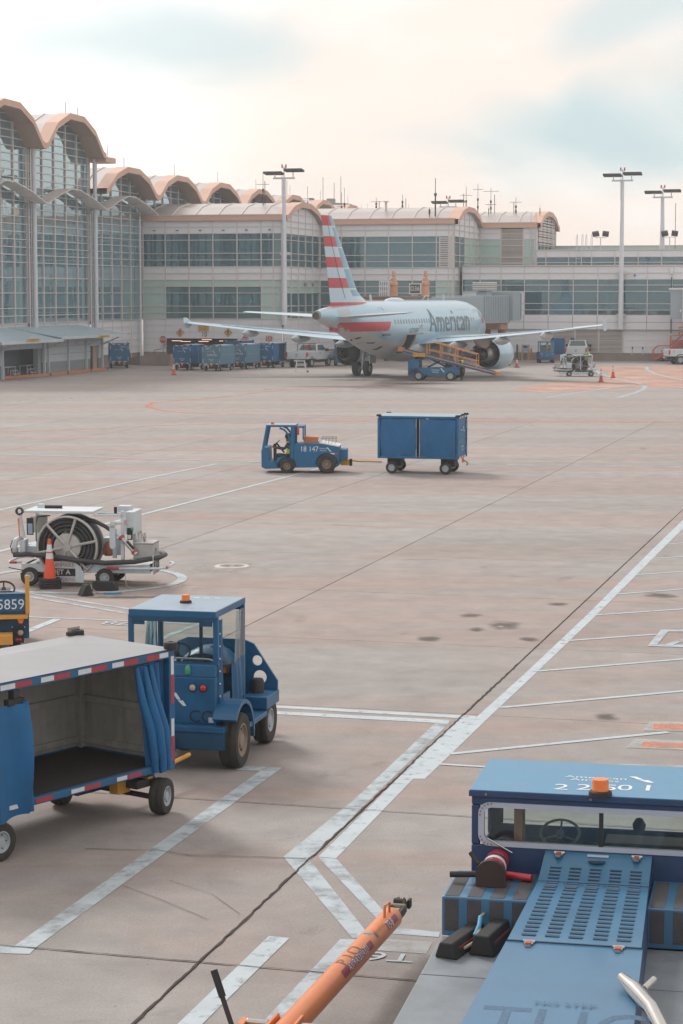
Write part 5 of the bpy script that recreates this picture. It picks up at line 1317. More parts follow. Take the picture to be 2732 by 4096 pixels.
# dashboard, seat, engine cover
b = MB(); b.box(.45, .72, -.56, .56, .58, 1.22, BLUD); b.box(.36, .5, -.5, .5, 1.12, 1.26, M('dash_grey', '#5a6064', .6)); b.build('dashboard', tug, bevel=.02)
b = MB(); b.box(.34, .355, -.45, -.2, 1.14, 1.22, ORB); b.box(.34, .355, -.1, .2, 1.14, 1.22, LK); b.build('instrument_panel', tug)
b = MB(); b.box(-.35, .1, -.45, -.02, .58, .95, SEAT); b.box(-.45, -.33, -.45, -.02, .9, 1.3, SEAT); b.build('seat', tug, bevel=.04)
steering(tug, (.18, .22, 1.42), .19, R(-38), RUB, .013)
b = MB(); b.tube([(-.60, -.56, 1.475), (-.62, -.5, 1.50), (-.62, .3, 1.50), (-.60, .36, 1.475)], .017, CHR, 8); b.build('grab_rail', tug, smooth=60)
b = MB().loft([[(x, .46 * w * cos(pi * k / 12), .62 + (.78 * h) * (sin(pi * k / 12) ** .55)) for k in range(13)] for x, w, h in ((.72, 1, .92), (.8, 1, 1), (1.2, 1, 1), (1.3, .96, .96))], BLUE, closed=False); b.build('engine_hood', tug, smooth=50)
MB().lathe([(.09, 1.40), (.10, 1.405), (.10, 1.412), (.07, 1.414), (.001, 1.40)], LK, 16, o=(1.0, -.12, 0)).build('filler_cap', tug)
b = MB(); plate_holes(b, [(-.42, 1.46), (-.57, 1.40), (-.92, .88), (-.92, .66), (.92, .66), (.92, .88), (.57, 1.40), (.42, 1.46)], [(-.62, 1.16, .075), (-.66, .92, .10), (.62, 1.16, .075), (.66, .92, .10)], lambda u, v, t: (t, u, v), 1.32, 1.36, BLUE); b.build('front_shield', tug)
MB().lathe([(.10, 0), (.10, .16), (.08, .2), (.001, .21)], LK, 16, o=(1.1, -.68, .74)).build('air_filter', tug, smooth=40)
MB().box(1.36, 1.5, -.7, .7, .38, .62, BLUD).build('front_bumper', tug)
# rear lamps, lettering
for (y, m_) in ((-.44, LAMPR), (-.29, LAMPW), (.44, LAMPR), (.29, LAMPW)):
    MB().lathe([(.055, 0), (.058, -.015), (.048, -.022)], LK, 20, o=(-.701, y, 1.12), ax='x').build('lamp_ring', tug); MB().lathe([(.048, -.012), (.035, -.028), (.001, -.034)], m_, 20, o=(-.701, y, 1.12), ax='x').build('rear_lamp', tug, smooth=60)
b = MB().lathe([(.001, 0), (.035, .0), (.045, .05), (.035, .1), (.015, .12), (.001, .13)], M('green_lens', '#3f9070', .3, var=.1), 14, o=(-.69, -.22, 1.30)); b.build('green_lamp', tug, smooth=50)
tx = lambda y, z: txm((-.7045, y, z), (0, -1, 0), (0, 0, 1))
MB().text('CC', tx(-.40, .72), .24, LK, 1.0).build('lettering', rear)
MB().text('American\nAirlines', tx(.12, .93), .075, LW, align='RIGHT').build('lettering', rear)
b = MB(); flight_mark(b, (-.7045, .0, .88), (0, -1, 0), (0, 0, 1), .16, LW); b.build('emblem', rear, fix=False)
MB().box(-.706, -.70, -.58, -.51, .65, .72, REFW).build('reflector', rear)

# ---------------------------------------------------------------- near cart
cl = (-2.06, 25.9); CH = 37
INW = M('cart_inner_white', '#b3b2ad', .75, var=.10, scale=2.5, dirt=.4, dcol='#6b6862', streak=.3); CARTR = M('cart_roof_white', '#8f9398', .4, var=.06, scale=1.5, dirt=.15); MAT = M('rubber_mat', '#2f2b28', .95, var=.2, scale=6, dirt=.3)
CURT = M('curtain_blue', '#145f92', .6, var=.14, scale=3, dirt=.2, dcol='#203a55')
cart = thing('baggage_cart', 'open covered baggage cart with blue curtains and pale roof in the foreground', 'cart', (*cl, 0), heading(CH))
L_, Wd, z0, z1 = 3.75, 1.62, .54, 2.03
b = MB(); b.box(-L_, 0, 0, .07, z0, .63, BLUE); b.box(-L_, 0, Wd - .07, Wd, z0, .63, BLUE); b.box(-.08, 0, .07, Wd - .07, z0, .63, BLUE); b.box(-L_, -L_ + .08, .07, Wd - .07, z0, .63, BLUE); fr = b.build('bed_frame', cart, bevel=.01)
MB().box(-L_ + .08, -.08, .07, Wd - .07, .58, .615, MAT).build('floor_mat', cart)
for (x, y) in ((0, 0), (0, Wd), (-L_, 0), (-L_, Wd)):
    MB().box(x - (.10 if x == 0 else 0), x + (0 if x == 0 else .10), y - (.0 if y == 0 else .1), y + (.1 if y == 0 else 0), .63, z1 - .09, BLUE).build('corner_post', cart, bevel=.01)
    MB().lathe([(.08, 0), (.085, .03), (.08, .09), (.03, .1)], RUB, 14, o=(x - (.05 if x == 0 else -.05), y + (.02 if y == 0 else -.02), z1 + .0)).build('corner_bumper', cart, smooth=40)
b = MB(); b.box(-L_, 0, 0, .06, z1 - .10, z1, BLUE); b.box(-L_, 0, Wd - .06, Wd, z1 - .10, z1, BLUE); b.box(-.06, 0, .06, Wd - .06, z1 - .1, z1, BLUE); b.box(-L_, -L_ + .06, .06, Wd - .06, z1 - .1, z1, BLUE); tr = b.build('top_rail', cart, bevel=.008)
# roof sheet with shallow hips
b = MB(); e = [(-L_, 0, z1 + .01), (0, 0, z1 + .01), (0, Wd, z1 + .03), (-L_, Wd, z1 + .03)]; r1, r2 = (-L_ + .6, Wd * .62, z1 + .085), (-.75, Wd * .62, z1 + .085)
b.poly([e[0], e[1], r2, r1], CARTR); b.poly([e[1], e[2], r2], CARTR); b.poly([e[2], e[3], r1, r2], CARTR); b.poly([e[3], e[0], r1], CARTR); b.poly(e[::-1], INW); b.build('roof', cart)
# inner walls with rub rails
b = MB(); b.box(-L_ + .06, -.03, Wd - .03, Wd - .012, .62, z1 - .1, INW); b.box(-.03, -.012, .07, Wd - .03, .62, z1 - .1, INW); b.box(-L_ + .012, -L_ + .03, .07, Wd - .03, .62, z1 - .1, INW); b.build('wall_panel', cart)
b = MB(); b.box(-.012, .012, .1, Wd - .1, .60, z1 - .08, BLUE); b.box(-L_, 0, Wd - .012, Wd + .012, .60, z1 - .08, BLUE); b.build('outer_sheet', cart)
for z in (.68, 1.22): b = MB(); b.box(-L_ + .06, -.03, Wd - .075, Wd - .03, z, z + .085, INW); b.box(-.075, -.03, .08, Wd - .075, z, z + .085, INW); b.build('rub_rail', cart, bevel=.008)
MB().box(-.12, -.03, Wd - .12, Wd - .03, .62, z1 - .1, INW).build('corner_angle', cart)
# curtains: one bunched at the front, one hanging by the middle post
f1 = drape((-.12, .10, 0), (-.62, .03, 0), .52, z1 - .13, (0, -1, 0), 3.2, .055, CURT, nx=36, nz=14, seed=11, taper=.62, slump=.03); f1.build('curtain', cart, smooth=60)
for (x, y) in ((-.42, -.04), (-.30, -.02), (-.52, .0)):
    f2 = MB(); f2.tube([(x - .12, y + .05, z1 - .14), (x - .08, y, 1.5), (x + .04, y - .03, 1.1), (x + .10, y - .02, .8), (x + .14, y - .01, .56)], .05, CURT, 10, rs=[.03, .055, .065, .06, .045]); f2.build('curtain_fold', cart, smooth=60)
f3 = drape((-2.56, -.02, 0), (-3.5, -.03, 0), .46, z1 - .26, (0, -1, 0), 1.6, .05, CURT, nx=30, nz=14, seed=4, slump=.09); f3.build('curtain', cart, smooth=60)
MB().cyl((-2.60, -.035, z1 - .24), (-2.53, -.04, .5), .035, CURT, 10).build('curtain_hem', cart, smooth=60)
b = MB(); b.box(-2.75, -2.66, -.01, .08, 1.78, z1 - .1, CHA); b.box(-2.85, -2.6, -.03, .05, z1 - .27, z1 - .2, RUB); b.build('curtain_hook', cart)
# reflective tape
sg = [(0.0, .10, 'w'), (.0, .0, 'r')]
def tape(z, seqs, h):
    for (xa, xb, c) in seqs: MB().poly([(xa, -.004, z - h / 2), (xb, -.004, z - h / 2), (xb, -.004, z + h / 2), (xa, -.004, z + h / 2)], REFR if c == 'r' else REFW).build('reflector_tape', cart, fix=False)
tape(z1 - .05, [(-.28, -.12, 'w'), (-.52, -.28, 'r'), (-.92, -.66, 'r'), (-1.12, -.92, 'w'), (-1.48, -1.22, 'r'), (-1.70, -1.48, 'w'), (-2.1, -1.84, 'r'), (-2.31, -2.1, 'w'), (-2.72, -2.46, 'r'), (-2.95, -2.72, 'w'), (-3.3, -3.05, 'r')], .06)
tape(.585, [(-.22, -.1, 'w'), (-.86, -.62, 'r'), (-1.06, -.88, 'w'), (-1.62, -1.34, 'r'), (-1.84, -1.62, 'w'), (-2.42, -2.14, 'r'), (-2.84, -2.58, 'w'), (-3.0, -2.86, 'r')], .05)
for (za, zb, c) in ((1.72, 1.95, 'w'), (1.36, 1.72, 'r'), (.95, 1.17, 'w'), (.64, .95, 'r')): MB().poly([(-.075, -.004, za), (-.02, -.004, za), (-.02, -.004, zb), (-.075, -.004, zb)], REFR if c == 'r' else REFW).build('reflector_tape', cart, fix=False)
# brush strip on the far front corner
b = MB(); b.box(-.24, -.02, Wd - .06, Wd + .0, z1 + .04, z1 + .085, CHA); [b.cyl((-.235 + k * .017, Wd - .03, z1 + .08), (-.235 + k * .017, Wd - .03, z1 + .14), .004, CHA, 4) for k in range(13)]; b.build('brush_strip', cart)
# running gear
b = MB(); b.cyl((-.35, .0, .23), (-.35, Wd, .23), .035, CHA, 10); b.box(-1.1, -.3, .62, .74, .30, .42, CHA); b.box(-1.1, -.3, .95, 1.07, .30, .42, CHA); b.lathe([(.30, .40), (.32, .45), (.32, .53)], CHA, 24, o=(-.55, Wd / 2, 0)); b.box(-.40, -.30, .1, Wd - .1, .36, .48, YELO); b.cyl((-.9, Wd / 2, .33), (-.05, Wd / 2 - .1, .27), .04, CHA, 8); b.box(-.75, -.52, .28, .42, .30, .54, YELO); b.box(-.6, -.25, .1, .3, .36, .46, CHA)
b.build('front_bogie', cart, bevel=.006); b = MB(); b.cyl((-L_ + .55, .05, .23), (-L_ + .55, Wd - .05, .23), .035, CHA, 10); b.box(-L_ + .45, -L_ + .65, .15, .25, .23, .55, CHA); b.box(-L_ + .45, -L_ + .65, Wd - .25, Wd - .15, .23, .55, CHA); b.build('rear_axle', cart, bevel=.006)
MB().tube([(-.1, Wd / 2 - .1, .28), (.6, Wd / 2, .3), (1.3, Wd / 2 + .1, .36)], .03, YELO, 8).build('draw_bar', cart)
for (x, y) in ((-.22, .04), (-.62, Wd - .25)):
    w = wheel(cart, (x, y, .225), .225, .19, RIMW, .55); w.rotation_euler = (0, 0, R(20))
for y in (.05, Wd - .05): wheel(cart, (-2.98, y, .225), .225, .17, RIMW, .55)
b = MB(); b.cyl((-2.98, .0, .225), (-2.98, Wd, .225), .035, CHA, 8); b.prism([(-3.1, .54), (-2.86, .54), (-2.94, .225), (-3.02, .225)], 'y', .16, .22, BLUD); b.build('axle', cart)

# ---------------------------------------------------------------- pushback tractor at the lower right
pl_ = (2.25, 18.6); PD = 12
psh = thing('pushback_tractor', 'wide blue pushback tractor with louvred bonnet and number on its roof', 'tractor', (*pl_, 0), heading(PD))
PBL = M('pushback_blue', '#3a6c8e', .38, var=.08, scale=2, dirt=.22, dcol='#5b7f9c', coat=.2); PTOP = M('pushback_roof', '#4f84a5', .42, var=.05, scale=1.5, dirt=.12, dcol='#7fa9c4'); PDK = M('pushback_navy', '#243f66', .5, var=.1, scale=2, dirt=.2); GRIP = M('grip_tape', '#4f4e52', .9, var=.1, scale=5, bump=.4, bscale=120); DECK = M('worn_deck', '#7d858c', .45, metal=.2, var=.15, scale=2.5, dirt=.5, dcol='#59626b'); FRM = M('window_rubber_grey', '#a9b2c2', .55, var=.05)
yc = -.12; YL, YR_ = .98, -1.22
# cab: thin walls round a real interior
b = MB(); xa = -.80; xb = .40
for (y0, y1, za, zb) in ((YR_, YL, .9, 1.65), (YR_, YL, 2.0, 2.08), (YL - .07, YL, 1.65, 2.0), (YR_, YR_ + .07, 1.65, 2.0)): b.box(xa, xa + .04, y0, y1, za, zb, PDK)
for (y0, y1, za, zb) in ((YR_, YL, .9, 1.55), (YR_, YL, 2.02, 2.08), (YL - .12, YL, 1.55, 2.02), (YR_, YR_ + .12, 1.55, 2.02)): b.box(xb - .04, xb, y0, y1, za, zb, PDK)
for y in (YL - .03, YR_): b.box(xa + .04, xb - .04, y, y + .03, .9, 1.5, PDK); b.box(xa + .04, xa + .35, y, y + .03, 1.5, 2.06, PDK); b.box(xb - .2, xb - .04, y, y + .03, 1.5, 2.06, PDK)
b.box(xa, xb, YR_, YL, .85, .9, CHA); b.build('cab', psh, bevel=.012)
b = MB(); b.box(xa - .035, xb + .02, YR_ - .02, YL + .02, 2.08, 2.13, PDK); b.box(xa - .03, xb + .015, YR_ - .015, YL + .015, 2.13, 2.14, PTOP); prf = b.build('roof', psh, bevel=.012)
bx = LF(pl_, PD)(2400, 3184, 'z', 2.14); beacon(prf, (bx.x + .03, bx.y, 2.14), .075, .125)
tc2 = LF(pl_, PD)(2390, 3150, 'z', 2.14)
for k, (ch, px) in enumerate((('2', 2245), ('2', 2335), ('5', 2440), ('0', 2500), ('1', 2592))):
    q = LF(pl_, PD)(px, 3150 + (px - 2390) * .012, 'z', 2.143); MB().text(ch, txm((q.x, q.y, 2.1425), (0, -1, 0), (1, 0, 0)), .30, LW, .95 if ch != '1' else 1.2).build('roof_number', prf)
q = LF(pl_, PD)(2382, 3116, 'z', 2.143); MB().text('American\nAirlines', txm((q.x, q.y, 2.1425), (0, -1, 0), (1, 0, 0)), .105, LW, 1.35).build('roof_lettering', prf)
b = MB(); flight_mark(b, (q.x - .02, q.y - .28, 2.1425), (0, -1, 0), (1, 0, 0), .19, LW); b.build('emblem', prf, fix=False)
for y in (.85, -.05, -.95): MB().cyl((xa - .032, y, 2.105), (xa - .045, y, 2.105), .012, RIMT, 8).build('bolt', prf)
# rear window in its grey surround
def rrect(y0, y1, z0, z1, r, n=5):
    p = []
    for (cy, cz, a0) in ((y1 - r, z1 - r, 0), (y0 + r, z1 - r, 90), (y0 + r, z0 + r, 180), (y1 - r, z0 + r, 270)):
        p += [(cy + r * cos(R(a0 + 90 * k / n)), cz + r * sin(R(a0 + 90 * k / n))) for k in range(n + 1)]
    return p
o_, i_ = rrect(YR_ + .06, YL - .06, 1.645, 2.03, .1), rrect(YR_ + .11, YL - .11, 1.685, 1.985, .07)
b = MB(); n = len(o_)
for k in range(n):
    j = (k + 1) % n; q = [o_[k], o_[j], i_[j], i_[k]]; b.add([(xa - .012, y, z) for y, z in q] + [(xa + .045, y, z) for y, z in q], [(0, 1, 2, 3), (0, 4, 5, 1), (2, 6, 7, 3)], FRM)
wf = b.build('window_surround', psh, fix=False)
for k in range(0, 22): 
    u = k / 22 * n; y, z = o_[int(u)]; MB().cyl((xa - .012, y * .985 + yc * .015, z + (.012 if z < 1.8 else -.012)), (xa - .018, y * .985 + yc * .015, z + (.012 if z < 1.8 else -.012)), .008, RIMT, 6).build('rivet', wf)
MB().poly([(xa + .01, y, z) for y, z in i_], CLEAR).build('rear_window', psh, fix=False)
b = MB(); b.box(xa - .005, xa + .03, -.155, -.12, 1.685, 1.985, LK); b.build('window_bar', psh)
MB().poly([(xb - .02, YR_ + .12, 1.55), (xb - .02, YL - .12, 1.55), (xb - .02, YL - .12, 2.02), (xb - .02, YR_ + .12, 2.02)], CLEAR).build('windscreen', psh, fix=False)
MB().cyl((xa - .03, .62, 1.60), (xa - .035, .84, 1.72), .007, CHR, 6).build('wiper', psh)
steering(psh, (-.15, .28, 1.62), .17, R(-30), M('wheel_grey', '#6f8080', .4, var=.05), .012)
b = MB(); b.box(.05, .3, -1.1, .85, .9, 1.44, SEAT); b.box(-.1, .25, -1.1, -.1, 1.40, 1.54, LK); b.build('dashboard', psh, bevel=.02)
b = MB(); b.box(-.7, -.3, .05, .5, .9, 1.25, SEAT); b.box(-.75, -.65, .05, .5, 1.25, 1.62, SEAT); b.build('seat', psh, bevel=.03)
MB().box(-.72, -.5, .55, .62, 1.3, 1.98, M('cab_tan_pillar', '#7d5a45', .7, var=.15)).build('inner_pillar', psh)
MB().lathe([(.001, 0), (.05, .02), (.06, .07), (.03, .12), (.001, .13)], LK, 12, o=(-.2, -.42, 1.68)).build('mirror', psh)
# bonnet: sloped panel by the cab, louvred lid, plain lid
hy0, hy1 = yc - .50, yc + .50; HB = [(-.80, 1.635), (-1.30, 1.50), (-2.86, 1.47), (-2.875, 1.455), (-5.2, 1.43)]
wid = [.455, .46, .51, .52, .60]
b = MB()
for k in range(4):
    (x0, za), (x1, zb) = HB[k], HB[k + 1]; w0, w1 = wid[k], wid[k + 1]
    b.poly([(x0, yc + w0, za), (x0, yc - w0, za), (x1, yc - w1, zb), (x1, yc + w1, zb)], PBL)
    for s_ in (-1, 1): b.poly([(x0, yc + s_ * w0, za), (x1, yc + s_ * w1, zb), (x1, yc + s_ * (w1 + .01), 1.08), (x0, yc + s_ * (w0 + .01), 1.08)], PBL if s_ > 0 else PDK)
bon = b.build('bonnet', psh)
def hz(x):
    for k in range(4):
        if HB[k][0] >= x >= HB[k + 1][0]: return HB[k][1] + (HB[k + 1][1] - HB[k][1]) * (x - HB[k][0]) / (HB[k + 1][0] - HB[k][0])
    return 1.43
SLOT = M('slot_dark', '#263747', .7, var=.05)
lvb = MB().box(-.011, .011, -.075, .075, -.004, .0035, SLOT).add([(.010, -.08, .0), (.010, .08, .0), (.020, .08, .009), (.020, -.08, .009), (.034, -.08, .0), (.034, .08, .0)], [(0, 1, 2, 3), (3, 2, 5, 4)], PBL).build('louvre_slot', bon, fix=False)
cols = [-.335, -.17, -.0, .165, .33]; first = True
_q = [LF(pl_, PD)(2330, y_, 'z', 1.49).x for y_ in (3556, 3746)]; _r = [LF(pl_, PD)(2330, y_, 'z', 1.58).x for y_ in (3468, 3518)]
for (xs, cnt, st) in ((_r[0], 8, (_r[0] - _r[1]) / 7), (_q[0], 14, (_q[0] - _q[1]) / 13)):
    for c in cols:
        for k in range(cnt):
            x = xs - k * st; sl_ = (hz(x - .01) - hz(x + .01)) / -.02; yy = yc + c * (1 + .1 * (-x - .8) / 2)
            if first: o = lvb; first = False
            else: o = inst(lvb, 'louvre_slot', bon)
            o.location = (x, yy, hz(x) + .003); o.rotation_euler = (0, -math.atan(sl_), 0); o.scale = (.75 if cnt == 8 else .95, .62 if cnt == 8 else .70, 1)
for x in (-1.30, -2.865): b = MB(); w = .46 if x > -2 else .515; b.box(x - .006, x + .006, yc - w, yc + w, hz(x) - .01, hz(x) + .0025, SLOT); b.build('lid_gap', bon)
for (x, y) in ((-.86, .33), (-.86, -.33), (-2.88, .34), (-2.88, -.34)):
    b = MB(); b.box(-.06, .03, -.035, .035, 0, .012, CHR); b.box(-.11, -.05, -.022, .022, 0, .02, CHR); b.cyl((.0, -.045, .012), (.0, .045, .012), .012, CHR, 8); o = b.build('latch', bon, loc=(x, yc + y, hz(x) + .002))
    MB().box(-.1, -.04, -.02, .02, .02, .03, M('latch_red', '#b0583f', .5)).build('latch_tab', o)
MB().text('NO STEP', txm((-1.355, yc + .03, hz(-1.355) + .003), (0, -1, 0), (1, 0, 0)), .085, M('faint_letter', '#41627e', .6), 1.3).build('lettering', bon)
_t = LF(pl_, PD)(2262, 4018, 'z', 1.45)
MB().text('NO STEP', txm((_t.x, _t.y, 1.4545), (0, -1, 0), (1, 0, 0)), .085, M('faint_letter2', '#41627e', .6), 1.3).build('lettering', bon)
MB().text('TUG', txm((_t.x - .46, _t.y - .04, hz(_t.x - .46) + .004), (0, -1, 0), (1, 0, 0)), .95, M('perforation', '#3f607c', .6, var=.2, scale=30), .62).build('maker_lettering', bon)
MB().lathe([(.001, .004), (.075, .004)], SLOT, 18, o=(-.95, yc, hz(-.95))).build('oval_hole', bon); MB().box(-.885, -.845, yc - .09, yc + .09, hz(-.865), hz(-.865) + .01, REFW).build('plate', bon)
# steel arm reaching over the bonnet from below
b = MB(); b.tube([(-3.75, -.55, 1.52), (-3.95, -.66, 1.50), (-4.3, -.80, 1.49), (-4.9, -.95, 1.47)], .05, CHR, 10, rs=[.035, .06, .055, .05]); b.tube([(-3.75, -.78, 1.52), (-3.92, -.72, 1.50)], .025, CHR, 8); b.build('chrome_lever', psh, smooth=60)
# side decks and striped step boxes
for s_, y0, y1 in ((1, yc + .47, 1.10), (-1, -1.34, yc - .47)):
    for (x0, x1) in ((-1.66, -2.66), (-2.68, -5.4)): MB().box(x1, x0, y0, y1, 1.02, 1.085, DECK).build('deck_plate', psh, bevel=.008)
    MB().box(-5.4, -.8, y0, y1 - .02, .55, 1.02, PBL).build('side_body', psh)
    bxo = MB().box(-1.64, -.81, y0, y1, 1.085, 1.42, PBL, .0, .0).build('step_box', psh, bevel=.01)
    nst = 4
    for k in range(nst):
        ya = y0 + (y1 - y0) * (k + .25) / nst; yb = ya + (y1 - y0) * .62 / nst
        MB().box(-1.62, -.86, ya, yb, 1.421, 1.4235, GRIP).build('grip_strip', bxo); MB().box(-1.6435, -1.641, ya, yb, 1.13, 1.40, GRIP).build('grip_strip', bxo)
for s_ in (-1, 1):
    for x in (-.2, -4.6): wheel(psh, (x, yc + s_ * 1.0, .48), .48, .34, RIMT, .5)
b = MB(); b.box(-5.3, .9, yc - .8, yc + .8, .35, .88, CHA); b.build('chassis', psh)
b = MB(); b.box(.40, 1.5, yc - 1.15, yc + 1.15, .5, 1.25, PBL); b.build('front_body', psh, bevel=.02)
MB().box(-1.2, -1.1, -1.3, -1.1, 1.43, 1.52, REFW).build('number_tag', psh)
# chocks lying on the left deck
def chock(name, label, loc, rz, L_=.42, w=.16, h=.15):
    o = thing(name, label, 'wheel chock', loc, rz); MB().prism([(-w / 2, 0), (w / 2, 0), (w * .28, h), (-w * .28, h)], 'x', -L_ / 2, L_ / 2, RUB).build('block', o, bevel=.015)
    MB().box(-L_ * .36, L_ * .36, -w * .40, -w * .30, h * .3, h * .6, M('faded_red_mark', '#8a4238', .7, var=.2, dirt=.4)).build('red_stripe', o).rotation_euler = (0, 0, 0)
    return o
def on_deck(px, py, z): 
    p = G(px, py, z); return p
c1 = on_deck(1846, 3790, 1.087); c2 = on_deck(1972, 3782, 1.087)
chock('wheel_chock', 'black rubber chock with red stripe lying on the tractor deck, outer one', (*c1.xy, 1.087), R(64), .66, .20, .13); chock('wheel_chock', 'black rubber chock beside the bonnet on the tractor deck, inner one', (*c2.xy, 1.087), R(68), .62, .22, .17)
rp = thing('chock_rope', 'pale and blue rope joining the two chocks on the tractor deck', 'rope', (*c1.xy, 1.09)); d12 = c2 - c1
MB().tube([(-.02, -.16, .02), (.10, -.17, .1), (d12.x * .55, -.02, .16), (d12.x * .62, .18, .2), (d12.x * .8, .3, .2), (d12.x * .95, .3, .17)], .014, M('rope_pale', '#a89f8f', .8, var=.15), 7).build('rope', rp, smooth=60)
MB().tube([(d12.x * .40, -.08, .12), (d12.x * .55, .0, .18), (d12.x * .62, .14, .21)], .02, M('rope_sleeve', '#3f8db0', .6), 7).build('blue_sleeve', rp, smooth=60)
# extinguisher lying on the step box
q = LF(pl_, PD)(2010, 3520, 'z', 1.42); fe = thing('fire_extinguisher', 'red fire extinguisher lying in a dark bracket on the tractor step', 'fire extinguisher', psh.location + Vector((0, 0, 0)), heading(PD))
RX = M('extinguisher_red', '#b5293a', .3, var=.06, coat=.3); fx, fy = -1.32, .74
MB().lathe([(.001, -.24), (.07, -.235), (.095, -.2), (.1, -.16), (.1, .18), (.085, .23), (.04, .26), (.03, .3), (.001, .3)], RX, 24, ax='x').build('cylinder', fe, smooth=50, loc=(fx + .28, fy + .0, 1.535))
MB().lathe([(.102, .03), (.102, .10)], REFW, 24, ax='x').build('label_band', fe, smooth=60, loc=(fx + .16, fy, 1.535)); MB().lathe([(.1035, -.012), (.1035, .012)], LK, 24, ax='x').build('strap', fe, loc=(fx + .30, fy, 1.535))
b = MB(); n = 12; pr = [(fy - .125, 1.425), (fy + .125, 1.425)] + [(fy + .125 * cos(pi * k / n), 1.535 + .12 * sin(pi * k / n)) for k in range(n + 1)]; b.prism(pr, 'x', fx + .0, fx + .06, M('bracket_brown', '#3a2a28', .7, var=.1)); b.build('end_bracket', fe)
b = MB(); b.cyl((fx + .12, fy + .1, 1.5), (fx + .1, fy + .36, 1.49), .026, RUB, 10); b.cyl((fx + .14, fy + .12, 1.58), (fx + .2, fy + .2, 1.66), .02, RUB, 8); b.build('hose_nozzle', fe, smooth=50)
MB().cyl((fx + .26, fy - .1, 1.47), (fx + .23, fy - .32, 1.46), .032, RX, 10).build('handle', fe, smooth=50)

# ---------------------------------------------------------------- orange towbar
ta, tb = G(1575, 3660, .42), G(1085, 4190, .52); td = (tb - ta); tl_ = td.length
tow = thing('towbar', 'orange aircraft towbar with dark aircraft type lettering and steel head', 'towbar', ta, atan2(td.y, td.x))
TOR = M('towbar_orange', '#d07a45', .42, var=.08, scale=2, dirt=.2, dcol='#9c5a36', coat=.1); TR = .105; sl_ = (tb.z - ta.z)
MB().cyl((.1, 0, 0), (tl_, 0, sl_), TR, TOR, 28).lathe([(.001, 0), (.06, 0), (TR, .1)], TOR, 28, ax='x').build('tube', tow, smooth=50)
b = MB(); b.box(-.42, .06, -.045, .045, -.03, .035, M('head_cream', '#b3a78f', .6, var=.2, dirt=.4)); b.box(-.30, -.05, -.06, -.045, -.05, .06, CHA); b.box(-.30, -.05, .045, .06, -.05, .06, CHA); b.cyl((-.16, -.08, .04), (-.16, .08, .04), .03, RIMT, 10); b.cyl((-.25, -.06, .06), (-.25, .06, .06), .035, CHA, 10); b.box(-.45, -.36, -.075, -.045, -.04, .05, CHA); b.box(-.45, -.36, .045, .075, -.04, .05, CHA); b.cyl((-.2, .05, .05), (-.18, .06, .13), .012, RIMT, 6); b.box(-.12, .1, .045, .09, -.02, .06, CHA); b.build('coupling_head', tow, bevel=.006)
b = MB(); b.tube([(.26, .02, TR - .02), (.26, .02, TR + .10), (.44, .02, TR + .11), (.46, .02, TR - .015)], .012, TOR, 8); b.build('lifting_handle', tow, smooth=50)
def tube_text(txt, x, ang, size, m, name, sx=1.0, bg=None, flip=1, bgw=.0):
    """lettering wrapped on the towbar; reads from base to head"""
    b = MB().text(txt, Matrix.Identity(4), size, m, sx); me = bpy.data.meshes.new(name); me.from_pydata(b.v, [], b.f); bm = bmesh.new(); bm.from_mesh(me); bmesh.ops.triangulate(bm, faces=bm.faces)
    for it in range(2):
        ed = [e for e in bm.edges if e.calc_length() > .03]
        if ed: bmesh.ops.subdivide_edges(bm, edges=ed, cuts=1); bmesh.ops.triangulate(bm, faces=bm.faces)
    for v in bm.verts:
        a = R(ang) + v.co.y / TR; rr_ = TR + .0025; xx = x - v.co.x; v.co = Vector((xx, rr_ * cos(a), rr_ * sin(a) + sl_ * xx / tl_))
    bm.to_mesh(me); bm.free(); me.materials.append(m); o = bpy.data.objects.new(name, me); COL.objects.link(o); o.parent = tow; return o
def tube_band(x0, x1, a0, a1, m, name):
    b = MB(); n = 6
    for k in range(n):
        q = []
        for (x, a) in ((x0, a0 + (a1 - a0) * k / n), (x1, a0 + (a1 - a0) * k / n), (x1, a0 + (a1 - a0) * (k + 1) / n), (x0, a0 + (a1 - a0) * (k + 1) / n)): q.append((x, (TR + .0015) * cos(R(a)), (TR + .0015) * sin(R(a)) + sl_ * x / tl_))
        b.poly(q, m)
    return b.build(name, tow, fix=False)
RB = M('sticker_red', '#8c3040', .5, var=.1)
tube_band(.24, .62, 12, 52, RB, 'sticker'); tube_text('73-8', .50, 32, .12, LW, 'sticker_lettering', .9)
tube_band(1.18, 2.2, 12, 52, RB, 'sticker'); tube_text('A319/A320/A321', 1.66, 32, .10, LW, 'sticker_lettering', .95)
tube_text('LCL', 1.62, 74, .17, M('stencil_grey', '#7d6a5a', .6), 'stencil_lettering', 1.35); tube_text('P', 1.98, 74, .17, M('stencil_grey', '#7d6a5a', .6), 'stencil_lettering', 1.35); tube_text('American', .80, 58, .08, M('faint_stencil', '#b07a55', .6), 'stencil_lettering', 1.1); tube_band(1.0, 1.06, 70, 110, M('emblem_teal', '#4fa3b5', .5), 'emblem'); tube_band(.94, 1.0, 30, 62, M('emblem_dark', '#6b5a68', .5), 'emblem')
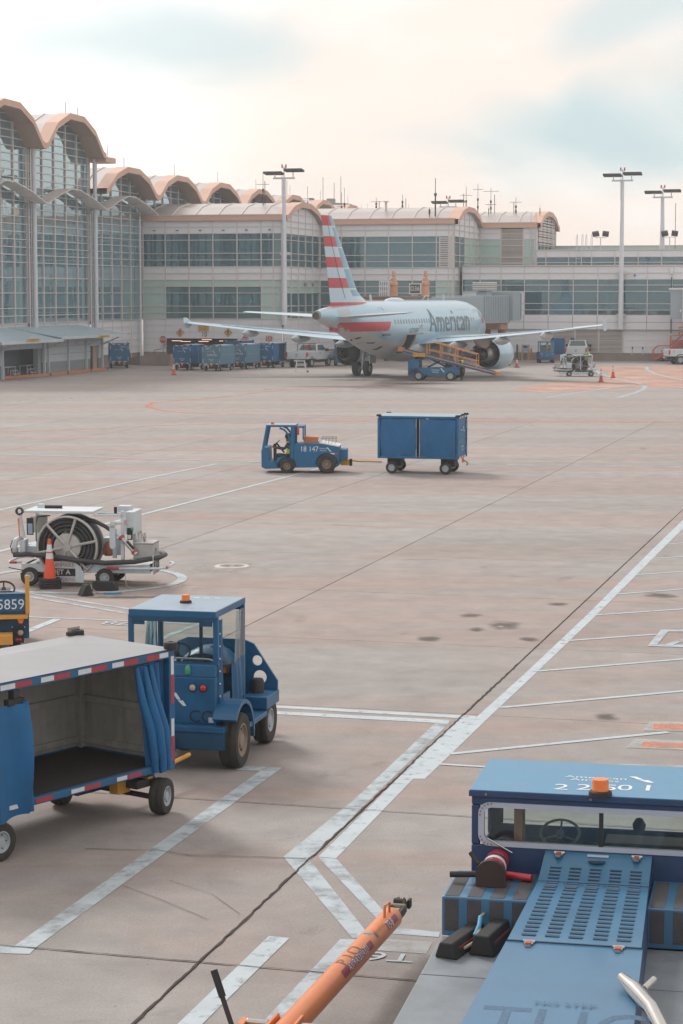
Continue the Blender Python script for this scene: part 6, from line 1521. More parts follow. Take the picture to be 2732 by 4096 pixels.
# cradle, jack handle and wheels at the tractor end
w0 = tl_ - .42
b = MB(); b.box(w0 - .1, w0 + .12, -.36, .36, .02, .1, TOR); b.box(w0 - .1, w0 + .12, -.40, -.34, -.25, .14, TOR); b.box(w0 - .1, w0 + .12, .34, .40, -.25, .14, TOR); b.cyl((w0, -.33, .14), (w0, -.15, .14), .03, CHR, 10); b.cyl((w0, .12, .14), (w0, .33, .14), .03, CHR, 10); b.prism([(w0 - .25, .02), (w0 + .2, .02), (w0 + .2, .2), (w0 - .1, .2)], 'y', -.12, -.09, TOR); b.prism([(w0 - .25, .02), (w0 + .2, .02), (w0 + .2, .2), (w0 - .1, .2)], 'y', .09, .12, TOR); b.build('wheel_cradle', tow, bevel=.008)
for s_ in (-.5, .5): wheel(tow, (w0 + .02, s_, -.34), .18, .1, RIMT, .5)
b = MB(); b.cyl((w0 + .02, -.42, .0), (w0 - .10, -.62, .42), .022, CHA, 8); b.cyl((w0 - .065, -.56, .30), (w0 - .115, -.65, .50), .03, RUB, 10); b.build('pump_handle', tow, smooth=50)
# ================================================================ PEOPLE
LIME = M('hi_vis_lime', '#b9cf4e', .7, var=.08); NAVY = M('navy_cloth', '#2b3442', .8, var=.1); SKIN = M('skin_brown', '#6b4a3a', .6, var=.05); HAIR = M('dark_hair', '#211d1b', .8, var=.1); SHOE = M('pale_shoe', '#a9b4ba', .6, var=.1); BOOT = M('dark_boot', '#2a2725', .7, var=.1); CAPM = M('dark_cap', '#33353a', .7, var=.1); REDV = M('red_sash', '#c04a3c', .7)
def person(label, loc, rz, J, top=LIME, legs=NAVY, feet=BOOT, sleeve=NAVY, cap=None, scale=1.0, hands=True):
    """J: joint positions; the body is one skinned surface, coloured by the nearest limb"""
    o = thing('person', label, 'person', loc, rz)
    E_ = [('pelvis', 'waist'), ('waist', 'chest'), ('chest', 'neck'), ('neck', 'head'), ('head', 'crown')]
    for s_ in 'lr': E_ += [('chest', 'sh' + s_), ('sh' + s_, 'el' + s_), ('el' + s_, 'wr' + s_), ('wr' + s_, 'hd' + s_), ('pelvis', 'hp' + s_), ('hp' + s_, 'kn' + s_), ('kn' + s_, 'an' + s_), ('an' + s_, 'to' + s_)]
    rad = dict(pelvis=.15, waist=.135, chest=.155, neck=.058, head=.095, crown=.075, sh=.075, el=.048, wr=.034, hd=.038, hp=.10, kn=.066, an=.046, to=.042)
    names = list(J); idx = {n: i for i, n in enumerate(names)}
    me = bpy.data.meshes.new('body'); me.from_pydata([tuple(Vector(J[n]) * scale) for n in names], [(idx[a], idx[b]) for a, b in E_], [])
    t = bpy.data.objects.new('body', me); COL.objects.link(t)
    sk = t.modifiers.new('skin', 'SKIN'); sb = t.modifiers.new('sub', 'SUBSURF'); sb.levels = sb.render_levels = 1
    for n in names:
        r = rad[n if n in rad else n[:-1]] * scale; sv = me.skin_vertices[0].data[idx[n]]; sv.radius = (r, r * (.72 if n in ('pelvis', 'waist', 'chest') else 1)); sv.use_root = n == 'pelvis'
    dg = bpy.context.evaluated_depsgraph_get(); ev = bpy.data.meshes.new_from_object(t.evaluated_get(dg)); bpy.data.objects.remove(t)
    mats = [top, legs, feet, sleeve, SKIN]; [ev.materials.append(m_) for m_ in mats]
    seg = []
    for a, b in E_:
        k = 0
        if b in ('head', 'crown'): k = 4
        elif b[:2] in ('kn', 'an') or b[:2] == 'hp': k = 1
        elif b[:2] == 'to': k = 2
        elif b[:2] in ('el', 'wr'): k = 3
        elif b[:2] == 'hd': k = 4
        seg.append((Vector(J[a]) * scale, Vector(J[b]) * scale, k))
    for p in ev.polygons:
        c = p.center; best, bk = 9, 0
        for a, b, k in seg:
            d = b - a; u = max(0, min(1, (c - a).dot(d) / d.length_squared)); q = (c - a - d * u).length
            if q < best: best, bk = q, k
        p.material_index = bk; p.use_smooth = True
    ev.name = 'body'; bo = bpy.data.objects.new('body', ev); COL.objects.link(bo); bo.parent = o
    h = Vector(J['head']) * scale; cr = Vector(J['crown']) * scale; up = (cr - h).normalized()
    hm = MB().lathe([(.001, .13), (.07, .115), (.105, .06), (.108, .0), (.09, -.05)], HAIR if not cap else cap, 14); X = up.to_track_quat('Z', 'Y').to_matrix().to_4x4()
    ho = hm.build('hair' if not cap else 'cap', bo, smooth=60); ho.matrix_local = Matrix.Translation(h + up * .03 - Vector((.02, 0, 0))) @ X
    f = MB(); f.lathe([(.001, 0), (.016, .008), (.012, .02)], SKIN, 8, o=(.10, 0, 0), ax='x'); [f.lathe([(.001, 0), (.011, .004), (.001, .012)], HAIR, 6, o=(.088, y, .035), ax='x') for y in (-.035, .035)]; f.box(.09, .1, -.022, .022, -.05, -.042, M('lip', '#5a332c', .6)); fo = f.build('face', bo); fo.location = h
    if hands:
        hb = MB()
        for s_ in 'lr':
            w, e = Vector(J['hd' + s_]) * scale, Vector(J['wr' + s_]) * scale; d = (w - e).normalized(); sd = d.orthogonal().normalized()
            for q in range(4): p = w + sd * (.022 * (q - 1.5)); hb.tube([p, p + d * .045, p + d * (.075 - .006 * abs(q - 1.3)) + Vector((0, 0, -.012))], .0095, SKIN, 5)
            p = w + sd * .04; hb.tube([p - d * .02, p + sd * .025 + d * .02, p + sd * .028 + d * .05], .01, SKIN, 5)
        tag(hb.build('fingers', bo, smooth=60), kind='stuff')
    return o
def stand(lean=0.0, arms=0.0, twist=0.0, step=.0):
    J = dict(pelvis=(0, 0, .93), waist=(.0, 0, 1.08), chest=(.02 + lean * .3, 0, 1.33), neck=(.02 + lean * .45, 0, 1.50), head=(.04 + lean * .55, 0, 1.62), crown=(.045 + lean * .6, 0, 1.73))
    for s_, q in (('l', 1), ('r', -1)):
        J['sh' + s_] = (.02 + lean * .3, q * .19, 1.42); J['el' + s_] = (-.01 + lean * .3 + arms * .12, q * .26, 1.14); J['wr' + s_] = (.06 + lean * .3 + arms * .36, q * .22, .93 + arms * .18); J['hd' + s_] = (.08 + lean * .3 + arms * .45, q * .21, .85 + arms * .2)
        J['hp' + s_] = (0, q * .1, .90); J['kn' + s_] = (.03 + q * step, q * .11, .50); J['an' + s_] = (-.01 + q * step * 1.4, q * .11, .09); J['to' + s_] = (.13 + q * step * 1.4, q * .12, .05)
    return J
def sit(reach=.42):
    J = dict(pelvis=(0, 0, .08), waist=(-.03, 0, .24), chest=(-.02, 0, .48), neck=(.0, 0, .66), head=(.03, 0, .78), crown=(.035, 0, .89))
    for s_, q in (('l', 1), ('r', -1)):
        J['sh' + s_] = (-.02, q * .19, .57); J['el' + s_] = (.14, q * .24, .36); J['wr' + s_] = (reach - .05, q * .17, .40); J['hd' + s_] = (reach + .03, q * .15, .43)
        J['hp' + s_] = (.04, q * .1, .07); J['kn' + s_] = (.44, q * .12, .14); J['an' + s_] = (.50, q * .12, -.28); J['to' + s_] = (.64, q * .12, -.32)
    return J

# ================================================================ FUEL HOSE CART
fl = (-5.72, 46.75); FD = 97; PF = LF(fl, FD)
fu = thing('fuel_hose_cart', 'white jet fuel hydrant cart with black hose reel near the left edge', 'fuel cart', (*fl, 0), heading(FD))
FW = M('fuel_white', '#bfcbd2', .45, var=.06, scale=4, dirt=.18, streak=.12); HOSE = M('hose_black', '#3a3c3e', .6, var=.15, scale=5); ALUM = M('aluminium_box', '#b3b5b5', .3, metal=.7, var=.1, dirt=.2); REELM = M('reel_steel', '#b4b4b2', .4, metal=.4, var=.12, dirt=.25)
NY, FY = -.55, .55
def fp(px, py, y=NY): return PF(px, py, 'y', y)
def bx2(b, pa, pb, y0, y1, m):
    a, c = fp(*pa, y0), fp(*pb, y0); b.box(min(a.x, c.x), max(a.x, c.x), y0, y1, min(a.z, c.z), max(a.z, c.z), m)
b = MB(); bx2(b, (85, 2255), (600, 2295), NY, NY + .08, FW); bx2(b, (85, 2255), (600, 2295), FY - .08, FY, FW)
a, c = fp(85, 2260), fp(600, 2290)
for x in (a.x, (a.x + c.x) / 2, c.x - .1): b.box(x, x + .1, NY + .08, FY - .08, c.z, a.z, FW)
b.box(a.x, c.x, NY + .08, FY - .08, a.z - .012, a.z, ALUM); b.build('frame', fu, bevel=.008)
w1, w2 = fp(120, 2315, NY - .02), fp(420, 2320, NY - .02)
for x in (w1.x, w2.x):
    for y in (NY - .0, FY): wheel(fu, (x, y, .205), .205, .16, RIMW, .52)
    MB().cyl((x, NY, .205), (x, FY, .205), .03, CHA, 8).build('axle', fu); MB().box(x - .25, x + .25, NY + .1, NY + .14, .22, .26, CHA).build('leaf_spring', fu)
# reel
rc = fp(271, 2187, NY + .02); rx, rz_ = rc.x, rc.z; rr_ = .665
def rim_at(y, name):
    b = MB(); b.tube([(rx + rr_ * cos(2 * pi * k / 48), y, rz_ + rr_ * sin(2 * pi * k / 48)) for k in range(48)],   .026, REELM, 8, closed=True); return b.build(name, fu, smooth=60)
rim_at(NY - .05, 'reel_rim'); rim_at(NY - .0, 'reel_rim'); rim_at(NY + .58, 'reel_rim')
for k in range(6):
    a = R(72 - k * 60); MB().cyl((rx + .06 * cos(a), NY - .06, rz_ + .06 * sin(a)), (rx + rr_ * cos(a), NY - .06, rz_ + rr_ * sin(a)), .032, REELM, 6).build('reel_spoke', fu); MB().cyl((rx, NY + .58, rz_), (rx + rr_ * cos(a), NY + .58, rz_ + rr_ * sin(a)), .022, REELM, 6).build('reel_spoke', fu)
MB().lathe([(.001, -.04), (.09, -.04), (.1, 0), (.3, .02), (.31, .08), (.31, .55)], REELM, 32, o=(rx, NY - .06, rz_), ax='y').build('reel_drum', fu, smooth=35)
for ry, rad_ in ((NY + .04, .60), (NY + .02, .50), (NY + .03, .40)): pass
for lay, (r_, off) in enumerate(((.375, .05), (.465, .07), (.55, .04), (.62, .10))):
    for j in range(4):
        y = NY + .03 + off * .3 + j * .14; e = 1.0 + .015 * ((lay * 3 + j) % 3)
        MB().tube([(rx + r_ * e * cos(2 * pi * k / 40), y + .02 * sin(4 * pi * k / 40), rz_ + r_ * cos(0) * e * sin(2 * pi * k / 40)) for k in range(40)], .042, HOSE, 8, closed=True).build('hose_coil', fu, smooth=60)
p0, p1, p2, p3 = fp(330, 2072, NY + .3), fp(380, 2085, NY + .2), fp(420, 2105, NY + .1), fp(450, 2125, NY + .05)
MB().tube([p0, p1, p2, p3], .045, HOSE, 10).build('hose_lead', fu, smooth=60)
# canopy and uprights
q0, q1 = fp(94, 2052), fp(372, 2052); b = MB(); b.box(q0.x, q1.x, NY, FY - .1, q0.z, q0.z + .055, FW); b.build('canopy', fu, bevel=.008)
b = MB(); bx2(b, (370, 2057), (492, 2068), NY, NY + .06, FW); bx2(b, (390, 2052), (492, 2060), FY - .2, FY - .14, FW); b.build('top_rail', fu)
b = MB(); e = fp(145, 2040, 0); b.box(e.x, e.x + .12, .1, .25, q0.z + .05, q0.z + .13, FW); b.build('junction_box', fu); e0, e1 = fp(180, 2022, 0), fp(248, 2026, 0); MB().tube([(e0.x, 0, q0.z + .085), (e1.x, 0, q0.z + .085)], .04, RUB, 8).build('rubber_roll', fu, smooth=50)
for px in (150, 300): e = fp(px, 2060, .35); MB().box(e.x - .03, e.x + .03, .3, .36, .5, q0.z, FW).build('post', fu)
b = MB(); bx2(b, (143, 2062), (182, 2130), .0, .2, M('cabinet_beige', '#b9b8b0', .5)); b.build('cabinet', fu); MB().tube([fp(145, 2165, -.1), fp(143, 2100, -.1), fp(150, 2068, -.1), (fp(200, 2062, -.1))], .014, HOSE, 6).build('cable', fu)
b = MB(); bx2(b, (482, 2045), (496, 2240), NY, NY + .1, FW); bx2(b, (530, 2050), (541, 2170), FY - .25, FY - .15, FW); b.build('post', fu, bevel=.006)
b = MB(); a0, a1 = fp(496, 2050), fp(536, 2170); b.box(a0.x, a1.x - .02, NY + .12, FY - .2, 1.15, a0.z, FW); b.build('control_cabinet', fu, bevel=.008)
b = MB(); bx2(b, (508, 2112), (530, 2160), NY + .10, NY + .118, LK); b.build('gauge_panel', fu); g_ = fp(527, 2115, NY + .09); MB().lathe([(.001, -.01), (.03, 0), (.03, .04)], M('gauge_green', '#3f9a70', .4), 12, o=(g_.x, g_.y, g_.z), ax='y').build('gauge', fu)
b = MB(); bx2(b, (491, 2078), (508, 2100), NY + .095, NY + .115, M('notice_pink', '#c9b0b0', .6)); b.build('notice', fu); b = MB(); bx2(b, (509, 2140), (524, 2156), NY + .095, NY + .1, SW); b.build('notice', fu)
ct = fp(462, 2035, 0); MB().cyl((ct.x, 0, ct.z - .1), (ct.x, 0, ct.z + .04), .035, LK, 10).build('vent_cap', fu); MB().box(ct.x + .05, ct.x + .32, .0, .3, q0.z + .0, q0.z + .12, FW).build('top_box', fu)
# lever plate with number
b = MB(); a, c = fp(441, 2085), fp(466, 2195); n = 6; pr = [(a.x + .03, a.z), (c.x - .02, a.z + .01), (c.x, a.z - .03), (c.x, c.z + .05), (c.x - .04, c.z), (a.x + .04, c.z), (a.x, c.z + .05), (a.x, a.z - .04)]
b.prism(pr, 'y', NY - .10, NY - .05, FW); b.build('lever_plate', fu, bevel=.008); MB().text('203', txm(((a.x + c.x) / 2, NY - .103, a.z - .11), (1, 0, 0), (0, 0, 1)), .07, LK).build('lettering', fu)
b = MB(); a = fp(466, 2088); b.cyl((a.x, NY - .07, a.z - .02), (a.x + .14, NY + .05, a.z - .01), .035, FW, 8); b.build('lever_arm', fu)
# nozzle
n0, n1 = fp(468, 2130, NY - .02), fp(545, 2218, NY - .1); d = n1 - n0; b = MB(); b.cyl(n0, n0 + d * .18, .055, FW, 12); b.cyl(n0 + d * .2, n0 + d * .27, .075, REFR, 12); b.cyl(n0 + d * .27, n0 + d * .85, .045, ALUM, 12); b.cyl(n0 + d * .45 + Vector((.04, -.03, .03)), n0 + d * .8 + Vector((.04, -.03, .03)), .03, CHA, 8); b.cyl(n0 + d * .85, n0 + d * .93, .065, REFR, 12); b.cyl(n0 + d * .93, n1, .055, ALUM, 12); b.build('fuel_nozzle', fu, smooth=40)
# tool box, mirror
a, c = fp(560, 2172, NY - .02), fp(612, 2240, NY - .02); b = MB(); b.box(a.x - .16, c.x, NY - .0, NY + .62, c.z, a.z, ALUM); b.build('tool_box', fu, bevel=.008); MB().box(a.x - .165, c.x + .005, NY - .005, NY + .62, a.z - .03, a.z - .018, DKM).build('lid_line', fu)
b = MB(); b.lathe([(.001, 0), (.045, 0)], LK, 14, o=(c.x + .004, NY + .28, c.z + .2), ax='x'); b.build('emblem', fu)
mi = fp(582, 2147, NY + .45); b = MB(); b.lathe([(.001, -.03), (.095, -.03), (.1, 0), (.001, .02)], CHR, 24, o=mi, ax='x'); b.X = Matrix.Identity(4); b.build('round_mirror', fu, smooth=40).rotation_euler = (0, 0, 0); MB().cyl((mi.x, mi.y, mi.z - .1), (mi.x, mi.y, mi.z - .28), .02, FW, 6).build('mirror_stem', fu)
# hose along the side and round the end
hp_ = [fp(55, 2220, NY - .06), fp(110, 2216, NY - .1), fp(180, 2222, NY - .12), fp(300, 2240, NY - .13), fp(420, 2252, NY - .13), fp(540, 2247, NY - .1), fp(600, 2236, NY - .02)]
ex = hp_[-1].x; hp_ += [Vector((ex + .16, NY + .2, hp_[-1].z + .01)), Vector((ex + .2, .1, hp_[-1].z + .02)), Vector((ex + .05, .4, hp_[-1].z + .03))]
MB().tube(hp_, .055, HOSE, 12).build('delivery_hose', fu, smooth=60)
# bumper rails with red tape
def rail(pts, red):
    o = MB().tube(pts, .028, FW, 8).build('bumper_rail', fu, smooth=60)
    for (a, c) in red: MB().cyl(a, c, .031, REFR, 8).build('red_tape', o)
lz = fp(30, 2250).z; lx = fp(28, 2250).x; mx = fp(82, 2250).x
rail([(mx, NY + .1, lz), (lx + .05, NY + .05, lz), (lx, NY + .2, lz), (lx, FY - .2, lz), (lx + .1, FY, lz), (mx, FY, lz)], [((lx + .05, NY + .049, lz), (lx + .2, NY + .06, lz))])
r0, r1, r2 = fp(428, 2273, NY - .08), fp(545, 2275, NY - .12), fp(640, 2255, NY - .05)
rail([r0, r1, Vector((r2.x, NY - .02, r1.z)), Vector((r2.x + .12, NY + .2, r1.z)), Vector((r2.x + .12, FY - .2, r1.z)), Vector((r2.x, FY, r1.z))], [(r0, r0 + (r1 - r0) * .42), (Vector((r2.x + .1, NY + .12, r1.z)), Vector((r2.x + .12, NY + .28, r1.z)))])
# plates with wording
b = MB(); a, c = fp(212, 2242), fp(338, 2328); pr = [(a.x, c.z + .02), (c.x, c.z), (c.x, a.z - .25), (c.x - .06, a.z - .12), (c.x - .16, a.z - .04), (c.x - .25, a.z), (a.x, a.z)]; b.prism(pr, 'y', NY - .085, NY - .07, FW); pl = b.build('warning_plate', fu)
def ftx(par, x, y, z, xd):
    LRD = M('letter_red', '#a84a4a', .6); MB().text('FLAMMABLE', txm((x, y, z + .155), xd, (0, 0, 1)), .115, LRD, .85).build('lettering', par); MB().text('NO SMOKING', txm((x, y, z - .155), xd, (0, 0, 1)), .115, LRD, .8).build('lettering', par)
    u = Vector(xd); q = [Vector((x, y, z)) + u * s_ + Vector((0, 0, h)) for s_, h in ((-.29, -.085), (.29, -.085), (.29, .085), (-.29, .085))]; MB().poly(q, LK).build('name_bar', par); nn = u.cross(Vector((0, 0, 1))) * .003
    MB().text('JET A', txm(Vector((x, y, z)) + nn, xd, (0, 0, 1)), .155, SW, 1.0).build('lettering', par)
tp = fp(254, 2287); ftx(pl, tp.x, NY - .0885, tp.z, (1, 0, 0))
ex2 = fp(590, 2290).x + .12; b = MB(); b.box(ex2, ex2 + .015, NY - .02, NY + .62, .28, .70, FW); p2_ = b.build('warning_plate', fu); ftx(p2_, ex2 + .018, NY + .3, .47, (0, 1, 0))
# left end plumbing
pe = [fp(62, 2220, NY), fp(58, 2190, NY), fp(64, 2160, NY), fp(80, 2153, NY + .1), fp(92, 2165, NY + .2)]
MB().tube(pe, .06, FW, 12).build('pipe_elbow', fu, smooth=60); MB().lathe([(.075, -.05), (.08, -.04), (.08, .04), (.075, .05)], ALUM, 16, o=fp(60, 2200, NY)).build('coupling', fu)
b = MB(); a, c = fp(77, 2160), fp(100, 2225); b.box(a.x, c.x, NY + .02, NY + .3, c.z, a.z, FW); b.box(a.x + .1, c.x + .25, NY + .2, FY, c.z, c.z + .2, FW); b.build('valve_block', fu, bevel=.01)
u0, u1 = fp(78, 2050, NY), fp(92, 2150, NY); MB().prism([(u0.x - .03, u0.z), (u0.x + .03, u0.z), (u1.x + .05, u1.z), (u1.x - .02, u1.z)], 'y', NY - .02, NY + .03, FW).build('brake_lever', fu); MB().tube([u1 + Vector((-.06, -.04, 0)), u0 + Vector((-.02, -.04, -.12))], .016, ORB, 6).build('orange_tube', fu); MB().lathe([(.05, -.03), (.09, -.03), (.09, .03), (.05, .03)], HOSE, 16, o=(u0.x, NY, u0.z + .03), ax='y').build('lever_ring', fu)
b = MB(); bx2(b, (106, 2072), (133, 2140), NY + .02, NY + .05, LK); b.build('tablet_case', fu); b = MB(); bx2(b, (111, 2094), (130, 2136), NY + .012, NY + .018, M('tablet_screen', '#8fa6bd', .2)); b.build('tablet_screen', fu); b = MB(); bx2(b, (120, 2068), (142, 2130), NY + .06, NY + .14, M('cabinet_beige', '#b9b8b0', .5)); b.build('side_cabinet', fu)
MB().tube([fp(35, 2270, NY), fp(60, 2275, NY), fp(95, 2282, NY)], .012, CHA, 6).build('draw_pin', fu); MB().tube([fp(50, 2160, NY - .03), fp(42, 2185, NY - .06), fp(48, 2212, NY - .06), fp(90, 2225, NY - .04)], .012, HOSE, 6).build('cable', fu, smooth=60)
for k in range(5): e = fp(540 + k * 3, 2075, FY - .2); MB().tube([(e.x, FY - .2, e.z), (e.x + .05, FY - .18, 1.2), (e.x + .03 + .02 * k, FY - .15, .95), (e.x, FY - .2, .9)], .007, HOSE, 5).build('cable', fu)
b = MB(); e = fp(430, 2215, -.1); b.lathe([(.001, 0), (.09, .0), (.1, .2), (.06, .3)], M('faded_orange', '#b56a4c', .7, dirt=.4), 12, o=(e.x, 0, .62)); b.box(e.x - .15, e.x + .25, .1, .45, .62, 1.0, FW); b.cyl((e.x + .2, -.25, .6), (e.x + .2, -.25, 1.25), .05, FW, 8); b.build('filter_housing', fu, smooth=40)
MB().tube([fp(500, 2300, NY), fp(505, 2340, NY - .1), (fp(520, 2350, NY - .1).x, NY - .2, .02), (fp(560, 2350, NY - .1).x, NY - .3, .015)], .008, M('rope_pale', '#a89f8f', .8), 5).build('ground_wire', fu)
# cone on its stack, chocks by the wheel
def cone(label, loc, h=.91, r=.17, base=.36, m=None, stripes=True, stack=0, group='traffic cones'):
    o = thing('traffic_cone', label, 'traffic cone', loc, R(random.Random(int(loc[0] * 100)).random() * 40), group)
    OC = m or M('cone_orange', '#e0583a', .55, var=.08, dirt=.1)
    z0 = .04
    if stack:
        for k in range(stack): MB().prism([(x, y) for x, y in ((-.23, -.18), (-.18, -.23), (.18, -.23), (.23, -.18), (.23, .18), (.18, .23), (-.18, .23), (-.23, .18))], 'z', k * .055, k * .055 + .048, RUB).build('base', o, bevel=.01)
        z0 = stack * .055
    else: MB().box(-base / 2, base / 2, -base / 2, base / 2, 0, .04, RUB).build('base', o, bevel=.01)
    f = lambda z: r + (.032 - r) * (z / h)
    MB().lathe([(f(0), 0), (f(0), .01), (f(h), h), (.02, h + .005), (.001, h)], OC, 24).build('body', o, smooth=40, loc=(0, 0, z0))
    if stripes:
        for za, zb in ((.50, .64), (.68, .86)): MB().lathe([(f(za * h) + .003, za * h), (f(zb * h) + .003, zb * h)], REFW, 24).build('reflective_band', o, smooth=60, loc=(0, 0, z0))
    return o
cone('bright orange cone on a stack of rubber bases beside the fuel cart', (*G(200, 2352).xy, 0), .86, .135, stack=4)
ck = thing('wheel_chock', 'black rubber block standing against the fuel cart front wheel', 'wheel chock', (*G(420, 2362).xy, 0), heading(100)); MB().prism([(-.28, 0), (.28, 0), (.28, .12), (.2, .2), (-.25, .2)], 'y', -.1, .1, RUB).build('block', ck, bevel=.015)
ck2 = thing('wheel_chock', 'small black wedge chock lying before the fuel cart', 'wheel chock', (*G(342, 2382).xy, 0), heading(60)); MB().prism([(-.14, 0), (.14, 0), (.06, .24), (-.02, .24)], 'y', -.13, .13, RUB).build('block', ck2, bevel=.015)
rp2 = thing('chock_rope', 'pale and blue rope between the chocks by the fuel cart', 'rope', (*G(400, 2378).xy, .02)); MB().tube([(-.22, .2, .18), (-.18, .05, .1), (-.05, -.02, .02), (.1, -.03, .01), (.5, .02, .02)], .012, M('rope_pale', '#a89f8f', .8), 6).build('rope', rp2, smooth=60); MB().tube([(.08, -.03, .012), (.3, -.02, .012), (.46, .015, .02)], .022, M('rope_sleeve', '#3f8db0', .6), 7).build('blue_sleeve', rp2, smooth=60); MB().tube([(-.35, -.05, .0), (-.28, -.12, .0), (-.15, -.1, .0), (-.1, -.15, 0)], .012, M('rope_tan', '#b8925a', .8), 5).build('rope_end', rp2)

# ================================================================ LOADER AT THE LEFT EDGE
ll = (AY(118, 2600, 37).x, 37.0); PLd = LF(ll, -9)
ld = thing('belt_loader', 'rear of a blue ramp vehicle with yellow step and stencilled number at the left edge', 'loader', (*ll, 0), heading(-9))
# local x away from camera, local y left
def lp(px, py, x=0.0): return PLd(px, py, 'x', x)
b = MB(); zt_ = lp(60, 2378).z; b.box(0, .30, 0, 2.2, .35, zt_, BLUD); b.box(.30, 2.6, .05, 2.2, .35, .75, BLUD); b.box(.0, .12, .0, 2.2, zt_, zt_ + .02, BLUE); b.build('body', ld, bevel=.015)
t0 = lp(60, 2415); MB().box(-.012, .0, .015, 2.0, lp(0, 2447).z, lp(0, 2391).z, BLUE).build('number_panel', ld); MB().text('15859', txm((-.016, lp(52, 2420).y + .10, lp(50, 2419).z), (0, -1, 0), (0, 0, 1)), .255, LW, .95).build('lettering', ld)
zz = lp(50, 2458).z; b = MB(); b.box(-.22, 0, .02, 2.2, zz - .05, zz, YELO); [b.cyl((-.22 + .02, .05 + k * .04, zz), (-.22 + .02, .05 + k * .04, zz + .02), .008, YELO, 5) for k in range(16)]; b.build('step_bumper', ld, bevel=.006)
y0, y1 = lp(118, 2400).y, lp(101, 2400).y; MB().box(-.06, .03, y0 - .0, y1, zz, lp(110, 2310).z, YELO).build('guard_post', ld, bevel=.02); b = MB(); b.cyl((-.06, (y0 + y1) / 2, lp(110, 2308).z), (.03, (y0 + y1) / 2, lp(110, 2308).z), (y1 - y0) / 2, YELO, 14); b.build('post_cap', ld)
b = MB(); a = lp(96, 2455); b.prism([(a.y - .0, zz - .05), (a.y + .12, zz - .05), (a.y + .09, zz - .13), (a.y + .03, zz - .13)], 'x', -.2, -.1, ORB); b.build('step_bracket', ld)
a, c = lp(51, 2507), lp(97, 2570); MB().box(-.03, 0, c.y, a.y, c.z, a.z, LK).build('lamp_panel', ld)
for px, py, r_, m_ in ((82, 2530, .05, LAMPW), (68, 2558, .028, LAMPR), (80, 2558, .028, LAMPR)): e = lp(px, py); MB().lathe([(.001, -.045), (r_ * .8, -.04), (r_, -.03)], m_, 16, o=(0, e.y, e.z), ax='x').build('lamp', ld, smooth=60)
for px, py in ((49, 2508), (99, 2508), (50, 2568), (99, 2567)): e = lp(px, py); MB().cyl((-.002, e.y, e.z), (-.012, e.y, e.z), .012, LW, 6).build('bolt', ld)
a, c = lp(50, 2520), lp(0, 2562); b = MB(); b.box(-.5, -.1, a.y, 2.2, c.z, a.z - .02, YELO); b.box(-.12, -.06, a.y + .05, a.y + .08, .35, c.z, YELO); b.build('lower_step', ld, bevel=.006)
steering(ld, lp(15, 2355, .5), .19, R(-35), RUB, .018); e = lp(15, 2370, .5); MB().box(.30, .8, e.y - .12, e.y + .5, .75, zt_ + .02, SEAT).build('dash', ld)
for y in (.25, 1.9):
    for x in (.5, 2.1): wheel(ld, (x, y, .3), .3, .2, RIMW, .5)

# ================================================================ TUG WITH DRIVER, AND ITS CART
ml = (-1.05, 76.2); MD = 273; PM_ = LF(ml, MD); mt = thing('baggage_tug', 'blue tug numbered on its side, driven by a person in a lime vest', 'tug', (*ml, 0), heading(MD))
MBL = M('mid_blue', '#126490', .5, var=.1, scale=3, dirt=.25, dcol='#2a4055', streak=.2); NS = .62
def mp_(px, py, y=NS): return PM_(px, py, 'y', y)
b = MB(); pr = [mp_(*q) for q in ((1177, 1777), (1275, 1774), (1356, 1789), (1358, 1860), (1345, 1869), (1180, 1871), (1175, 1835))]; b.prism([(p.x, p.z) for p in pr], 'y', -NS, NS, MBL); eb = b.build('engine_body', mt, bevel=.01)
b = MB(); pr = [mp_(*q) for q in ((1275, 1773), (1356, 1788), (1358, 1784), (1280, 1769))]; b.prism([(p.x, p.z) for p in pr], 'y', -NS - .02, NS + .02, PIPE); b.build('hood_edge', mt)
b = MB(); pr = [mp_(*q) for q in ((1046, 1868), (1045, 1800), (1055, 1790), (1075, 1790), (1078, 1845), (1180, 1850), (1180, 1872), (1060, 1876))]; b.prism([(p.x, p.z) for p in pr], 'y', -NS, NS, MBL); b.build('cab_floor', mt, bevel=.01)
b = MB(); pr = [mp_(*q) for q in ((1110, 1828), (1177, 1828), (1177, 1870), (1108, 1870), (1100, 1855))]; b.prism([(p.x, p.z) for p in pr], 'y', .3, NS, MBL); b.build('seat_base', mt)
rz0, rz1 = mp_(1064, 1706), mp_(1182, 1702); b = MB(); b.box(rz1.x, rz0.x, -NS, NS, rz0.z - .02, rz0.z + .05, MBL); b.box(rz1.x, rz0.x, -NS, NS, rz0.z + .05, rz0.z + .055, BLUT); b.build('roof', mt, bevel=.01)
for s_ in (1, -1):
    f0, f1, g0, g1 = mp_(1068, 1708), mp_(1052, 1795), mp_(1172, 1706), mp_(1168, 1840)
    for a, c in ((f0, f1), (g0, g1)): MB().tube([(a.x, s_ * (NS - .05), a.z), (c.x, s_ * (NS - .05), c.z)], .05 if a is f0 else .085, MBL, 6).build('cab_post', mt)
    a = [mp_(*q) for q in ((1118, 1712), (1137, 1720), (1152, 1738), (1160, 1765), (1162, 1800))]; MB().tube([(p.x, s_ * (NS - .04), p.z) for p in a], .035, MBL, 6).build('arch_brace', mt)
c0, c1 = mp_(1180, 1700), mp_(1214, 1760); b = MB(); b.box(c1.x, c1.x + .05, -NS, -NS + .06, c1.z, rz0.z, MBL); b.box(c1.x, c1.x + .05, NS - .25, NS - .2, c1.z, rz0.z, MBL); b.box(c1.x, c0.x, -NS, NS - .2, rz0.z - .06, rz0.z + .0, MBL); b.build('rear_frame', mt)
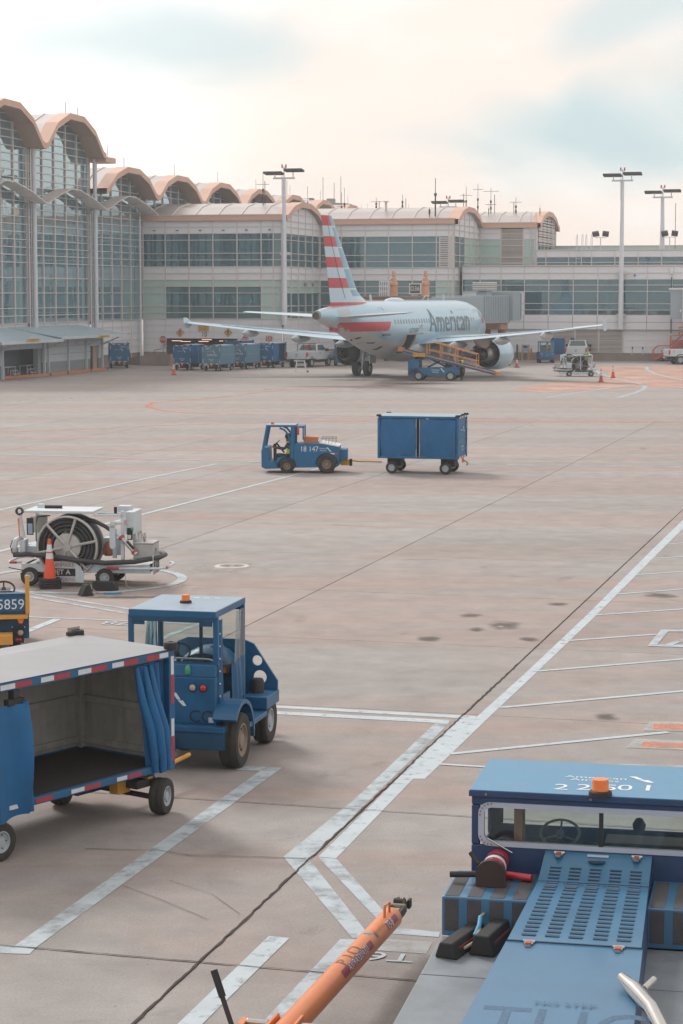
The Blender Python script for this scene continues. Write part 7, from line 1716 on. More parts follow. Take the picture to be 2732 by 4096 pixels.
MB().lathe([(.06, 0), (.06, .08), (.001, .1)], M('amber_red', '#c96a48', .4), 12, o=(mp_(1086, 1700).x, .2, rz0.z + .05)).build('beacon', mt)
e = mp_(1192, 1725, NS - .1); MB().lathe([(.001, -.14), (.045, -.12), (.05, .1), (.02, .15), (.001, .16)], RX, 12, o=e).build('extinguisher', mt, smooth=50)
f1 = mp_(1054, 1790); MB().poly([(f1.x, -NS + .05, f1.z), (f1.x, NS - .05, f1.z), (rz0.x - .03, NS - .05, rz0.z - .03), (rz0.x - .03, -NS + .05, rz0.z - .03)], CLEAR).build('windscreen', mt)
hub1, hub2 = mp_(1148, 1868), mp_(1307, 1861)
for s_ in (1, -1): wheel(mt, (hub1.x, s_ * (NS - .04), .255), .255, .22, RIMT, .48); wheel(mt, (hub2.x, s_ * (NS - .02), .325), .325, .25, RIMT, .5)
for hb, r_ in ((hub1, .31), (hub2, .385)): MB().tube([(hb.x + r_ * cos(pi * k / 10), NS + .01, (.255 if hb is hub1 else .325) + r_ * sin(pi * k / 10)) for k in range(11)], .025, LK, 6).build('wheel_arch', mt)
t = mp_(1237, 1797); MB().text('18 147', txm((t.x, NS + .004, t.z), (-1, 0, 0), (0, 0, 1)), .27, LW, .88).build('lettering', eb); t = mp_(1293, 1798); MB().text('American\nAirlines', txm((t.x, NS + .004, t.z), (-1, 0, 0), (0, 0, 1)), .075, LW).build('lettering', eb); b = MB(); t = mp_(1306, 1805); flight_mark(b, (t.x, NS + .004, t.z), (-1, 0, 0), (0, 0, 1), .14, LW); b.build('emblem', eb, fix=False)
for px0, px1, m_ in ((1320, 1338, REFW), (1338, 1357, REFR)): a, c = mp_(px0, 1818), mp_(px1, 1812); MB().poly([(a.x, NS + .004, a.z), (c.x, NS + .004, a.z), (c.x, NS + .004, c.z), (a.x, NS + .004, c.z)], m_).build('reflector', eb, fix=False)
a, c = mp_(1365, 1843), mp_(1402, 1866); b = MB(); b.box(c.x, a.x + .05, -.12, .12, c.z, a.z, YELO); b.box(c.x - .03, c.x + .06, -.14, .14, c.z - .02, a.z + .02, CHA); b.build('hitch', mt, bevel=.01); a, c = mp_(1365, 1800), mp_(1387, 1842); b = MB(); b.box(c.x, a.x + .1, -.4, .4, c.z, a.z, MBL); b.build('rear_plate', mt)
b = MB(); st0, st1 = mp_(1100, 1775, .2), mp_(1098, 1855, .2); b.box(st0.x - .05, st0.x + .05, .1, .3, st1.z, st0.z, CHA); b.build('console', mt); steering(mt, (mp_(1100, 1772, .25).x - .05, .25, mp_(1100, 1772, .25).z), .16, R(40), RUB, .014)
b = MB(); bz = mp_(1240, 1772, .0); b.tube([(bz.x - .1 - k * .0, y, bz.z) for k, y in ((0, -.4), (0, .4))], .008, CHR, 5)
for k in range(5): x = bz.x - .45 - k * .12; b.tube([(x, -.4, bz.z), (x, -.4, bz.z + .2), (x, .4, bz.z + .2), (x, .4, bz.z)], .007, DKM, 5)
b.tube([(bz.x - .4, .4, bz.z + .2), (bz.x - .95, .4, bz.z + .2)], .007, DKM, 5); b.tube([(bz.x - .4, -.4, bz.z + .2), (bz.x - .95, -.4, bz.z + .2)], .007, DKM, 5); tag(b.build('wire_basket', mt), kind='stuff')
tb_ = thing('tote_box', 'orange plastic tote sitting on the deck of the moving tug', 'box', mt.matrix_basis @ Vector((0, 0, 0)), heading(MD)); a, c = mp_(1218, 1749, 0), mp_(1270, 1773, 0); OT = M('tote_orange', '#c9825c', .55, var=.08)
b = MB(); b.box(c.x, a.x, -.25, .25, c.z, a.z, OT, -.03, -.03); b.build('tub', tb_); MB().box(c.x - .05, a.x + .05, -.30, .30, a.z, a.z + .035, OT).build('rim', tb_)
# driver
sx = mp_(1166, 1830, .22); seatz = sx.z - .02
pw = mt.matrix_basis.to_translation() + Matrix.Rotation(heading(MD), 3, 'Z') @ Vector((sx.x + .10, .36, 0)); person('person in lime vest sitting at the wheel of the moving tug', (pw.x, pw.y, seatz), heading(MD), sit(.50), scale=.96, feet=SHOE)
# the cart it pulls: curtains drawn
def closed_cart(label, loc, deg, L_=3.0, Wd=1.6, zt=2.1, m=None, end_text=None, side='curtain', roof=None, number=None, group='baggage carts', open_side=False, ribs=5, detail=True):
    m = m or MBL; o = thing('baggage_cart', label, 'cart', (*loc, 0), heading(deg), group); z0 = .55
    rb = roof or M('cart_top_pale', '#8fa3ad', .5, var=.08, dirt=.2); h = Wd / 2
    b = MB(); b.box(-L_ / 2, L_ / 2, -h, h, z0, z0 + .09, m); b.build('bed', o, bevel=.01)
    b = MB(); b.box(-L_ / 2, -L_ / 2 + .04, -h, h, z0 + .09, zt - .08, m); e0 = b.build('end_wall', o); b = MB(); b.box(L_ / 2 - .04, L_ / 2, -h, h, z0 + .09, zt - .08, m); e1 = b.build('end_wall', o)
    for k in range(ribs):
        z = z0 + .25 + k * (zt - z0 - .4) / ribs; MB().box(-L_ / 2 - .025, -L_ / 2, -h + .08, h - .08, z, z + .035, m).build('rib', e0)
    b = MB(); b.box(-L_ / 2 - .02, L_ / 2 + .02, -h - .02, h + .02, zt - .08, zt, m); b.build('roof_frame', o, bevel=.01)
    b = MB(); b.poly([(-L_ / 2, -h, zt), (L_ / 2, -h, zt), (L_ / 2, 0, zt + .06), (-L_ / 2, 0, zt + .06)], rb); b.poly([(-L_ / 2, 0, zt + .06), (L_ / 2, 0, zt + .06), (L_ / 2, h, zt), (-L_ / 2, h, zt)], rb); b.build('roof', o)
    for x in (-L_ / 2, L_ / 2):
        for y in (-h, h): MB().box(x - .04, x + .04, y - .04, y + .04, z0, zt - .08, m).build('corner_post', o); MB().lathe([(.09, 0), (.095, .04), (.08, .07)], RUB, 10, o=(x, y, zt - .02)).build('corner_bumper', o)
    for sd in (-1, 1):
        if side == 'curtain' and not open_side:
            for (xa, xb, sdn) in ((-L_ / 2 + .06, -.05, 3), (.05, L_ / 2 - .06, 8)): drape((xa, sd * (h - .02), 0), (xb, sd * (h - .02), 0), z0 + .08, zt - .1, (0, sd, 0), 1.3, .035, CURT, nx=22, nz=12, seed=sdn, slump=.085).build('curtain', o, smooth=60)
            for x in (-.06, .06): MB().cyl((x, sd * (h + .02), z0 + .05), (x, sd * (h + .02), zt - .1), .025, M('hem_grey', '#86909a', .6), 6).build('curtain_hem', o)
        elif side == 'panel': MB().box(-L_ / 2, L_ / 2, sd * h - .02, sd * h + .02, z0 + .09, zt - .08, m).build('side_wall', o); MB().box(-L_ / 2 + .05, L_ / 2 - .05, sd * h - .035, sd * h + .035, (z0 + zt) / 2 - .03, (z0 + zt) / 2 + .03, M('dull_seam', '#6d828f', .5)).build('rub_rail', o)
        elif side == 'half':
            MB().box(-L_ / 2, -.2, sd * h - .02, sd * h + .02, z0 + .09, zt - .08, m if sd > 0 else CURT).build('side_wall', o)
    if detail:
        xe = -L_ / 2 - .028; tx = lambda y, z: txm((xe, y, z), (0, -1, 0), (0, 0, 1)); t_ = MB()
        b = MB(); [b.poly([(xe, y0, z), (xe, y1, z), (xe, y1, z + .06), (xe, y0, z + .06)], c) for z in (zt - .08, z0 + .02) for y0, y1, c in ((.35, .6, REFW), (.15, .35, REFR), (-.1, .1, REFW), (-.35, -.15, REFR), (-.6, -.4, REFW))]; tag(b.build('reflector_tape', e0, fix=False), kind='stuff')
        b = MB(); [b.poly([(xe, y, z), (xe, y + .05, z), (xe, y + .05, z + .35), (xe, y, z + .35)], REFW) for y in (-h + .03, h - .08) for z in (z0 + .12, zt - .5)]; b.build('reflector_tape', e0, fix=False)
        if number: MB().text(number, tx(.28 if end_text else -.3, zt - .25), .26 if end_text else .16, LW, .9).build('lettering', e0)
        if end_text: MB().text(end_text, tx(-.05, zt - .78), .24, LW, .95).build('lettering', e0)
        b = MB(); flight_mark(b, (xe, -.08, zt - .58), (0, -1, 0), (0, 0, 1), .2, LW); b.build('emblem', e0, fix=False); MB().text('American', tx(.2, zt - .5), .11, LW).build('lettering', e0)
        MB().text('MAX WT\n3000', tx(.0, z0 + .35), .12, LW).build('lettering', e0)
        MB().box(xe - .04, xe, -.09, .09, z0 - .16, z0 + .02, ORB).build('orange_tag', e0)
    for x in (-L_ / 2 + .45, L_ / 2 - .45):
        for y in (-h + .12, h - .12): wheel(o, (x, y, .215), .215, .15, RIMW, .55)
        MB().cyl((x, -h + .1, .215), (x, h - .1, .215), .03, CHA, 6).build('axle', o); MB().box(x - .25, x + .25, -.3, .3, .25, z0, CHA).build('turntable', o)
    return o
mc = G(1680, 1897); mcx = mc + Vector((.12, .78, 0)); mcart = closed_cart('blue curtained cart towed behind the numbered tug', (mcx.x, mcx.y), 284, 2.85, 1.6, 2.06)
MB().tube([(1.5, 0, .35), (2.3, .08, .36), (3.25, .35, .45)], .03, YELO, 8).build('draw_bar', mcart)
MB().tube([(-1.43, 0, .5), (-1.6, 0, .42), (-1.66, 0, .34), (-1.6, 0, .3)], .03, M('hook_brass', '#a8946a', .4, metal=.5), 6).build('tow_hook', mcart)
# ================================================================ FAR SIDE OF THE APRON
FBL = M('far_blue', '#12608c', .5, var=.08, dirt=.15); FGB = M('far_grey_blue', '#557d96', .55, var=.08, dirt=.2, dcol='#6d8795')
def cart_at(label, px, py, deg, L_=3.1, **k):
    """px, py: ground pixel under the middle of the end that faces the lens"""
    p = G(px, py); a = R(90 - deg); c = p + Vector((cos(a), sin(a), 0)) * (L_ / 2)
    return closed_cart(label, (c.x, c.y), deg, L_, **k)
cart_at('dark blue cart with weight marking beside the cone at the truck door', 729, 1482, 19, m=FBL, number='N000005', group='carts parked before the truck door')
cart_at('grey blue supplies cart with large number at the truck door', 846, 1485, 19, m=FGB, side='panel', end_text='SUPPLIES', number='2417', ribs=3, group='carts parked before the truck door')
cart_at('second grey blue supplies cart behind the numbered one', 950, 1478, 19, m=FGB, side='panel', end_text='SUPPLIES', ribs=3, group='carts parked before the truck door')
oc = cart_at('dark blue cart with open side nearest the white pickup', 1058, 1472, 19, m=FBL, side='half', open_side=True, number='004754', group='carts parked before the truck door')
oc2 = cart_at('pale topped cart standing behind the two supplies carts', 930, 1458, 19, m=FBL, side='panel', ribs=2, detail=False, group='carts parked before the truck door')
MB().box(.9, 1.35, -.9, -.86, .7, 1.9, CLEAR).build('clear_flap', oc)
cart_at('single blue cart seen end on beside the service shed', 478, 1474, -8, m=FBL, number='N000043')
cart_at('dark blue open cart behind the white pickup on the right', 2200, 1440, 75, m=FBL, side='half', open_side=True, number='217')
cart_at('blue curtained cart at the right end of the open cart', 2275, 1440, 80, m=FBL)

# ---- pickups
PW = M('pickup_white', '#c3cbd0', .3, var=.04, coat=.4); PGL = M('pickup_glass', '#3f5557', .08, var=.1, spec=.8); PBK = M('pickup_black', '#2e2f31', .6, var=.1)
def pickup(label, loc, deg, bar=False, mark=None):
    o = thing('pickup_truck', label, 'pickup truck', (*loc, 0), heading(deg), 'white pickup trucks')
    # origin under the tailgate centre; x forward
    h = .97
    b = MB(); b.box(0, 2.15, -h, -h + .09, .72, 1.36, PW); b.box(0, 2.15, h - .09, h, .72, 1.36, PW); b.box(.05, 2.15, -h + .09, h - .09, .72, .78, PBK); b.box(2.05, 2.15, -h + .09, h - .09, .78, 1.36, PW); b.build('bed', o, bevel=.03)
    tg = MB().box(-.05, 0, -h + .1, h - .1, .72, 1.34, PW).build('tailgate', o, bevel=.02); MB().box(-.06, -.05, -.09, .09, 1.08, 1.14, PBK).build('handle', tg); MB().box(-.056, -.05, -.11, .11, .92, .96, PBK).build('badge', tg)
    b = MB(); b.prism([(2.15, .62), (5.75, .62), (5.8, .95), (5.7, 1.22), (4.3, 1.40), (2.15, 1.40)], 'y', -h, h, PW); b.build('body', o, bevel=.05)
    r_ = [[(2.25, s_ * h * .96, 1.38), (4.35, s_ * h * .96, 1.38), (3.75, s_ * h * .80, 1.95), (2.55, s_ * h * .80, 1.95)] for s_ in (-1, 1)]
    b = MB(); b.add(r_[0] + r_[1], [(0, 1, 2, 3), (7, 6, 5, 4), (3, 2, 6, 7), (0, 3, 7, 4), (1, 5, 6, 2)], PW); b.build('cab', o, bevel=.06)
    def glz(q, n, nm):
        c = sum((Vector(p) for p in q), Vector()) / 4; MB().poly([c + (Vector(p) - c) * .82 + Vector(n) * .035 for p in q], PGL).build(nm, o, fix=False)
    for s_, q in ((-1, r_[0]), (1, r_[1])): glz(q, (0, s_, .2), 'side_window')
    glz([r_[0][0], r_[1][0], r_[1][3], r_[0][3]], (-1, 0, .4), 'rear_window'); glz([r_[0][1], r_[1][1], r_[1][2], r_[0][2]], (1, 0, .6), 'windscreen')
    for s_ in (-1, 1):
        MB().box(-.03, .1, s_ * h - .06 * (s_ > 0) - .02, s_ * h + .06 * (s_ < 0) + .02, .92, 1.3, LAMPR).build('tail_lamp', o); MB().box(3.95, 4.12, min(s_ * h, s_ * (h + .24)), max(s_ * h, s_ * (h + .24)), 1.32, 1.56, PBK).build('mirror', o)
        for x in (1.05, 4.75):
            wheel(o, (x, s_ * (h - .12), .4), .4, .26, RIMW, .58); MB().lathe([(.50, -.005), (.42, .0)], PBK, 24, o=(x, s_ * (h + .004), .44), ax='y').build('wheel_arch', o)
        MB().box(2.75, 2.95, min(s_ * h, s_ * (h + .01)), max(s_ * h, s_ * (h + .012)), 1.18, 1.24, PBK).build('door_handle', o)
    MB().box(-.22, -.04, -h, h, .5, .68, PBK).build('rear_bumper', o, bevel=.03); MB().box(5.75, 5.92, -h, h, .5, .78, PBK).build('front_bumper', o, bevel=.03); MB().box(-.232, -.22, -.16, .16, .53, .65, SW).build('number_plate', o); b = MB(); b.box(.3, 5.6, -.6, .6, .38, .62, PBK); b.build('chassis', o)
    if bar:
        b = MB(); b.tube([(2.1, -.85, 1.36), (2.1, -.85, 2.0), (2.1, .85, 2.0), (2.1, .85, 1.36)], .035, PBK, 6); b.tube([(2.1, -.3, 1.4), (2.1, -.3, 2.0)], .025, PBK, 6); b.tube([(2.1, .3, 1.4), (2.1, .3, 2.0)], .025, PBK, 6); b.build('headache_rack', o); MB().box(2.05, 2.12, -.28, -.05, 1.55, 1.9, LAMPR).build('red_panel', o)
    if mark: MB().text(mark, txm((.45, -h - .006, 1.1), (1, 0, 0), (0, 0, 1)), .3, RED if mark == '7' else GRT, .9).build('lettering', o)
    return o
pickup('white pickup with black rack parked left of the aircraft gear', G(1187, 1470).xy, 23, True, 'B8-12')
pickup('white pickup seen from behind near the louvred wall', G(2303, 1447).xy, 10)
pickup('white pickup with a red seven cut by the right edge', (G(2676, 1458) + Vector((-.1, .9, 0))).xy, 84, False, '7')

# ---- small cab tugs
def cabtug(label, loc, deg, driver=None, rough=False):
    o = thing('cab_tug', label, 'tug', (*loc, 0), heading(deg), 'small cab tugs near the building')
    b = MB(); b.box(-1.4, .95, -.7, .7, .35, .95, FBL); b.box(.2, 1.0, -.7, .7, .3, 1.02, FBL); b.build('body', o, bevel=.03)
    b = MB(); [b.box(x - .04, x + .04, y - .04, y + .04, .95, 1.9, FBL) for x in (-.5, .88) for y in (-.64, .64)]; b.box(-.55, .95, -.69, .69, 1.88, 1.96, FBL); b.build('cab_frame', o)
    MB().poly([(.93, -.6, 1.02), (.93, .6, 1.02), (.9, .6, 1.88), (.9, -.6, 1.88)], CLEAR).build('windscreen', o, fix=False)
    b = MB(); b.box(-.45, -.1, -.5, .5, .95, 1.15, SEAT); b.box(-.52, -.42, -.5, .5, 1.1, 1.6, SEAT); b.build('seat', o)
    MB().box(1.0, 1.12, -.66, .66, .28, .5, BLUD).build('bumper', o)
    for s_ in (-1, 1):
        MB().lathe([(.001, .02), (.06, .01), (.065, 0)], LAMPW, 12, o=(1.0, s_ * .5, .82), ax='x').build('head_lamp', o)
        for x in (-.9, .6): wheel(o, (x, s_ * .6, .27), .27, .2, RIMT, .5)
    MB().text('22', txm((1.004, .0, .7), (0, 1, 0), (0, 0, 1)), .14, LW).build('lettering', o)
    steering(o, (.45, .2, 1.18), .16, R(-40), RUB, .014)
    if driver:
        P = Matrix.Rotation(heading(deg), 3, 'Z') @ Vector((-.22, .15, 0)); person(driver, (loc[0] + P.x, loc[1] + P.y, 1.1), heading(deg), sit(.45), scale=.9)
    return o
cabtug('blue cab tug facing the lens with driver beside the open cart', (G(2187, 1452) + Vector((0, 1, 0))).xy, 178, 'person in lime vest sitting inside the cab tug on the right')
cabtug('teal blue cab tug behind the left aircraft gear', (G(1370, 1464) + Vector((0, 1, 0))).xy, 176)
cabtug('blue cab tug half hidden by the right engine', (G(1925, 1441) + Vector((0, .5, 0))).xy, 120)

# ---- belt loader at the hold
bl = (6.95, 156.7); bo_ = thing('belt_loader', 'blue belt loader with orange railings raised to the aircraft hold', 'belt loader', (*bl, 0), heading(281)); RORG = M('rail_orange', '#c98a52', .55, var=.08)
b = MB(); b.box(-1.75, 1.9, -.85, .85, .42, .95, FBL); b.box(1.15, 1.95, -.85, .85, .35, 1.55, FBL); b.build('chassis', bo_, bevel=.02)
for x in (-1.2, 1.15):
    for y in (-.8, .8): wheel(bo_, (x, y, .36), .36, .24, RIMW, .58)
A, B = Vector((2.55, 0, 2.25)), Vector((-4.5, 0, .55)); d = (B - A)
def beam(y0, y1, h0, h1, m, nm, u0=0, u1=1):
    p, q = A + d * u0, A + d * u1; b = MB(); b.add([(p.x, y0, p.z + h0), (p.x, y1, p.z + h0), (p.x, y1, p.z + h1), (p.x, y0, p.z + h1), (q.x, y0, q.z + h0), (q.x, y1, q.z + h0), (q.x, y1, q.z + h1), (q.x, y0, q.z + h1)], [(0, 1, 2, 3), (7, 6, 5, 4), (0, 4, 5, 1), (1, 5, 6, 2), (2, 6, 7, 3), (3, 7, 4, 0)], m); return b.build(nm, bo_)
beam(-.42, .42, 0, .07, RUB, 'belt'); beam(.42, .5, -.14, .12, FBL, 'side_beam'); beam(-.5, -.42, -.14, .12, FBL, 'side_beam'); beam(.5, .54, .0, .08, RORG, 'side_trim'); beam(-.54, -.5, .0, .08, RORG, 'side_trim')
b = MB(); b.box(2.4, 2.75, -.52, .52, 2.12, 2.4, RORG); b.build('head_bumper', bo_); b = MB(); b.box(-4.75, -4.2, -.5, .5, .42, .68, RORG); b.build('foot_bumper', bo_)
for s_ in (-1, 1):
    pts = [A + d * u + Vector((0, s_ * .62, hh)) for u, hh in ((.28, .15), (.28, .95), (.36, 1.15), (.80, 1.05), (.80, .1))]; MB().tube(pts, .045, RORG, 7).build('hand_rail', bo_)
    for u in (.42, .58): MB().tube([A + d * u + Vector((0, s_ * .62, .1)), A + d * u + Vector((0, s_ * .62, 1.12))], .04, RORG, 6).build('rail_post', bo_)
    MB().tube([A + d * .28 + Vector((0, s_ * .62, .5)), A + d * .8 + Vector((0, s_ * .62, .55))], .03, RORG, 6).build('mid_rail', bo_)
MB().cyl((.9, .3, .8), (-.6, .3, 1.55), .07, LK, 8).build('lift_ram', bo_); MB().cyl((-.9, -.3, .9), (.9, -.3, 1.8), .06, LK, 8).build('lift_ram', bo_)
b = MB(); b.box(.7, 1.6, .55, .75, 1.75, 2.02, YELO); b.build('belt_drive_box', bo_); b = MB(); b.box(.55, .9, .3, .7, .95, 1.12, M('carton', '#b08f6d', .8)); b.build('seat_box', bo_); b = MB(); b.box(1.0, 1.5, -.3, .3, 1.5, 1.9, CHA); b.build('engine', bo_)
MB().text('American\nAirlines', txm((-.1, .855, .72), (-1, 0, 0), (0, 0, 1)), .16, LW).build('lettering', bo_); b = MB(); flight_mark(b, (-.45, .855, .66), (-1, 0, 0), (0, 0, 1), .26, LW); b.build('emblem', bo_, fix=False)
p_ = G(1848, 1521); person('person in lime vest and dark cap standing at the foot of the belt loader', (p_.x, p_.y, 0), heading(300), stand(.0, .5), cap=CAPM, legs=M('work_trousers', '#4b433e', .8))
p_ = G(2035, 1469); person('person in dark clothes walking behind the right engine', (p_.x, p_.y, 0), heading(200), stand(.0, .2, step=.12), top=NAVY, feet=SHOE)
p_ = G(2345, 1478); person('person in lime vest standing between the right pickup and the far fuel cart', (p_.x, p_.y, 0), heading(120), stand(.5, .6), cap=CAPM)

# ---- far fuel cart: the same make as the near one
f2 = copy_tree(fu, None, (*(G(2310, 1506) + Vector((0, .6, 0))).xy, 0), heading(272), 'white jet fuel cart beyond the apron cones, beside the right pickup')
f2['group'] = fu['group'] = 'jet fuel hose carts'
b = MB(); a = M('lime_bucket', '#a9cf55', .6); b.lathe([(.001, 0), (.12, 0), (.17, .36), (.15, .36)], a, 14); bk = thing('lime_bucket', 'lime green bucket hung on the far fuel cart', 'bucket', (f2.location.x + .7, f2.location.y + .1, 1.25)); b.build('pail', bk, smooth=40); MB().tube([(-.16, 0, .34), (-.1, 0, .5), (.1, 0, .5), (.16, 0, .34)], .012, CHR, 5).build('handle', bk)

# ---- cones
for px, py, lab, h in ((2404, 1529, 'faded red cone in front on the painted red zone', .9), (2452, 1512, 'bright orange cone behind the faded one on the red zone', .9), (695, 1500, 'cone standing before the dark blue cart at the truck door', .9), (2068, 1470, 'cone to the right of the engine by the wall', .72)):
    p = G(px, py); cone(lab, (p.x, p.y, 0), h, .15, .4, M('cone_faded', '#b5504a', .6, var=.1) if px in (2404, 2068) else None)

# ---- gate bridge
TUN = M('bridge_grey_blue', '#9aa9b2', .5, var=.06, scale=.6, dirt=.12, streak=.15); ORGE = M('bridge_orange', '#c2957a', .55, var=.08); BRN = M('bridge_brown', '#8a6a58', .7, var=.15, dirt=.3)
def wpt(px, py, Y): return AY(px, py, Y)
E0, E1_ = wpt(1990, 1290, 199), wpt(1640, 1290, 186)
jb = thing('jet_bridge', 'grey blue gate bridge behind the aircraft with roof unit and orange columns', 'jet bridge', (E0.x, E0.y, 0), atan2(E1_.y - E0.y, E1_.x - E0.x)); JL = (Vector(E1_.xy) - Vector(E0.xy)).length
zb, zt_ = 3.75, 6.05
b = MB(); b.box(.5, JL, -1.5, 1.5, zb, zt_, TUN); b.box(.5, 5.2, -1.62, 1.62, zb - .1, zt_ + .12, TUN); b.build('tunnel', jb, bevel=.03)
b = MB(); b.box(-.9, .6, -1.95, 1.95, zb + .1, zt_ + .45, TUN); b.build('end_portal', jb, bevel=.03); MB().box(-1.5, -.9, -1.7, 1.7, zb + .2, zt_ + .3, PBL).build('bellows', jb)
for k in range(14): MB().box(.7 + k * .33, .73 + k * .33, 1.62, 1.66, zb, zt_ + .05, M('bridge_seam', '#8797a1', .5)).build('tunnel_rib', jb); 
b = MB(); b.box(1.9, 3.1, -.5, .5, zt_ + .12, zt_ + .6, TUN, .2, .1); b.box(1.5, 3.4, -.75, .75, zt_ + .6, zt_ + 1.35, SW); [b.box(1.48, 3.42, -.77, .77, zt_ + .68 + k * .16, zt_ + .73 + k * .16, LOUVD) for k in range(4)]; b.build('air_unit', jb)
b = MB(); b.box(.2, 1.5, -1.2, 1.2, zb - .7, zb - .05, ORGE); b.cyl((.4, .8, 0), (.4, .8, zb - .6), .28, BRN, 12); b.cyl((.4, -.8, 0), (.4, -.8, zb - .6), .28, BRN, 12); b.tube([(1.4, .8, zb - .2), (1.2, .9, zb - 1.2), (.8, .9, zb - 1.8)], .08, CHA, 6); b.build('support_column', jb)
cx_ = JL + .4
b = MB(); b.box(JL, JL + 4.2, -2.0, 2.0, zb, zt_ - .1, TUN); b.box(JL - .2, JL + 4.4, -2.1, 2.1, zt_ - .1, zt_ + .08, BRN); b.build('bridge_cab', jb, bevel=.03)
for px, Y in ((1575, 187), (1702, 187)):
    p = wpt(px, 1183, Y); q = jb.matrix_basis.inverted() @ Vector((p.x, p.y, 0)); t_ = wpt(px, 1098, Y).z
    b = MB(); b.lathe([(.42, 5.6), (.36, 6.1), (.33, 7.05), (.38, 7.1), (.36, 7.35), (.26, 7.4), (.24, 7.7), (.16, 7.75), (.16, t_ + .25), (.12, t_ + .32), (.001, t_ + .33)], ORGE, 16, o=(q.x, q.y, 0)); b.build('lift_column', jb, smooth=35); MB().box(q.x - .45, q.x + .45, q.y - .1, q.y + .1, 7.08, 7.2, ORGE).build('column_bracket', jb)
gx = [jb.matrix_basis.inverted() @ Vector((*wpt(px, 1183, 185).xy, 0)) for px in (1518, 1556)]
b = MB()
for k in range(6):
    u = k / 5; x = gx[0].x + (gx[1].x - gx[0].x) * u; y = gx[0].y + (gx[1].y - gx[0].y) * u; b.cyl((x, y, zt_ + .05), (x, y, zt_ + 1.35), .04, PIPE, 6)
for z in (.5, .95, 1.35): b.tube([(gx[0].x, gx[0].y, zt_ + z), (gx[1].x, gx[1].y, zt_ + z)], .035, PIPE, 6)
b.build('guard_rail', jb)
sp_ = wpt(1660, 1155, 184.0); gs = thing('gate_sign', 'dark square gate number sign in a pale frame above the aircraft', 'sign', (sp_.x, sp_.y, sp_.z), BRZ)
MB().box(-.52, .52, 0, .12, -.46, .46, SW).build('frame', gs); MB().box(-.44, .44, -.015, -.001, -.38, .38, M('sign_charcoal', '#4a5254', .5)).build('panel', gs); MB().text('D36', txm((0, -.02, 0), (1, 0, 0), (0, 0, 1)), .56, SW, .84).build('lettering', gs); MB().box(-.2, .2, .02, .1, -1.0, -.46, TUN).build('bracket', gs)
b = MB(); w_ = [jb.matrix_basis.inverted() @ wpt(px, py, 183.5) for px, py in ((1688, 1200), (1700, 1185), (1712, 1183), (1712, 1203))]; b.tube(w_, .06, PIPE, 6); b.build('window_frame', jb)
# second bridge at the right edge
e = wpt(2712, 1215, 196); j2 = thing('jet_bridge', 'end of another grey gate bridge cut by the right edge', 'jet bridge', (e.x, e.y, 0), BRZ)
b = MB(); b.box(-.55, .9, -1.6, 3.5, 4.05, 6.7, TUN); b.build('tunnel', j2, bevel=.03); MB().box(.6, 3.6, -2.2, 3.4, 4.0, 6.85, WHT).build('bridge_cab', j2, bevel=.05); MB().box(-.7, .7, -1.7, 3.5, 6.7, 6.85, WHT).build('roof_edge', j2); b = MB(); b.cyl((1.2, -.5, 0), (1.2, -.5, 4.0), .3, BRN, 12); b.box(.7, 2.2, -1, .5, 2.6, 4.0, BRN); b.build('support_column', j2); MB().lathe([(.08, 0), (.09, .15), (.06, .2)], PIPE, 10, o=(.45, -2.25, 4.7)).build('camera_dome', j2)

# ---- stairs and ladders on the right
SRD = M('stair_red', '#c65a4a', .55, var=.08); SOR = M('stair_orange', '#cf8350', .55, var=.08)
p = G(2655, 1445); st = thing('maintenance_stairs', 'orange and red mobile stairs with railings at the right edge', 'stairs', (p.x, p.y, 0), BRZ)
for s_ in (-.45, .45):
    b = MB(); b.add([(-1.0, s_ - .05, .15), (-.7, s_ - .05, .1), (2.6, s_ - .05, 2.3), (2.6, s_ - .05, 2.6), (-1.0, s_ + .05, .15), (-.7, s_ + .05, .1), (2.6, s_ + .05, 2.3), (2.6, s_ + .05, 2.6)], [(0, 1, 2, 3), (7, 6, 5, 4), (0, 4, 5, 1), (1, 5, 6, 2), (2, 6, 7, 3), (3, 7, 4, 0)], SRD); b.build('stringer', st)
    MB().tube([(-1.0, s_, .2), (-1.0, s_, 1.05), (-.6, s_, 1.45), (.6, s_, 1.5), (2.6, s_, 3.3)], .035, SRD, 6).build('hand_rail', st)
    MB().tube([(.6, s_, .9), (.6, s_, 2.4), (1.9, s_, 2.45), (1.9, s_, 1.6)], .045, SOR, 6).build('cage_rail', st); MB().tube([(1.4, s_, 2.4), (1.4, s_, 3.2), (3.2, s_, 3.25)], .045, SOR, 6).build('upper_rail', st)
for k in range(9): MB().box(-.85 + k * .38, -.6 + k * .38, -.4, .4, .3 + k * .25, .34 + k * .25, SRD).build('tread', st)
MB().box(.7, 1.9, .40, .44, 1.15, 2.0, M('mesh_pink', '#b98f88', .7)).build('mesh_panel', st); MB().box(.2, 2.6, -.5, .5, .18, .3, SRD).build('base', st); MB().box(2.2, 3.4, -.6, .6, 2.5, 2.75, SRD).build('platform', st)
for x in (-.2, .8, 2.4): 
    for y in (-.45, .45): wheel(st, (x, y, .14), .14, .1, RIMT, .5)
    MB().box(x, x + .08, -.45, -.38, .2, 1.2 + x * .5, SRD).build('leg', st)
p = G(2549, 1443); wl = thing('wheeled_ladder', 'tall grey wheeled platform ladder with yellow treads by the wall', 'ladder', (p.x, p.y, 0), BRZ); TRD = M('tread_tan', '#b09a76', .6)
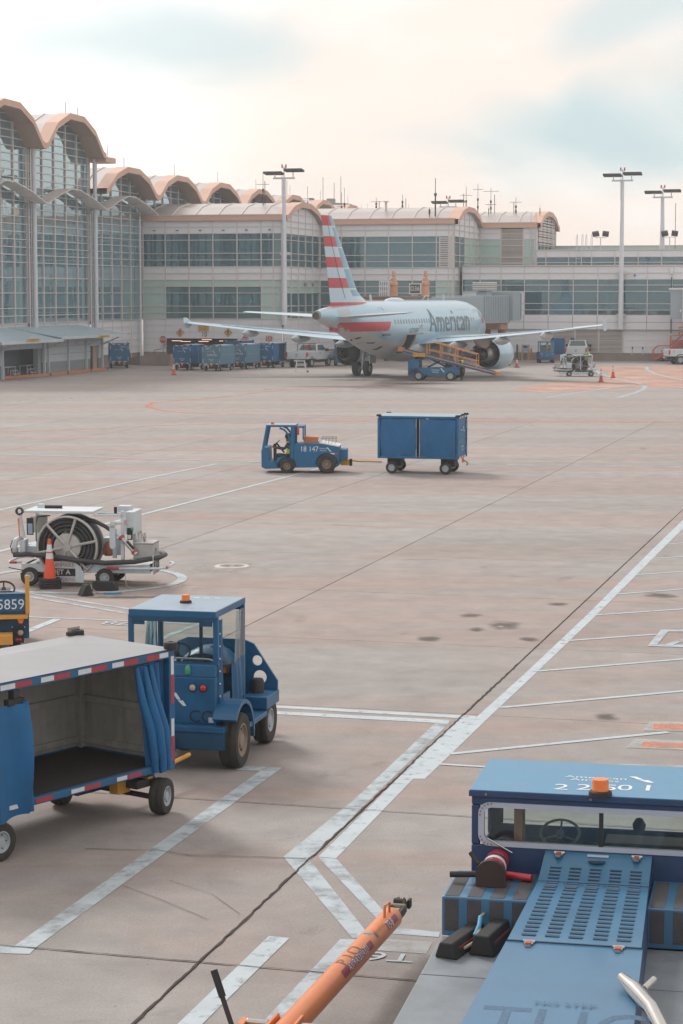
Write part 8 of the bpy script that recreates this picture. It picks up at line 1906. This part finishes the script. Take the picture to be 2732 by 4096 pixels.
for s_ in (-.5, .5):
    MB().tube([(s_ * 1.15, 0, .1), (s_, .2, 1.2), (s_ * .98, .45, 2.55)], .04, PIPE, 6).build('rail', wl); MB().tube([(s_ * 1.2, 1.0, .1), (s_, .6, 1.3)], .035, PIPE, 6).build('rear_leg', wl); wheel(wl, (s_ * 1.2, 0, .1), .1, .07, RIMT, .5); wheel(wl, (s_ * 1.2, 1.0, .1), .1, .07, RIMT, .5); MB().box(s_ - .15, s_ + .15, .42, .5, 2.5, 2.58, LOUVD).build('clamp_head', wl); MB().box(s_ * .98 - .05, s_ * .98 + .05, .1, .2, 1.1, 1.3, LK).build('joint', wl)
for k in range(4): MB().box(-.5, .5, .05 + k * .12, .2 + k * .12, .25 + k * .27, .29 + k * .27, TRD).build('tread', wl)
MB().box(-.25, .1, .3, .45, 1.62, 1.68, YELO).build('yellow_bar', wl); MB().box(-.5, .5, .3, .34, 1.55, 1.58, PIPE).build('crossbar', wl); MB().lathe([(.1, .9), (.12, 1.1), (.08, 1.15)], M('green_can', '#5f8f80', .6), 10, o=(.1, .4, -.15)).build('green_can', wl)
p = G(2592, 1441); w2_ = thing('hose_trolley', 'thin dark hose trolley standing right of the wheeled ladder', 'trolley', (p.x, p.y, 0), BRZ); MB().tube([(-.3, 0, 1.7), (-.1, 0, 1.0), (.0, 0, .4), (.2, 0, .2)], .03, CHA, 6).build('frame', w2_); MB().tube([(.1, .1, 1.75), (.1, .1, .3)], .02, CHA, 5).build('pole', w2_); MB().box(-.2, .3, -.15, .15, .14, .3, CHA).build('base', w2_)
for x in (-.15, .25): wheel(w2_, (x, -.12, .14), .14, .08, RIMT, .5)
p = G(1203, 1489); sl2 = thing('platform_step', 'aluminium platform step ladder behind the white pickup', 'step ladder', (p.x, p.y, 0), R(-6))
for x in (-.3, .3):
    for (y0, y1) in ((-.35, -.08), (.4, .1)): MB().tube([(x * 1.5, y0, .03), (x, y1, .95)], .03, PIPE, 6).build('leg', sl2)
for k in range(3): MB().box(-.36 + k * .03, .36 - k * .03, -.32 + k * .1, -.16 + k * .1, .28 + k * .28, .31 + k * .28, PIPE).build('tread', sl2)
MB().box(-.32, .32, -.1, .12, .93, .97, PIPE).build('platform', sl2); wheel(sl2, (.55, .3, .07), .07, .05, RIMT, .4); wheel(sl2, (.6, -.3, .07), .07, .05, RIMT, .4)

# ---- service pedestals and bits by the wall
p = G(2102, 1441); pd = thing('service_pedestal', 'pale utility cabinet on tan legs with hanging hoses by the wall', 'cabinet', (p.x, p.y, 0), BRZ)
MB().box(-.36, .36, -.15, .25, .85, 1.5, TUN).build('cabinet', pd, bevel=.02); MB().box(-.2, .18, -.165, -.15, 1.2, 1.4, LK).build('display', pd)
for x in (-.32, .28): MB().box(x - .08, x + .08, -.08, .12, 0, .9, M('tan_post', '#b5a284', .7)).build('leg', pd)
for x in (-.62, .38, .52): MB().tube([(x * .8, -.2, 1.1), (x, -.28, .8), (x * .95, -.28, .3), (x * .8, -.2, .06)], .035, M('hose_tan', '#b59a63', .7), 6).build('hose', pd)
MB().box(.5, .62, -.1, .05, 0, 1.15, M('orange_post', '#c07048', .6)).build('guard_post', pd); MB().box(-.9, -.75, .0, .2, .2, 1.5, LOUVD).build('conduit', pd)
p = G(2050, 1436); pc = thing('utility_post', 'dark conduit post against the wall behind the engine', 'post', (p.x, p.y, 0), BRZ); MB().box(-.15, .15, 0, .3, .5, 1.5, LOUVD).build('box', pc); MB().box(-.05, .05, .1, .2, 0, .5, LOUVD).build('stem', pc)
p = G(437, 1452); bkt = thing('tub_stack', 'stack of pale plastic tubs beside the shed end', 'tubs', (p.x, p.y, 0)); TUBM = M('tub_pale', '#b9aea6', .6, var=.06)
for k in range(3): MB().lathe([(.22, k * .38), (.28, k * .38 + .34), (.31, k * .38 + .35), (.31, k * .38 + .40), (.001, k * .38 + .40)], TUBM, 18).build('tub', bkt, smooth=40)
MB().box(-.2, .2, -.29, -.27, .55, .75, SW).build('label', bkt)
p = G(1578, 1443); eq = thing('cargo_dolly', 'dark tubular equipment dolly under the aircraft belly', 'dolly', (p.x, p.y, 0), BRZ)
MB().box(-1.1, 1.1, -.5, .5, .3, .38, CHA).build('deck', eq)
for x in (-1.1, -.3, .5, 1.1): MB().tube([(x, -.5, .3), (x, -.5, .95), (x + .1, .5, .95), (x, .5, .3)], .03, LOUVD, 6).build('hoop', eq)
MB().box(-.5, .4, -.3, .3, .38, .8, CHA).build('load', eq); MB().tube([(-1.1, -.5, .62), (1.1, -.5, .62)], .03, LOUVD, 6).build('side_rail', eq)
for x in (-.8, .8):
    for y in (-.4, .4): wheel(eq, (x, y, .16), .16, .1, RIMT, .5)
MB().box(1.0, 1.35, -.3, .3, .5, 1.3, M('olive_cloth', '#7f7a48', .8)).build('olive_cover', eq)
# ================================================================ AIR
hz_ = MB().box(-260, 260, -60, 480, -1.0, 31.0, M('haze_air', '#ffffff', var=0)).build('haze')
hm = bpy.data.materials.new('haze_volume'); hm.use_nodes = True; n_ = hm.node_tree.nodes; n_.clear()
vo = n_.new('ShaderNodeOutputMaterial'); pv = n_.new('ShaderNodeVolumePrincipled'); pv.inputs['Color'].default_value = (.90, .95, 1, 1); pv.inputs['Density'].default_value = .0005; pv.inputs['Anisotropy'].default_value = .2
hm.node_tree.links.new(pv.outputs[0], vo.inputs['Volume']); hz_.data.materials.clear(); hz_.data.materials.append(hm); tag(hz_, kind='stuff')
